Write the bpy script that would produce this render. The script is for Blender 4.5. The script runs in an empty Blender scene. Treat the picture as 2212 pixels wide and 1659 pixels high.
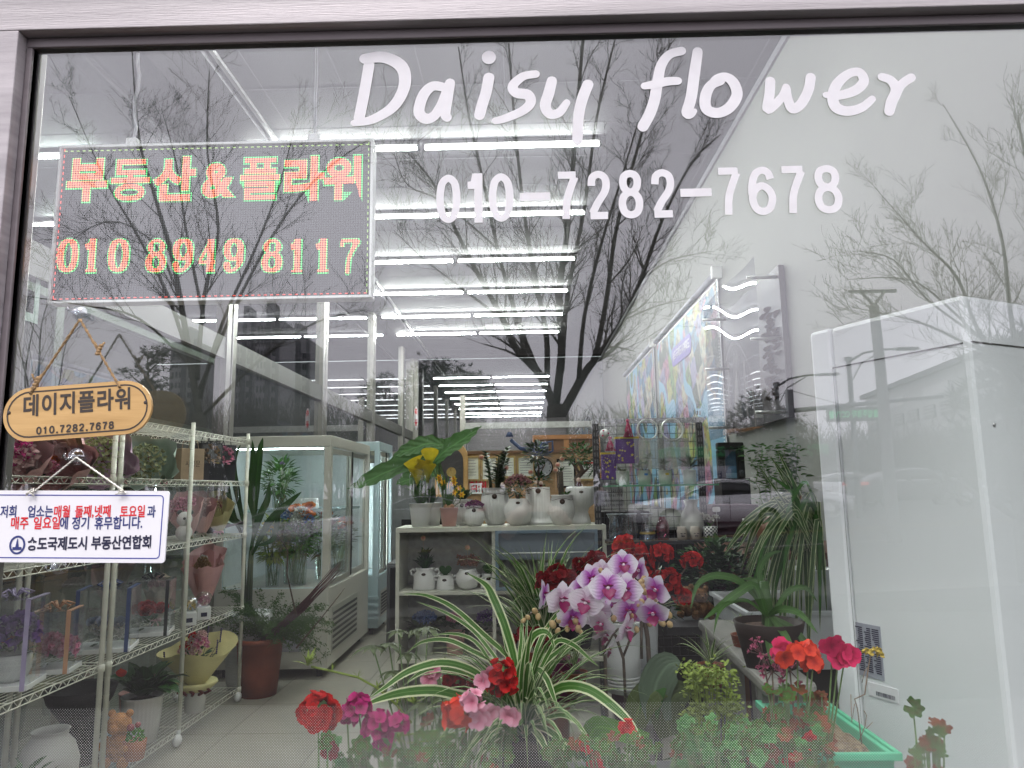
import bpy, math, random
from mathutils import Vector, Matrix, Euler
R=random.Random(7)
S=bpy.context.scene; COL=S.collection
PI=math.pi
# ---------------- camera, sky, sun, exposure ----------------
F=1550.0; CW,CH=2212.0,1659.0
CAMLOC=Vector((0,-1.35,1.52))
CAMROT=(Matrix.Rotation(math.radians(0.9),3,'Z')@Matrix.Rotation(math.radians(90+8.3),3,'X')@Matrix.Rotation(math.radians(-0.9),3,'Z'))
cam=bpy.data.objects.new('camera',bpy.data.cameras.new('camera')); COL.objects.link(cam)
cam.location=CAMLOC; cam.rotation_euler=CAMROT.to_euler()
cam.data.sensor_width=36; cam.data.lens=36*F/CW; cam.data.clip_end=2000; cam.data.clip_start=.05
S.camera=cam
W=bpy.data.worlds.new('World'); S.world=W; W.use_nodes=True
nt=W.node_tree; bg=nt.nodes['Background']
sky=nt.nodes.new('ShaderNodeTexSky'); sky.sky_type='NISHITA'; sky.sun_disc=False
sky.sun_elevation=math.radians(60); sky.sun_rotation=math.radians(200); sky.dust_density=4; sky.air_density=1
hs=nt.nodes.new('ShaderNodeHueSaturation'); hs.inputs['Saturation'].default_value=.12
mx=nt.nodes.new('ShaderNodeMix'); mx.data_type='RGBA'; mx.inputs[0].default_value=.8
mx.inputs[7].default_value=(12.0,11.7,12.6,1)     # the closed cloud cover
nt.links.new(sky.outputs[0],hs.inputs['Color']); nt.links.new(hs.outputs[0],mx.inputs[6])
cn=nt.nodes.new('ShaderNodeTexNoise'); cn.inputs['Scale'].default_value=2.2; cn.inputs['Detail'].default_value=4
cr=nt.nodes.new('ShaderNodeMapRange'); cr.inputs[3].default_value=.86; cr.inputs[4].default_value=1.12
tcw=nt.nodes.new('ShaderNodeTexCoord'); nt.links.new(tcw.outputs['Generated'],cn.inputs['Vector'])
nt.links.new(cn.outputs['Fac'],cr.inputs[0])
vm=nt.nodes.new('ShaderNodeVectorMath'); vm.operation='SCALE'
nt.links.new(mx.outputs[2],vm.inputs[0]); nt.links.new(cr.outputs[0],vm.inputs['Scale'])
nt.links.new(vm.outputs[0],bg.inputs['Color']); bg.inputs['Strength'].default_value=.14
sun=bpy.data.objects.new('sun',bpy.data.lights.new('sun','SUN')); COL.objects.link(sun)
sun.data.energy=1.5; sun.data.angle=math.radians(20); sun.data.color=(1,.97,.94)
sun.rotation_euler=(math.radians(30),0,math.radians(-20))
S.view_settings.view_transform='Standard'; S.view_settings.look='None'; S.view_settings.exposure=.62; S.view_settings.gamma=1
S.cycles.transparent_max_bounces=32; S.cycles.max_bounces=10; S.cycles.diffuse_bounces=3; S.cycles.glossy_bounces=5
S.cycles.transmission_bounces=4; S.cycles.sample_clamp_indirect=4; S.cycles.caustics_reflective=False; S.cycles.caustics_refractive=False

def V(px,py,d):
    "point at depth d (metres along +y from the camera) seen at px,py of the 2212x1659 layout"
    r=CAMROT@Vector(((px-CW/2)/F,-(py-CH/2)/F,-1)); return CAMLOC+r*(d/r.y)
def VZ(px,py,z):
    r=CAMROT@Vector(((px-CW/2)/F,-(py-CH/2)/F,-1)); return CAMLOC+r*((z-CAMLOC.z)/r.z)
def mir(p): return Vector((p.x,-p.y,p.z))
def MV(px,py,d): return mir(V(px,py,d))
FZ=.10   # shop floor

# ---------------- materials ----------------
MATS={}
def mat(name,col,rough=.55,metal=0,var=.12,scale=12,bump=0,bscale=None,spec=.5,emit=None,estr=0,stretch=None,col2=None,trans=0,wear=0):
    if name in MATS: return MATS[name]
    m=bpy.data.materials.new(name); m.use_nodes=True; n=m.node_tree; b=n.nodes['Principled BSDF']; L=n.links
    b.inputs['Roughness'].default_value=rough; b.inputs['Metallic'].default_value=metal; b.inputs['Specular IOR Level'].default_value=spec
    tc=n.nodes.new('ShaderNodeTexCoord'); vec=tc.outputs['Object']
    if stretch:
        mp=n.nodes.new('ShaderNodeMapping'); mp.inputs['Scale'].default_value=stretch; L.new(vec,mp.inputs[0]); vec=mp.outputs[0]
    nz=n.nodes.new('ShaderNodeTexNoise'); nz.inputs['Scale'].default_value=scale; nz.inputs['Detail'].default_value=5; L.new(vec,nz.inputs['Vector'])
    rp=n.nodes.new('ShaderNodeValToRGB'); c2=col2 or [min(1,c*(1+var)) for c in col[:3]]; c1=[c*(1-var) for c in col[:3]]
    rp.color_ramp.elements[0].position=.33; rp.color_ramp.elements[1].position=.68
    rp.color_ramp.elements[0].color=(*c1,1); rp.color_ramp.elements[1].color=(*c2[:3],1)
    L.new(nz.outputs['Fac'],rp.inputs[0]); L.new(rp.outputs[0],b.inputs['Base Color'])
    rr=n.nodes.new('ShaderNodeMapRange'); rr.inputs[3].default_value=max(0,rough-.1); rr.inputs[4].default_value=min(1,rough+.1)
    L.new(nz.outputs['Fac'],rr.inputs[0]); L.new(rr.outputs[0],b.inputs['Roughness'])
    if bump:
        bn=n.nodes.new('ShaderNodeTexNoise'); bn.inputs['Scale'].default_value=bscale or scale*4; bn.inputs['Detail'].default_value=6; L.new(vec,bn.inputs['Vector'])
        bp=n.nodes.new('ShaderNodeBump'); bp.inputs['Strength'].default_value=bump; bp.inputs['Distance'].default_value=.01
        L.new(bn.outputs['Fac'],bp.inputs['Height']); L.new(bp.outputs[0],b.inputs['Normal'])
    if emit: b.inputs['Emission Color'].default_value=(*emit,1); b.inputs['Emission Strength'].default_value=estr
    if trans: b.inputs['Transmission Weight'].default_value=trans
    MATS[name]=m; return m
def grad_mat(name,stops,axis='u',rough=.45,var=.15,trl=.0,vein=0,scale=30,bump=.15,spec=.2):
    "colour by the leaf's own UV: u across, v along, r from centre"
    if name in MATS: return MATS[name]
    m=bpy.data.materials.new(name); m.use_nodes=True; n=m.node_tree; b=n.nodes['Principled BSDF']; L=n.links
    uv=n.nodes.new('ShaderNodeUVMap'); uv.uv_map='uv'; sp=n.nodes.new('ShaderNodeSeparateXYZ'); L.new(uv.outputs[0],sp.inputs[0])
    def mth(op,a,bv=None,c=None):
        q=n.nodes.new('ShaderNodeMath'); q.operation=op
        for i,x in enumerate((a,bv,c)):
            if x is None: continue
            if isinstance(x,(int,float)): q.inputs[i].default_value=x
            else: L.new(x,q.inputs[i])
        return q.outputs[0]
    au=mth('ABSOLUTE',mth('SUBTRACT',mth('MULTIPLY',sp.outputs[0],2),1))   # 0 centre..1 edge
    fac={'u':au,'v':sp.outputs[1]}[axis]
    tc=n.nodes.new('ShaderNodeTexCoord'); nz=n.nodes.new('ShaderNodeTexNoise'); nz.inputs['Scale'].default_value=scale; nz.inputs['Detail'].default_value=4
    L.new(tc.outputs['Object'],nz.inputs['Vector'])
    fac=mth('ADD',fac,mth('MULTIPLY',mth('SUBTRACT',nz.outputs['Fac'],.5),.16))
    rp=n.nodes.new('ShaderNodeValToRGB'); e=rp.color_ramp.elements
    while len(e)<len(stops): e.new(.5)
    for k,(p,c) in enumerate(stops): e[k].position=p; e[k].color=(*c,1)
    L.new(fac,rp.inputs[0])
    out=rp.outputs[0]
    oi=n.nodes.new('ShaderNodeObjectInfo')
    vv=mth('MULTIPLY',mth('ADD',1-var,mth('MULTIPLY',oi.outputs['Random'],var)),mth('ADD',1-var,mth('MULTIPLY',nz.outputs['Fac'],2*var)))
    s=n.nodes.new('ShaderNodeVectorMath'); s.operation='SCALE'; L.new(out,s.inputs[0]); L.new(vv,s.inputs['Scale']); out=s.outputs[0]
    h=sp.outputs[1]
    if vein:
        w=mth('SINE',mth('MULTIPLY',mth('SUBTRACT',sp.outputs[1],mth('MULTIPLY',au,.25)),vein))
        bp=n.nodes.new('ShaderNodeBump'); bp.inputs['Strength'].default_value=.5; bp.inputs['Distance'].default_value=.004
        L.new(w,bp.inputs['Height']); L.new(bp.outputs[0],b.inputs['Normal'])
    elif bump:
        bp=n.nodes.new('ShaderNodeBump'); bp.inputs['Strength'].default_value=bump; bp.inputs['Distance'].default_value=.003
        w=mth('SINE',mth('MULTIPLY',au,22)); L.new(w,bp.inputs['Height']); L.new(bp.outputs[0],b.inputs['Normal'])
    L.new(out,b.inputs['Base Color']); b.inputs['Roughness'].default_value=rough; b.inputs['Specular IOR Level'].default_value=spec
    if trl:
        tr=n.nodes.new('ShaderNodeBsdfTranslucent'); L.new(out,tr.inputs[0]); ms=n.nodes.new('ShaderNodeMixShader'); ms.inputs[0].default_value=trl
        L.new(b.outputs[0],ms.inputs[1]); L.new(tr.outputs[0],ms.inputs[2]); L.new(ms.outputs[0],n.nodes['Material Output'].inputs[0])
    MATS[name]=m; return m
def glassy(name,tint=(.95,.97,.96),refl=.08,rough=.0,dirt=0,film=0,edge=.5,dcol=(.6,.6,.58)):
    if name in MATS: return MATS[name]
    m=bpy.data.materials.new(name); m.use_nodes=True; n=m.node_tree; L=n.links; n.nodes.remove(n.nodes['Principled BSDF'])
    t=n.nodes.new('ShaderNodeBsdfTransparent'); t.inputs[0].default_value=(*tint,1)
    g=n.nodes.new('ShaderNodeBsdfGlossy'); g.inputs['Roughness'].default_value=rough; g.inputs[0].default_value=(.97,.96,1,1)
    lw=n.nodes.new('ShaderNodeLayerWeight'); lw.inputs[0].default_value=.5; pw=n.nodes.new('ShaderNodeMath'); pw.operation='POWER'; pw.inputs[1].default_value=4; L.new(lw.outputs['Facing'],pw.inputs[0])
    mr=n.nodes.new('ShaderNodeMapRange'); mr.inputs[1].default_value=0; mr.inputs[2].default_value=1; mr.inputs[3].default_value=refl; mr.inputs[4].default_value=edge
    L.new(pw.outputs[0],mr.inputs[0]); m1=n.nodes.new('ShaderNodeMixShader'); L.new(mr.outputs[0],m1.inputs[0]); L.new(t.outputs[0],m1.inputs[1]); L.new(g.outputs[0],m1.inputs[2])
    out=m1.outputs[0]
    if dirt:
        tc=n.nodes.new('ShaderNodeTexCoord')
        wz=n.nodes.new('ShaderNodeTexNoise'); wz.inputs['Scale'].default_value=1.6; wz.inputs['Detail'].default_value=1; L.new(tc.outputs['Object'],wz.inputs['Vector'])
        wb=n.nodes.new('ShaderNodeBump'); wb.inputs['Strength'].default_value=.35; wb.inputs['Distance'].default_value=.004; L.new(wz.outputs['Fac'],wb.inputs['Height']); L.new(wb.outputs[0],g.inputs['Normal'])
        def streak(sc,det,lo,hi,scale):
            mp=n.nodes.new('ShaderNodeMapping'); mp.inputs['Scale'].default_value=sc; L.new(tc.outputs['Object'],mp.inputs[0])
            z=n.nodes.new('ShaderNodeTexNoise'); z.inputs['Scale'].default_value=scale; z.inputs['Detail'].default_value=det; z.inputs['Roughness'].default_value=.65; L.new(mp.outputs[0],z.inputs['Vector'])
            r=n.nodes.new('ShaderNodeMapRange'); r.inputs[1].default_value=lo; r.inputs[2].default_value=hi; r.inputs[3].default_value=0; r.inputs[4].default_value=1; L.new(z.outputs['Fac'],r.inputs[0]); return r.outputs[0]
        a=streak((1,1,.25),6,.42,.75,3.5); b2=streak((1,1,1),3,.66,.78,160); c3=streak((1,1,.06),4,.52,.8,14)
        ad=n.nodes.new('ShaderNodeMath'); ad.operation='MULTIPLY_ADD'; L.new(b2,ad.inputs[0]); ad.inputs[1].default_value=5; L.new(a,ad.inputs[2])
        ad2=n.nodes.new('ShaderNodeMath'); ad2.operation='MULTIPLY_ADD'; L.new(c3,ad2.inputs[0]); ad2.inputs[1].default_value=.6; L.new(ad.outputs[0],ad2.inputs[2])
        mu=n.nodes.new('ShaderNodeMath'); mu.operation='MULTIPLY'; mu.inputs[1].default_value=dirt; mu.use_clamp=True; L.new(ad2.outputs[0],mu.inputs[0])
        df=n.nodes.new('ShaderNodeBsdfDiffuse'); df.inputs[0].default_value=(*dcol,1); m2=n.nodes.new('ShaderNodeMixShader'); L.new(mu.outputs[0],m2.inputs[0]); L.new(out,m2.inputs[1]); L.new(df.outputs[0],m2.inputs[2]); out=m2.outputs[0]
    o=n.nodes['Material Output']; L.new(out,o.inputs[0]); MATS[name]=m; return m
def emitm(name,col,s):
    if name in MATS: return MATS[name]
    m=bpy.data.materials.new(name); m.use_nodes=True; n=m.node_tree; n.nodes.remove(n.nodes['Principled BSDF'])
    e=n.nodes.new('ShaderNodeEmission'); e.inputs[0].default_value=(*col,1); e.inputs[1].default_value=s
    n.links.new(e.outputs[0],n.nodes['Material Output'].inputs[0]); MATS[name]=m; return m

# ---------------- mesh builder ----------------
class MB:
    def __init__(s): s.v=[]; s.f=[]; s.uv=[]; s.m=[]; s.sm=[]
    def add(s,vs,fs,uvs=None,mi=0,smooth=False,M=None):
        o=len(s.v)
        s.v+= [tuple(M@Vector(p)) for p in vs] if M is not None else [tuple(p) for p in vs]
        for f in fs:
            s.f.append(tuple(i+o for i in f)); s.m.append(mi); s.sm.append(smooth)
            s.uv+= [uvs[i] for i in f] if uvs else [(0,0)]*len(f)
        return s
    def box(s,x0,x1,y0,y1,z0,z1,mi=0,M=None):
        if x0>x1: x0,x1=x1,x0
        if y0>y1: y0,y1=y1,y0
        if z0>z1: z0,z1=z1,z0
        v=[(x0,y0,z0),(x1,y0,z0),(x1,y1,z0),(x0,y1,z0),(x0,y0,z1),(x1,y0,z1),(x1,y1,z1),(x0,y1,z1)]
        return s.add(v,[(0,3,2,1),(4,5,6,7),(0,1,5,4),(1,2,6,5),(2,3,7,6),(3,0,4,7)],None,mi,False,M)
    def quad(s,a,b,c,d,mi=0,uvs=None): return s.add([a,b,c,d],[(0,1,2,3)],uvs,mi)
    def tube(s,pts,r,n=6,mi=0,cap=True,smooth=True,closed=False):
        pts=[Vector(p) for p in pts]; k=len(pts)
        rs=r if isinstance(r,(list,tuple)) else [r]*k
        vs=[]; up=None
        for i,p in enumerate(pts):
            t=(pts[min(i+1,k-1)]-pts[max(i-1,0)])
            if closed: t=pts[(i+1)%k]-pts[i-1]
            if t.length<1e-9: t=Vector((0,0,1))
            t.normalize()
            if up is None: up=t.orthogonal().normalized()
            up=(up-t*up.dot(t)); up=up.normalized() if up.length>1e-6 else t.orthogonal().normalized()
            b=t.cross(up)
            for j in range(n):
                a=2*PI*j/n; vs.append(p+(up*math.cos(a)+b*math.sin(a))*rs[i])
        fs=[]
        for i in range(k if closed else k-1):
            i2=(i+1)%k
            for j in range(n): fs.append((i*n+j,i*n+(j+1)%n,i2*n+(j+1)%n,i2*n+j))
        if cap and not closed: fs.append(tuple(range(n))[::-1]); fs.append(tuple((k-1)*n+j for j in range(n)))
        return s.add(vs,fs,None,mi,smooth)
    def lathe(s,prof,n=24,mi=0,ribs=0,amp=0,M=None,smooth=True,z0=None,z1=None,rz=(0,1)):
        vs=[];fs=[];zs=[p[1] for p in prof]; lo,hi=min(zs),max(zs)
        if ribs: n=ribs*4
        for (r,z) in prof:
            for j in range(n):
                a=2*PI*j/n; rr=r
                if ribs and r>0 and rz[0]<=(z-lo)/(hi-lo+1e-9)<=rz[1]: rr=r+amp*(math.cos(a*ribs))
                vs.append((rr*math.cos(a),rr*math.sin(a),z))
        for i in range(len(prof)-1):
            for j in range(n): fs.append((i*n+j,i*n+(j+1)%n,(i+1)*n+(j+1)%n,(i+1)*n+j))
        return s.add(vs,fs,None,mi,smooth,M)
    def ball(s,c,r,mi=0,n=10,m=7,sc=(1,1,1),M=None):
        vs=[];fs=[]
        for i in range(m+1):
            th=PI*i/m
            for j in range(n):
                a=2*PI*j/n; vs.append((c[0]+r*sc[0]*math.sin(th)*math.cos(a),c[1]+r*sc[1]*math.sin(th)*math.sin(a),c[2]+r*sc[2]*math.cos(th)))
        for i in range(m):
            for j in range(n): fs.append((i*n+j,(i+1)*n+j,(i+1)*n+(j+1)%n,i*n+(j+1)%n))
        return s.add(vs,fs,None,mi,True,M)
    def leaf(s,length,width,elev=.6,droop=1.2,n=6,cup=.15,tipw=0,prof=None,wave=0,mi=0,M=None,twist=0,basew=.25,fold=True):
        "a blade along +x from the origin; uv = across, along"
        p=Vector((0,0,0)); vs=[];uv=[];fs=[]; seg=length/n
        for i in range(n+1):
            t=i/n; a=elev-droop*t*t
            w=width*.5*((prof(t)) if prof else (basew+(1-basew)*math.sin(PI*min(1,t*1.1+.12)))*(1 if t<.6 else max(0,1-((t-.6)/.4)**1.6)))
            if i==n: w=max(w,width*.5*tipw)+1e-5
            cz=w*cup*2; wob=wave*math.sin(t*17+1.3)*w
            tw=twist*t
            nrm=Vector((-math.sin(a),0,math.cos(a)))
            side=Vector((0,math.cos(tw),0))+nrm*math.sin(tw)
            vs+= [p+side*w+nrm*(cz+wob), p+Vector((0,0,0)), p-side*w+nrm*(cz-wob)]
            uv+= [(0,t),(.5,t),(1,t)]
            p=p+Vector((math.cos(a),0,math.sin(a)))*seg
        for i in range(n):
            a=i*3; fs+= [(a,a+1,a+4,a+3),(a+1,a+2,a+5,a+4)]
        return s.add(vs,fs,uv,mi,True,M)
    def mesh(s,name,mats):
        me=bpy.data.meshes.new(name); me.from_pydata(s.v,[],s.f)
        if not isinstance(mats,(list,tuple)): mats=[mats]
        for x in mats: me.materials.append(x)
        me.polygons.foreach_set('material_index',s.m); me.polygons.foreach_set('use_smooth',s.sm)
        u=me.uv_layers.new(name='uv'); u.data.foreach_set('uv',[c for p in s.uv for c in p])
        me.update(); return me
def link(name,me,parent=None,loc=None,M=None):
    o=bpy.data.objects.new(name,me); COL.objects.link(o)
    if parent is not None: o.parent=parent
    if M is not None: o.matrix_local=M
    elif loc is not None: o.location=loc
    return o
def part(name,mb,mats,parent=None,world=False,kind=None,bev=0,M=None):
    if world and parent is not None:
        off=wloc(parent); mb.v=[(x-off.x,y-off.y,z-off.z) for x,y,z in mb.v]
    o=link(name,mb.mesh(name,mats),parent,M=M)
    if kind: o['kind']=kind
    if bev:
        b=o.modifiers.new('bevel','BEVEL'); b.width=bev; b.segments=2; b.limit_method='ANGLE'
    return o
def wloc(o):
    l=Vector((0,0,0))
    while o is not None: l=l+o.location; o=o.parent
    return l
def thing(name,label,cat,loc=(0,0,0),rz=0,group=None,sc=1):
    o=bpy.data.objects.new(name,None); COL.objects.link(o); o.location=loc; o.rotation_euler=(0,0,rz); o.scale=(sc,)*3
    o.empty_display_size=.05; o['label']=label; o['category']=cat
    if group: o['group']=group
    return o
def tag(o,label,cat,group=None):
    o['label']=label; o['category']=cat
    if group: o['group']=group
    return o
def struct(name,mb,mats,label=None):
    o=part(name,mb,mats); o['kind']='structure'
    if label: o['label']=label
    return o
def dup(root,loc=None,rz=None,label=None,group=None,parent=None,sc=None):
    c=root.copy(); COL.objects.link(c)
    if parent is not None: c.parent=parent
    if loc is not None: c.location=loc
    if rz is not None: c.rotation_euler=(0,0,rz)
    if sc is not None: c.scale=(sc,)*3 if isinstance(sc,(int,float)) else sc
    if label: c['label']=label
    if group: c['group']=group
    for ch in list(root.children): dup(ch,parent=c)
    return c
def T(x=0,y=0,z=0,rx=0,ry=0,rz=0,s=1):
    return Matrix.Translation((x,y,z))@Euler((rx,ry,rz)).to_matrix().to_4x4()@Matrix.Diagonal((s,s,s,1))

# ---------------- lettering ----------------
def ribbon(mb,pts,ws,closed=False,y=0,dy=0,mi=0,rc=True,sub=5):
    "flat stroke in the xz plane, facing -y, with widths and rounded ends"
    P=[Vector((p[0],p[1])) for p in pts]
    if not isinstance(ws,(list,tuple)): ws=[ws]*len(P)
    Q=[];WQ=[]; k=len(P); rng=range(k if closed else k-1)
    for i in rng:   # catmull-rom
        a,b,c,d=(P[(i-1)%k],P[i],P[(i+1)%k],P[(i+2)%k]) if closed else (P[max(i-1,0)],P[i],P[i+1],P[min(i+2,k-1)])
        w0,w1=ws[i],ws[(i+1)%k]
        for j in range(sub):
            t=j/sub; Q.append(.5*((2*b)+(c-a)*t+(2*a-5*b+4*c-d)*t*t+(3*b-a-3*c+d)*t**3)); WQ.append(w0+(w1-w0)*t)
    if not closed: Q.append(P[-1]); WQ.append(ws[-1])
    if rc and not closed:
        t0=(Q[0]-Q[1]).normalized(); t1=(Q[-1]-Q[-2]).normalized(); h0,h1=WQ[0]/2,WQ[-1]/2
        A=[];AW=[]
        for a in (.999,.9,.7,.4): A.append(Q[0]+t0*h0*a); AW.append(2*h0*math.sqrt(1-a*a))
        B=[];BW=[]
        for a in (.4,.7,.9,.999): B.append(Q[-1]+t1*h1*a); BW.append(2*h1*math.sqrt(1-a*a))
        Q=A+Q+B; WQ=AW+WQ+BW
    n=len(Q); vs=[];fs=[]
    for i,q in enumerate(Q):
        t=(Q[(i+1)%n]-Q[i-1]) if closed else Q[min(i+1,n-1)]-Q[max(i-1,0)]
        t.normalize(); nn=Vector((-t.y,t.x))*WQ[i]/2; yy=y-dy*i/n
        vs+= [(q.x+nn.x,yy,q.y+nn.y),(q.x-nn.x,yy,q.y-nn.y)]
    for i in range(n if closed else n-1):
        a=2*i; b=2*((i+1)%n); fs.append((a,a+1,b+1,b))
    return mb.add(vs,fs,None,mi)
def poly(pts): return pts
DIG={ # centre lines in a 0.6 x 1 box
'0':[('c',[(.3,1),(.12,.9),(.05,.7),(.03,.5),(.05,.3),(.12,.1),(.3,0),(.48,.1),(.55,.3),(.57,.5),(.55,.7),(.48,.9)])],
'1':[('l',[(.32,-.06),(.32,1.06)]),('l',[(.29,.90),(.20,.82),(.06,.78)])],
'2':[('o',[(.06,.72),(.10,.92),(.30,1.0),(.50,.92),(.55,.74),(.48,.55),(.25,.30),(.08,.06)]),('l',[(0.0,0),(.58,0)])],
'4':[('l',[(.42,-.06),(.42,1.04)]),('l',[(.40,.96),(.02,.30)]),('l',[(0,.27),(.6,.27)])],
'6':[('o',[(.54,.78),(.48,.94),(.32,1.0),(.14,.90),(.05,.66),(.03,.40)]),('c',[(.3,.62),(.12,.52),(.04,.32),(.12,.08),(.3,0),(.48,.08),(.56,.32),(.48,.52)])],
'7':[('l',[(.0,1.0),(.6,1.0)]),('o',[(.56,.95),(.40,.65),(.28,.35),(.24,-.06)])],
'8':[('c',[(.3,1),(.13,.94),(.08,.78),(.14,.62),(.3,.55),(.46,.62),(.52,.78),(.47,.94)]),('c',[(.3,.54),(.12,.47),(.04,.28),(.11,.07),(.3,0),(.49,.07),(.56,.28),(.48,.47)])],
'9':[('c',[(.3,1),(.12,.92),(.04,.70),(.12,.46),(.3,.38),(.48,.46),(.56,.68),(.48,.92)]),('o',[(.56,.62),(.54,.32),(.44,.10),(.28,0),(.12,.04),(.06,.2)])],
'-':[('l',[(.0,.45),(.6,.45)])],'.':[('l',[(.25,.0),(.25,.03)])]}
SERIF={'1':[[(.10,-.02),(.54,-.02)]],'4':[[(.26,-.02),(.60,-.02)]],'7':[[(.03,.98),(.03,.80)]],'2':[[(.56,.02),(.57,.2)]]}
def digit(mb,ch,x,z,w,h,wt,y,serif=False,grow=0,mi=0,slant=0):
    k=0
    for typ,pts in DIG[ch]:
        q=[(x+p[0]*w/.6+slant*p[1]*h, z+p[1]*h) for p in pts]
        if serif:
            ws=[(wt*(1.15 if abs(p[0]-.3)>.17 else .62))+grow for p in pts] if typ!='l' else wt*(.55 if (abs(pts[0][1]-pts[1][1])<.05 or (ch=='4' and k==1)) else 1.15)+grow
        else: ws=wt+grow
        if typ=='l': ribbon(mb,q,ws,False,y-.0002*k,0,mi,False,2)
        else: ribbon(mb,q,ws,typ=='c',y-.0002*k,0.00005,mi,typ=='o' and serif,5)
        k+=1
    if serif:
        for pts in SERIF.get(ch,[]):
            ribbon(mb,[(x+p[0]*w/.6,z+p[1]*h) for p in pts],wt*.5+grow,False,y-.0002*k,0,mi,False,2); k+=1
    return mb
def textobj(name,body,size,m,parent,M,bold=0,sx=1,align='CENTER',spacing=1):
    cu=bpy.data.curves.new(name,'FONT'); cu.body=body; cu.size=size; cu.align_x=align; cu.align_y='CENTER'; cu.offset=bold; cu.space_character=spacing
    cu.resolution_u=4
    tmp=bpy.data.objects.new('tmp',cu); COL.objects.link(tmp)
    dg=bpy.context.evaluated_depsgraph_get(); me=bpy.data.meshes.new_from_object(tmp.evaluated_get(dg))
    bpy.data.objects.remove(tmp); me.name=name; me.materials.clear(); me.materials.append(m)
    return link(name,me,parent,M=M@Matrix.Diagonal((sx,1,1,1)))
UPR=Matrix.Rotation(PI/2,4,'X')  # text plane xy -> xz facing -y
# ================= shop front =================
ALU=mat('facade aluminium',(.36,.33,.345),.45,.1,.22,5,.12,90,stretch=(1,1,9))
ALUH=mat('facade aluminium head',(.37,.34,.35),.5,.1,.25,4,.2,90,stretch=(.25,1,7))
ALUD=mat('recess aluminium',(.16,.15,.145),.5,.5,.25,8,.1)
ALUM=mat('frame mauve aluminium',(.17,.145,.155),.5,.1,.1,8,.05,stretch=(.3,1,6))
GASK=mat('rubber gasket',(.02,.02,.02),.7,0,.1)
STEEL=mat('brushed steel frame',(.22,.21,.19),.38,.6,.12,4,.06,60,stretch=(1,1,.15))
GLX=V(76,99,1.35).x; GTZ=V(1106,82,1.35).z
th=thing('shop_window','large fixed shop window pane with white lettering in a grey aluminium frame','window',(0,0,FZ))
XR=1.75; GB=.42
xl=GLX
hx=lambda px,d: V(px,262,d).x
hz=lambda py,d: V(1106,py,d).z
xl=hx(62,1.35); c0=hx(22,1.313); m1=hx(56,1.338); zc=hz(38,1.313); zb_=hz(76,1.338)
mb=MB(); mb.box(-1.35,c0,-.037,.02,-.0,zc); part('left_cladding',mb,ALU,th,True,bev=.002)
mb=MB(); mb.box(c0+.0005,m1,-.012,.012,.0,zb_-.0005); part('left_bead',mb,ALUM,th,True,bev=.002)
mb=MB(); mb.box(m1,xl,-.006,.014,.3,GTZ+.0); mb.box(m1,XR,-.006,.014,GTZ,zb_-.0002); part('gasket',mb,GASK,th,True)
mb=MB(); mb.box(-9,6.5,-.037,.02,zc+.0005,4.9); part('head_cladding',mb,ALUH,th,True,bev=.002)
mb=MB(); mb.box(c0+.0005,XR+.3,-.012,.012,zb_,zc-.0005); part('head_bead',mb,ALUM,th,True,bev=.002)
mb=MB(); mb.box(XR,XR+.3,-.03,.12,0,zb_-.001); part('right_mullion',mb,STEEL,th,True,bev=.004)
mb=MB(); mb.box(c0,XR,-.03,.12,0,GB-.06); mb.box(xl,XR,-.02,.1,GB-.06,GB); part('sill',mb,ALU,th,True)
mb=MB(); mb.box(xl-.03,xl-.002,.016,.042,.3,GTZ+.02); part('inner_post',mb,STEEL,th,True,bev=.003)
GLASS=glassy('window glass outer',(.95,.97,.955),.105,0,dirt=.012,edge=.6)
GLASS2=glassy('window glass inner',(.97,.98,.97),.03,0,edge=.5)
mb=MB(); mb.quad((xl,0,GB),(XR,0,GB),(XR,0,GTZ),(xl,0,GTZ)); part('outer_pane',mb,GLASS,th,True)
mb=MB(); mb.quad((xl,.006,GB),(XR,.006,GB),(XR,.006,GTZ),(xl,.006,GTZ)); part('inner_pane',mb,GLASS2,th,True)
ww=thing('side_window','narrow glazed bay left of the wooden sign, beyond the frame','window',(-1.9,0,FZ))
mb=MB(); mb.quad((-2.44,.004,GB),(-1.35,.004,GB),(-1.35,.004,zc),(-2.44,.004,zc)); part('pane',mb,GLASS,ww,True)
mb=MB(); mb.box(-2.5,-2.44,-.03,.12,0,zc); mb.box(-2.44,-1.3505,-.03,.1,0,GB); part('frame',mb,ALU,ww,True)
mb=MB(); mb.box(-9,-2.501,-.03,.118,0,zc); mb.box(XR+.3005,6.5,-.03,.3,0,zc); struct('facade_wall',mb,ALU,'grey panelled shop facade on both sides of the window')
# dotted privacy film along the foot of the pane
m=bpy.data.materials.new('dotted film'); m.use_nodes=True; n=m.node_tree; L=n.links; n.nodes.remove(n.nodes['Principled BSDF'])
def nm(op,a,b=None,c=None,n=n,L=L,clamp=False):
    q=n.nodes.new('ShaderNodeMath'); q.operation=op; q.use_clamp=clamp
    for i,x in enumerate((a,b,c)):
        if x is None: continue
        if isinstance(x,(int,float)): q.inputs[i].default_value=x
        else: L.new(x,q.inputs[i])
    return q.outputs[0]
tc=n.nodes.new('ShaderNodeTexCoord'); sp=n.nodes.new('ShaderNodeSeparateXYZ'); L.new(tc.outputs['Object'],sp.inputs[0])
pit=.0048
u=nm('MULTIPLY',nm('ADD',sp.outputs[0],sp.outputs[2]),1/pit); v_=nm('MULTIPLY',nm('SUBTRACT',sp.outputs[0],sp.outputs[2]),1/pit)
du=nm('SUBTRACT',nm('FRACT',u),.5); dv=nm('SUBTRACT',nm('FRACT',v_),.5)
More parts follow.
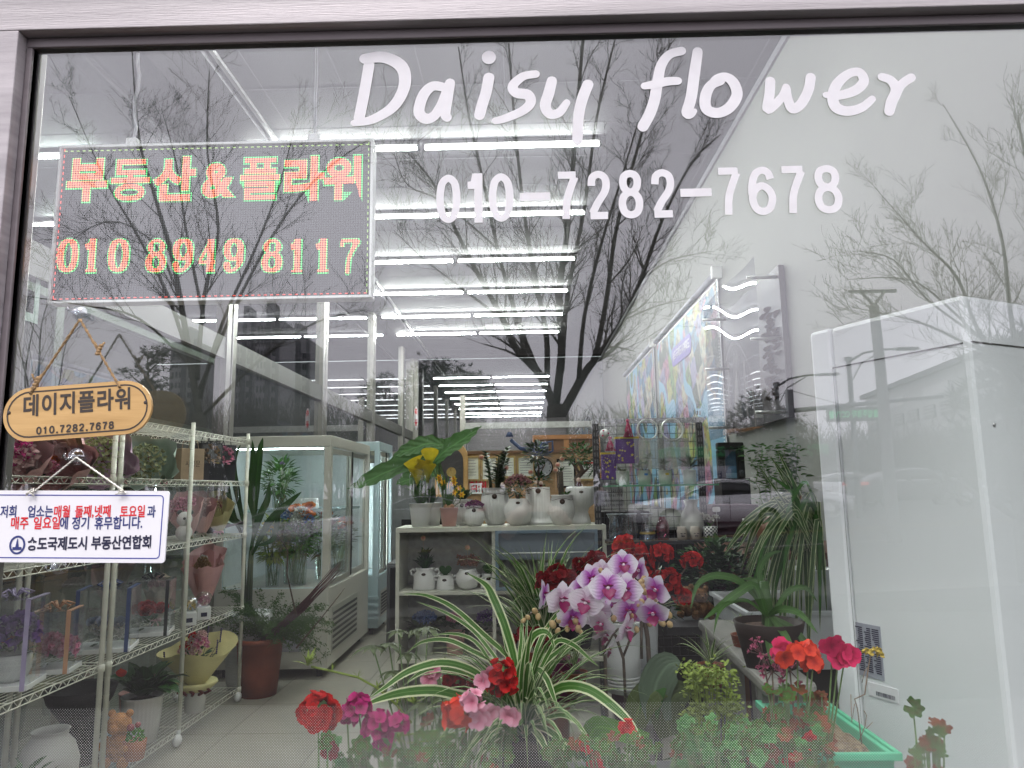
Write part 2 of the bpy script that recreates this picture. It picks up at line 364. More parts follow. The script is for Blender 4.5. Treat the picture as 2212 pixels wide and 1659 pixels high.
rr=nm('SQRT',nm('ADD',nm('MULTIPLY',du,du),nm('MULTIPLY',dv,dv)))
fz1=V(1106,1520,1.35).z; fz0=V(1106,1640,1.35).z
fade=nm('DIVIDE',nm('SUBTRACT',fz1-FZ,sp.outputs[2]),fz1-fz0,clamp=True)
rad=nm('ADD',.11,nm('MULTIPLY',fade,.08))
dot=nm('MULTIPLY',nm('LESS_THAN',rr,rad),.85)
tr=n.nodes.new('ShaderNodeBsdfTransparent'); df=n.nodes.new('ShaderNodeBsdfDiffuse'); df.inputs[0].default_value=(.75,.76,.76,1)
ms=n.nodes.new('ShaderNodeMixShader'); L.new(dot,ms.inputs[0]); L.new(tr.outputs[0],ms.inputs[1]); L.new(df.outputs[0],ms.inputs[2]); L.new(ms.outputs[0],n.nodes['Material Output'].inputs[0])
mb=MB(); mb.quad((xl,-.0008,GB),(XR,-.0008,GB),(XR,-.0008,fz1),(xl,-.0008,fz1)); part('dotted_film',mb,m,th,True)
# --- vinyl lettering, each letter its own piece
VIN=mat('white vinyl',(.60,.585,.61),.5,0,.04,30)
def G(px,py): p=V(px,py,1.348); return (p.x,p.z)
SC=V(1107,800,1.35).x-V(1106,800,1.35).x
def vin(strokes):
    mb=MB()
    for k,(pts,w) in enumerate(strokes):
        ribbon(mb,[G(*p) for p in pts],[a*SC*1.06 for a in w] if isinstance(w,list) else w*SC*1.06,False,-.002-.0003*k,.0002)
    part('letter',mb,VIN,th,True)
vin([([(797,142),(787,200),(776,255)],24),([(788,127),(830,124),(868,145),(874,185),(850,230),(805,258),(764,266)],[24,26,28,26,24,20,14])])
vin([([(960,189),(935,186),(915,205),(905,240),(918,256),(938,250),(955,222),(966,188)],[20,22,24,24,24,22,20,18]),([(972,180),(966,215),(962,246),(966,254)],[22,24,22,20])])
vin([([(1056,168),(1050,200),(1042,225),(1036,248)],24),([(1056,124),(1056,124.6)],31)])
vin([([(1157,160),(1130,165),(1108,185),(1115,200),(1140,205),(1146,222),(1128,240),(1090,256),(1070,261)],[18,19,22,23,24,22,20,18,16])])
vin([([(1192,175),(1186,200),(1178,228),(1188,246),(1208,243),(1224,222)],[22,24,24,22,20,16]),([(1270,183),(1258,214),(1250,250),(1247,305)],[24,24,23,22])])
vin([([(1470,106),(1444,116),(1425,145),(1414,185),(1404,230),(1382,260),(1378,272)],[18,19,22,24,24,24,22]),([(1392,190),(1420,178),(1448,166)],[18,20,20])] if False else
    [([(1472,110),(1446,118),(1428,142),(1420,180),(1414,215),(1404,245),(1389,273)],[20,20,22,24,24,24,24]),([(1392,186),(1415,182),(1442,176),(1464,175)],[16,20,20,18])])
vin([([(1507,112),(1500,160),(1493,210),(1484,243),(1492,246),(1500,240)],[22,24,24,24,20,12])])
vin([([(1556,175),(1536,184),(1524,208),(1526,235),(1550,244),(1576,232),(1592,205),(1584,178),(1566,166),(1545,172),(1536,188)],[20,22,24,24,23,24,24,23,20,18,12])])
vin([([(1664,176),(1662,205),(1658,235),(1672,228),(1690,208),(1698,188)],[22,22,22,20,18,16]),([(1698,192),(1702,215),(1712,235),(1730,225),(1746,195),(1751,168)],[20,20,22,22,22,22])])
vin([([(1784,205),(1812,206),(1848,195),(1866,175),(1856,156),(1832,160),(1808,182),(1799,208),(1806,232),(1832,240),(1862,232),(1884,214)],[14,20,22,22,20,20,23,24,24,22,20,16])])
vin([([(1905,166),(1925,174),(1936,195),(1926,220),(1921,240)],[18,20,24,24,22]),([(1938,200),(1948,182),(1968,168)],[18,20,20])])
def phone(ch,x0,x1,y0,y1,wt=17):
    p=G(x0+wt/2,y1-wt/2); q=G(x1-wt/2,y0+wt/2); mb=MB()
    if ch=='-': p=G(x0,y1); q=G(x1,y0); mb.box(p[0],q[0],-.0022,-.002,p[1],q[1])
    elif ch=='1':
        o=G(x1-wt,y1); e=G(x1,y0); mb.box(o[0],e[0],-.0022,-.002,o[1],e[1]); f=G(x0,y0+18); g=G(x1-wt,y0+34); mb.add([(f[0],-.002,g[1]),(g[0],-.002,g[1]),(g[0],-.002,e[1]),(g[0]-.004,-.002,e[1]),(f[0]+.006,-.002,f[1]),(f[0],-.002,f[1])],[(0,1,2,3,4,5)])
    else: digit(mb,ch,p[0],p[1],q[0]-p[0],q[1]-p[1],wt*SC,-.002)
    part('letter',mb,VIN,th,True)
for k,(ch,x0,x1) in enumerate((('0',940,997),('1',1010,1042),('0',1054,1111),('-',1123,1188),('7',1199,1252),('2',1267,1320),('8',1334,1390),('2',1405,1459),('-',1470,1537),('7',1548,1602),('6',1616,1676),('7',1686,1742),('8',1758,1818))):
    y0=376-(x0-940)*.0255; y1=y0+107
    if ch=='-': y0+=44; y1=y0+19
    phone(ch,x0,x1,y0,y1)

# ================= LED message board hanging behind the glass =================
d=1.44; A=V(139,322,d); B=V(804,322,d); C_=V(108,645,d)
lx0,lx1,lz1,lz0=V(125,480,d).x,V(800,480,d).x,A.z,V(450,645,d).z
lw=lx1-lx0; lh=lz1-lz0; ly=d-1.35
led=thing('led_sign','hanging LED message board with red and green dotted Korean letters and a number','sign',((lx0+lx1)/2,ly,lz0))
CASE=mat('white sign casing',(.72,.72,.73),.4,0,.05,20)
mb=MB(); t=.005
mb.box(-lw/2-t,lw/2+t,.004,.03,-t,lh+t,0); part('casing',mb,CASE,led,bev=.002)
mb=MB()
for (a,b,c,e) in ((-lw/2-t,lw/2+t,-t,0),(-lw/2-t,lw/2+t,lh,lh+t),(-lw/2-t,-lw/2,0,lh),(lw/2,lw/2+t,0,lh)): mb.box(a,b,-.006,.004,c,e)
part('rim',mb,CASE,led)
def ledmat(name,base,em,es,pitch=.0052):
    m=bpy.data.materials.new(name); m.use_nodes=True; n=m.node_tree; L=n.links; b=n.nodes['Principled BSDF']
    tc=n.nodes.new('ShaderNodeTexCoord'); sp=n.nodes.new('ShaderNodeSeparateXYZ'); L.new(tc.outputs['Object'],sp.inputs[0])
    def f(k):
        return nm('SUBTRACT',nm('FRACT',nm('MULTIPLY',sp.outputs[k],1/pitch,None,n,L),None,None,n,L),.5,None,n,L)
    a,c=f(0),f(2)
    r=nm('SQRT',nm('ADD',nm('MULTIPLY',a,a,None,n,L),nm('MULTIPLY',c,c,None,n,L),None,n,L),None,None,n,L)
    k=nm('LESS_THAN',r,.40,None,n,L)
    mx=n.nodes.new('ShaderNodeMix'); mx.data_type='RGBA'; L.new(k,mx.inputs[0]); mx.inputs[6].default_value=(.004,.004,.005,1); mx.inputs[7].default_value=(*base,1)
    L.new(mx.outputs[2],b.inputs['Base Color']); b.inputs['Roughness'].default_value=.5
    if es: b.inputs['Emission Color'].default_value=(*em,1); L.new(nm('MULTIPLY',k,es,None,n,L),b.inputs['Emission Strength'])
    return m
LBK=ledmat('unlit led dots',(.05,.05,.06),(0,0,0),0); LRED=ledmat('red led dots',(.2,.02,.02),(1,.20,.11),1.6); LGRN=ledmat('green led dots',(.02,.2,.05),(.12,.8,.25),1.0)
mb=MB(); mb.quad((-lw/2,0,0),(lw/2,0,0),(lw/2,0,lh),(-lw/2,0,lh)); part('dot_matrix',mb,LBK,led)
def ledtext(body,px,py,size,sx,bold):
    p=V(px,py,d); loc=Vector((p.x-led.location.x,0,p.z-lz0))
    for (bo,mm,yy,nm_) in ((bold+.0030,LGRN,-.0008,'green_outline'),(bold,LRED,-.0016,'red_letters')):
        o=textobj(nm_,body,size,mm,led,Matrix.Translation((loc.x,yy,loc.z))@UPR,bo,sx)
        me=o.data; me.transform(Matrix.Translation((loc.x,yy,loc.z))@UPR@Matrix.Diagonal((sx,1,1,1))); o.matrix_local=Matrix()   # so the dots stay square
gl=[('부',176,396),('동',253,396),('산',330,396),('&',423,396),('플',560,396),('라',640,396),('워',742,396)]
gl=[('부',189,395),('동',282,395),('산',377,395),('&',469,393),('플',562,393),('라',655,394),('워',744,393)]
for ch,px,py in gl: ledtext(ch,px,py,(.103),.94,.0022 if ch in '플동' else .0040)
for serifgrow,mm,yy,nm_ in ((.006,LGRN,-.0008,'green_outline'),(0,LRED,-.0026,'red_letters')):
    for ch,px in zip('010'+'8949'+'8117',(128,180,238,319,377,430,487,570,625,680,737)):
        mb=MB(); a=V(px,585,d); b=V(px,521,d)
        digit(mb,ch,a.x-led.location.x,a.z-lz0,.034 if ch!='1' else .032,(b.z-a.z),.0115,yy,True,serifgrow)
        part(nm_,mb,mm,led)
# running border of red and yellow dashes
mb=MB(); k=0
nx=int(lw/.013)
for i in range(nx):
    x=-lw/2+.004+i*.013
    for z in (.004,lh-.007): mb.box(x,x+.006,-.002,-.001,z,z+.0018,k%2); k+=1
for i in range(int(lh/.013)):
    z=.006+i*.013
    for x in (-lw/2+.003,lw/2-.006): mb.box(x,x+.0018,-.002,-.001,z,z+.006,k%2); k+=1
part('border_dashes',mb,[emitm('red dash',(1,.15,.12),.8),emitm('yellow dash',(.6,.9,.3),.6)],led)
CORD=mat('clear cord',(.55,.55,.6),.3,0,.1)
for px in (284,676):
    p=V(px,316,d); x=p.x-led.location.x
    mb=MB(); mb.box(x-.012,x+.012,-.004,.012,lh+.004,lh+.022); part('clip',mb,CASE,led,bev=.003)
    mb=MB(); pts=[(x+(.004*math.sin(i*1.7)*(1 if px<400 else .2)),.004,lh+.02+i*.03) for i in range(12)]
    mb.tube(pts,.0022 if px<400 else .0014,5); mb.tube([(a+.004,b,c) for a,b,c in pts],.0015,5)
    part('cord',mb,CORD,led)

# ================= wooden oval sign (outside the glass) =================
WOOD=mat('light wood board',(.50,.30,.11),.42,0,.16,9,.05,60,stretch=(.5,6,6),col2=(.56,.35,.14))
INK=mat('dark brown ink',(.035,.025,.02),.5,0,.1); ROPE=mat('jute rope',(.34,.22,.11),.9,0,.3,150,.6,400)
d=1.285; c=V(169,888,d); w=V(329,888,d).x-V(10,888,d).x; h=V(169,832,d).z-V(169,948,d).z
ws=thing('wooden_sign','oval wooden hanging sign with black Korean lettering on a jute rope','sign',c)
tilt=Matrix.Rotation(math.radians(3.3),4,'Y').inverted()
def stad(w,h,n=14):
    r=h/2; pts=[]
    for k in range(n+1): a=-PI/2+PI*k/n; pts.append((w/2-r+r*math.cos(a),r*math.sin(a)))
    for k in range(n+1): a=PI/2+PI*k/n; pts.append((-w/2+r+r*math.cos(a),r*math.sin(a)))
    return pts
def plate(mb,pts,y0,y1,M=None,mi=0):
    n=len(pts); vs=[(x,y0,z) for x,z in pts]+[(x,y1,z) for x,z in pts]
    fs=[tuple(range(n)),tuple(range(2*n-1,n-1,-1))]+[(i,i+n,(i+1)%n+n,(i+1)%n) for i in range(n)]
    return mb.add(vs,fs,None,mi,False,M)
mb=MB(); plate(mb,stad(w,h),-.003,.003,tilt); part('board',mb,WOOD,ws)
mb=MB(); q=stad(w-.016,h-.016); 
for i in range(len(q)):
    q0,q1=q[i],q[(i+1)%len(q)]; o0=(q0[0]*(1-.0012/abs(w/2)),q0[1]); 
ribbon(mb,q,.0028,True,-.0034,0,0,False,1); mb.v=[tuple(tilt@Vector(p)) for p in mb.v]; part('border_line',mb,INK,ws)
textobj('lettering','데이지플라워',.0425,INK,ws,tilt@T(0,-.0036,.013)@UPR,.0011,.82,spacing=1.10)
mb=MB(); x=-.073
for ch in '010.7282.7678':
    wd=.011 if ch!='.' else .006
    if ch=='.': mb.box(x,x+.0032,-.0037,-.0032,-.038,-.0348); x+=.0070
    else: digit(mb,ch,x,-.0365,.0078,.0115,.0030,-.0036); x+=.0118
mb.v=[tuple(tilt@Vector(p)) for p in mb.v]; part('number',mb,INK,ws)
for s in (-1,1): mb=MB(); mb.ball((s*.125,-.0035,.006),.0035,n=8,m=5,sc=(1,.2,1)); mb.v=[tuple(tilt@Vector(p)) for p in mb.v]; part('dot',mb,INK,ws)
def rope(mb,a,b,r,n=16,tw=3):
    a=Vector(a);b=Vector(b); dr=b-a; o=dr.orthogonal().normalized(); q=dr.normalized().cross(o)
    for ph in (0,PI):
        mb.tube([a+dr*(i/n)+(o*math.cos(i*tw*.5+ph)+q*math.sin(i*tw*.5+ph))*r*.55 for i in range(n+1)],r*.7,5)
cup=V(173,690,d); h1=V(68,852,d); h2=V(262,838,d)
for e in (h1,h2):
    mb=MB(); rope(mb,cup-c,e-c+Vector((0,-.004,0)),.0022,26); part('rope',mb,ROPE,ws)
for (px,py,s) in ((216,756,1),(80,828,1.2)):
    p=V(px,py,d)-c; mb=MB()
    for k in range(4): mb.ball(p+Vector(((k-1.5)*.002*s,-.002,(k-1.5)*.005*s)),.0048*s,n=7,m=5,sc=(1,.8,.7))
    for dx in (-1,1): mb.tube([p,p+Vector((dx*.006,-.003,.009*s)),p+Vector((dx*.009,-.002,.014*s))],.0018,5)
    part('knot',mb,ROPE,ws)
CUPM=glassy('suction cup plastic',(.9,.93,.95),.25,.05,edge=.9)
def suction(px,py,label,r=.013):
    p=V(px,py,1.345); t=thing('suction_cup',label,'suction cup',p)
    mb=MB(); mb.lathe([(r*1.2,0),(r*1.15,.002),(r*.6,.006),(r*.3,.008),(.0001,.0085)],20,M=Matrix.Rotation(PI/2,4,'X')); part('cup',mb,CUPM,t)
    mb=MB(); mb.ball((0,-.012,0),.006,n=12,m=8); part('knob',mb,CUPM,t)
    mb=MB(); mb.tube([(.0,-.014,-.002),(.0,-.03,-.006),(0,-.036,-.002),(0,-.034,.004)],.002,6); part('hook',mb,CUPM,t)
suction(172,676,'clear suction cup hook holding the jute rope of the oval sign')
suction(165,986,'clear suction cup hook holding the white closing days notice')
suction(126,1222,'clear suction cup stuck below the white closing days notice')
# ================= white notice =================
PAP=mat('white notice board',(.70,.69,.72),.35,0,.02,10); NAVY=mat('navy print',(.03,.04,.16),.4,0,.1); RED=mat('red print',(.62,.02,.03),.4,0,.1); INK2=mat('black print',(.02,.02,.05),.4,0,.1)
d=1.275; c=V(164,1137,d); w=V(362,1137,d).x-V(-33,1137,d).x; h=V(164,1060,d).z-V(164,1215,d).z
ns=thing('notice_sign','white rectangular notice with red and navy Korean text and navy border','sign',c)
tl=Matrix.Rotation(math.radians(1.1),4,'Y')
def rrect(w,h,r,n=4):
    p=[]
    for cx,cz,a0 in ((w/2-r,-h/2+r,-PI/2),(w/2-r,h/2-r,0),(-w/2+r,h/2-r,PI/2),(-w/2+r,-h/2+r,PI)):
        for k in range(n+1): a=a0+PI/2*k/n; p.append((cx+r*math.cos(a),cz+r*math.sin(a)))
    return p
mb=MB(); plate(mb,rrect(w,h,.006),-.0015,.0015,tl); part('board',mb,PAP,ns)
mb=MB(); ribbon(mb,rrect(w-.02,h-.016,.006),.0018,True,-.0019,0,0,False,1); mb.v=[tuple(tl@Vector(p)) for p in mb.v]; part('border_line',mb,mat('blue print',(.03,.04,.28),.4),ns)
def nt_(body,px,py,size,m,sx=.8,al='LEFT',bold=.0005):
    p=V(px,py,d)-c; textobj('lettering',body,size,m,ns,Matrix.Translation((p.x,-.0021,p.z))@UPR,bold,sx,al)
for body,px,wd,m in (('저희',2,42,NAVY),('업소는',61,46,NAVY),('매월',117,42,RED),('둘째,넷째',163,84,RED),('토요일',260,60,RED),('과',319,20,NAVY)): nt_(body,px,1107,.0225,m,.74)
for body,px,m in (('매주',24,RED),('일요일',73,RED),('에',130,NAVY),('정기',156,NAVY),('휴무합니다.',205,NAVY)): nt_(body,px,1132,.0235,m,.76)
nt_('송도국제도시 부동산연합회',60,1177,.0245,INK2,.80,bold=.0008)
mb=MB(); p=V(39,1177,d)-c
ribbon(mb,[(p.x+.0125*math.cos(a),p.z+.0145*math.sin(a)) for a in [k*PI/8 for k in range(16)]],.0035,True,-.0021,0,0,False,2)
ribbon(mb,[(p.x-.008,p.z-.006),(p.x+.008,p.z-.006)],.005,False,-.0023,0,0,False,1); ribbon(mb,[(p.x,p.z-.004),(p.x,p.z+.011)],[.006,.001],False,-.0025,0,0,False,2)
part('emblem',mb,NAVY,ns)
STR=mat('silver cord',(.6,.58,.52),.4,.2,.2,200)
for e in (V(76,1062,d),V(268,1060,d)):
    mb=MB(); rope(mb,V(165,988,d)-c,e-c+Vector((0,-.003,0)),.0016,26); part('cord',mb,STR,ns)
    mb=MB(); q=e-c+Vector((0,-.004,0))
    for k in range(5): mb.tube([q,q+Vector((R.uniform(-.008,.008),-.004,R.uniform(-.004,.006))),q+Vector((R.uniform(-.012,.012),-.004,R.uniform(-.008,.002)))],.0012,5)
    part('knot',mb,STR,ns)
# ================= room shell =================
RX,LX,CZ,BY=1.8,-2.5,4.5,14.6
WALL=mat('painted wall',(.235,.24,.222),.7,0,.03,3,.15,250)
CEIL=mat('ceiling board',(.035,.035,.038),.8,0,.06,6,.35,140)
TILE=mat('vinyl floor tile',(.27,.255,.21),.38,0,.10,5,.06,120)
GROUT=mat('floor joint',(.16,.15,.13),.7)
mb=MB(); mb.box(LX-6,RX+.3,.12,BY+.4,-.1,FZ-.004); fl=struct('floor',mb,GROUT,'beige tiled shop floor')
# large floor tiles
tm=MB(); ts=.6; tm.box(.003,ts-.003,.003,ts-.003,-.003,0); tme=tm.mesh('tile',TILE); tmes=[tme]
for i in range(-5,3):
    for j in range(0,17):
        if i*ts+.6>RX+.01 and i*ts>RX: continue
        if j*ts<0.1 and False: continue
        o=link('tile',tme,fl,loc=(i*ts+.0,.15+j*ts,FZ))
        if j>12: break
mb=MB(); mb.box(LX-6,RX+.3,BY-6.6,BY+.2,FZ-.003,FZ,0); part('far_tiles',mb,TILE,fl,kind='stuff')
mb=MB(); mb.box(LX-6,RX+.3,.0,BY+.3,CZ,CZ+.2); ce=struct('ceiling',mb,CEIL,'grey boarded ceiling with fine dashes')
# seams and pin-hole dashes of the boards
sm=MB()
for i in range(0,24):
    y=1.2+i*.6; sm.box(LX-3,RX,y,y+.006,CZ-.003,CZ-.001)
for i in range(-9,4): sm.box(i*.6-.1,i*.6-.094,.2,BY,CZ-.0045,CZ-.0032)
part('board_joint',sm,mat('ceiling joint',(.10,.10,.11),.8),ce,kind='stuff')
sm=MB()
for i in range(-34,30):
    for j in range(14,70):
        x=i*.1+R.uniform(-.02,.02); y=j*.1+R.uniform(-.02,.02); a=R.choice((.3,1.3)); c_,s_=math.cos(a)*.012,math.sin(a)*.012
        if x>RX or y>7.5: continue
        sm.add([(x-c_,y-s_,CZ-.003),(x+c_,y+s_,CZ-.003),(x+c_+.004,y+s_,CZ-.003),(x-c_+.004,y-s_,CZ-.003)],[(0,1,2,3)])
part('board_hole',sm,mat('ceiling hole',(.03,.03,.035),.9),ce,kind='stuff')
mb=MB(); mb.box(RX,RX+.2,.12,BY+.3,0,CZ); struct('right_wall',mb,WALL,'plain off-white side wall')
mb=MB(); mb.box(RX-.02,RX,.12,BY,CZ-.06,CZ); struct('ceiling_edge_strip',mb,mat('shadow gap',(.22,.22,.24),.7),'grey strip where wall meets ceiling')
# boxed bulkhead and track along the left of the ceiling
t=thing('ceiling_track','grey ceiling bulkhead with a thin curtain track left of the tubes','ceiling track',(LX+.3,5,CZ-.2))
mb=MB(); mb.box(LX-.35,LX+.38,.15,BY,CZ-.05,CZ-.002); part('bulkhead',mb,mat('bulkhead paint',(.10,.10,.105),.7),t,True)
mb=MB(); mb.box(LX+.42,LX+.45,.15,BY,CZ-.03,CZ-.001); part('track',mb,mat('white track',(.22,.22,.22),.4),t,True)
# ceiling tubes
HOUS=mat('tube housing',(.05,.05,.05),.4); TUBE=emitm('lit tube',(.97,1,.97),95)
def light():
    t=thing('ceiling_light','x','ceiling light',(0,0,CZ),group='fluorescent tubes on the shop ceiling')
    mb=MB(); mb.box(-.76,.76,-.018,.018,-.030,-.001); part('housing',mb,HOUS,t)
    mb=MB(); mb.tube([(-.74,0,-.058),(.74,0,-.058)],.015,8); part('tube',mb,TUBE,t)
    for s in (-1,1):
        mb=MB(); mb.box(s*.76-.012,s*.76+.012,-.03,.03,-.082,-.032); part('end_cap',mb,HOUS,t)
    return t
L0=light(); first=True
rows=[2.9,4.15,5.8,7.35,8.9,10.4,11.85,13.25]; rn=['in the unseen row added above the pane','in the unseen row added above the window edge','in the row nearest the window lettering','in the second row from the window','in the third row from the window','in the fourth row from the window','in the fifth row from the window','in the last row at the back']  # both rows nearest the window are unseen, added to light the foreground
for i,dd in enumerate(rows):
    for j,x in enumerate((-1.62,-.06)):
        lab='lit fluorescent tube %s, %s half'%(rn[i],('left','right')[j])
        if first: L0.location=(x,dd-1.35,CZ-.012); L0['label']=lab; first=False
        else: dup(L0,(x,dd-1.35,CZ-.012),label=lab)
# second run of tubes beyond the left glass partition
for i,dd in enumerate(rows[2:6]):
    dup(L0,(-4.40,dd-1.35,CZ-.012),label='short visible end of a lit tube left of the message board, %s'%('top','second','third','fourth')[i] if i<3 else 'lit tube beyond the glass partition far from the window')
# ================= left glass partition =================
PGL=glassy('partition glass',(.62,.70,.66),.20,0,edge=.9)
t=thing('glass_partition','steel framed glass partition running into the shop on the left','partition',(LX,0,FZ))
ys=[.13]+[dd-1.35 for dd in (5.9,8.75,11.65,14.55)]+[14.58]
for k,y in enumerate(ys[1:]):
    mb=MB(); mb.box(LX-.05,LX+.05,y-.10,y-.015,FZ,CZ); part('mullion',mb,STEEL,t,True)
    mb=MB(); mb.box(LX-.05,LX+.05,y+.015,y+.10,FZ,CZ); part('mullion',mb,STEEL,t,True)
for k in range(len(ys)-1):
    y0,y1=ys[k]+.10,ys[k+1]-.10
    mb=MB(); mb.quad((LX,y0,FZ),(LX,y1,FZ),(LX,y1,CZ),(LX,y0,CZ)); part('pane',mb,PGL,t,True)
    mb=MB(); mb.box(LX-.04,LX+.04,y0,y1,2.62,2.80); part('transom',mb,mat('dull transom',(.11,.11,.10),.5,.3),t,True)
mb=MB(); mb.box(LX-.045,LX+.06,.14,BY,3.5,3.66); 
# mirrored script seen on the partition glass
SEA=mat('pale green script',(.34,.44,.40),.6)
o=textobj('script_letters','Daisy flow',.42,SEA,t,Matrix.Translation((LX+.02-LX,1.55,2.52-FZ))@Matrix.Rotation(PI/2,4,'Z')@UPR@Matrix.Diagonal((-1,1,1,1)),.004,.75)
# dim hall beyond the partition
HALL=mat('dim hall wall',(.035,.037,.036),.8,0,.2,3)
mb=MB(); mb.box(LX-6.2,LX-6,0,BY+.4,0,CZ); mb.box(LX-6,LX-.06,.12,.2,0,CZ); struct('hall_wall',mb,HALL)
t=thing('hall_frame','grey door frame and beams in the dim hall beyond the partition','frame',(LX-2.2,2.5,FZ))
for y in (2.2,3.1,4.3):
    mb=MB(); mb.box(LX-1.4,LX-1.3,y,y+.1,FZ,CZ-.8); part('post',mb,STEEL,t,True)
mb=MB(); mb.box(LX-1.38,LX-1.3,.6,7.5,3.1,3.35); part('beam',mb,STEEL,t,True)
mb=MB(); mb.box(LX-1.42,LX-1.34,.6,7.5,2.2,2.3); part('rail',mb,STEEL,t,True)
# ================= back wall =================
BGL=glassy('back glass',(.5,.56,.54),.33,0,edge=.9)
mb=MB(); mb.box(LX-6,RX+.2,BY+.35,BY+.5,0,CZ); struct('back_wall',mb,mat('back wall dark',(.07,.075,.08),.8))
t=thing('back_glazing','tall framed glazing across the far end of the shop','glazing',(0,BY,FZ))
mb=MB(); mb.quad((LX,BY,FZ),(RX,BY,FZ),(RX,BY,CZ),(LX,BY,CZ)); part('pane',mb,BGL,t,True)
for x in (LX+.08,V(999,850,15.9).x):
    mb=MB(); mb.box(x-.06,x+.06,BY-.05,BY-.005,FZ,CZ-.9 if x>-2 else CZ); part('mullion',mb,STEEL,t,True)
mb=MB(); mb.box(V(999,850,15.9).x+.06,RX,BY-.05,BY-.005,V(1100,925,15.9).z,V(1100,912,15.9).z); part('transom',mb,mat('pale transom',(.42,.42,.40),.5),t,True)
t=thing('round_sign','tall white oval sign with red Korean letters hanging at the back','sign',V(899,903,11))
mb=MB(); mb.lathe([(.0001,0),(.06,0),(.0605,.01),(.0001,.01)],20,M=Matrix.Rotation(PI/2,4,'X')@Matrix.Diagonal((.55,3.0,1,1))); part('board',mb,PAP,t)
for k,ch in enumerate('축꽃'): textobj('lettering',ch,.11,RED,t,T(0,-.014,.09-.17*k)@UPR,.002,.5)
# ================= plant kit =================
GR=lambda n,c,**k: grad_mat(n,[(0,[min(1,x*1.6) for x in c]),(.12,c),(1,[x*.9 for x in c])],**k)
LDK=GR('leaf dark green',(.018,.065,.010),rough=.35,scale=9); LMD=GR('leaf mid green',(.04,.13,.018),trl=.15,scale=9)
LBR=GR('leaf bright green',(.10,.28,.03),trl=.25,scale=9); LYL=GR('leaf yellow green',(.25,.33,.06),trl=.25,scale=9)
LOL=GR('leaf olive',(.085,.12,.035),trl=.15,scale=9); LGY=GR('leaf grey green',(.09,.13,.085),scale=9); LRD=GR('leaf reddish',(.20,.05,.035),trl=.2,scale=9)
LAL=GR('leaf taro',(.085,.19,.06),trl=.2,vein=38,scale=5)
SPI=grad_mat('spider plant leaf',[(0,(.13,.26,.06)),(.12,(.06,.15,.025)),(.60,(.05,.15,.02)),(.76,(.62,.66,.40)),(1,(.66,.69,.46))],trl=.2,rough=.4)
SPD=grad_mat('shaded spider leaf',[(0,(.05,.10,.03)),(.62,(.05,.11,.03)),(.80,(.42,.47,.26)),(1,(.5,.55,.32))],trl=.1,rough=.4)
STEMG=mat('green stem',(.10,.17,.05),.5,0,.2,40); STEMB=mat('brown stem',(.10,.065,.045),.7,0,.3,60); STEMR=mat('dark red stick',(.07,.018,.022),.6,0,.3,60)
SOIL=mat('potting soil',(.03,.02,.015),.95,0,.5,90,1,200)
CER=mat('white ceramic',(.74,.74,.72),.22,0,.03,6); CERM=mat('matt white ceramic',(.62,.62,.59),.6,0,.05,8,.1,60); PLW=mat('white plastic pot',(.76,.77,.76),.4,0,.02); PINKP=mat('dusty pink pot',(.58,.33,.30),.55,0,.04)
TERR=mat('brown plastic pot',(.20,.05,.025),.5,0,.12,10,.1,spec=.2); BLKP=mat('black pot',(.010,.009,.009),.6,0,.1,spec=.12); TAGM=mat('dark brown tag',(.04,.018,.012),.5)
def petalmat(name,c0,c1,**k): return grad_mat(name,[(0,[x*.6 for x in c0]),(.45,[(a+b)/2 for a,b in zip(c0,c1)]),(1,c1)],axis='v',trl=.25,rough=.55,bump=.1,var=.28,**k)
PRED=petalmat('red petal',(.40,.004,.004),(.62,.012,.012)); PDR=petalmat('dark red petal',(.14,.004,.008),(.28,.008,.014)); PMG=petalmat('magenta petal',(.35,.01,.10),(.55,.025,.22))
PPK=petalmat('pink petal',(.75,.12,.25),(.80,.42,.55)); PLP=petalmat('pale pink petal',(.70,.38,.38),(.78,.56,.54)); POR=petalmat('orange petal',(.60,.10,.01),(.75,.22,.04)); PYE=petalmat('yellow petal',(.75,.42,.02),(.80,.60,.04))
PWH=petalmat('white petal',(.6,.6,.5),(.80,.79,.76)); PBL=petalmat('blue petal',(.10,.18,.45),(.25,.35,.62)); PPU=petalmat('purple petal',(.12,.06,.28),(.30,.16,.45)); PGN=petalmat('green hydrangea petal',(.28,.33,.14),(.48,.52,.30)); PCR=petalmat('coral red petal',(.70,.03,.02),(.80,.07,.03)); PCM=petalmat('crimson petal',(.60,.01,.10),(.72,.03,.14))
PBG=petalmat('beige petal',(.35,.22,.12),(.5,.36,.22))
def leafvars(tag_,m,L,Wd,k=4,seed=1,**kw):
    r=random.Random(seed); out=[]
    for i in range(k):
        a=dict(kw); mb=MB(); a['elev']=kw.get('elev',.6)+r.uniform(-.2,.2); a['droop']=kw.get('droop',1.0)*r.uniform(.7,1.3); a['twist']=kw.get('twist',0)+r.uniform(-.25,.25)
        mb.leaf(L*r.uniform(.85,1.15),Wd*r.uniform(.85,1.15),**a); out.append(mb.mesh('leaf',m))
    return out
def put_leaves(par,metas,n,seed,az=(0,2*PI),s=(.6,1.1),o=(0,0,0),rt=0,tilt=(-.3,.3),name='leaf',spread=0):
    r=random.Random(seed)
    for i in range(n):
        a=az[0]+(az[1]-az[0])*((i+r.random())/n); q=Vector(o)+Vector((math.cos(a)*rt+r.uniform(-spread,spread),math.sin(a)*rt+r.uniform(-spread,spread),0))
        link(name,r.choice(metas),par,M=T(q.x,q.y,q.z,rz=a,s=r.uniform(*s))@T(rx=r.uniform(-.2,.2),ry=r.uniform(*tilt)))
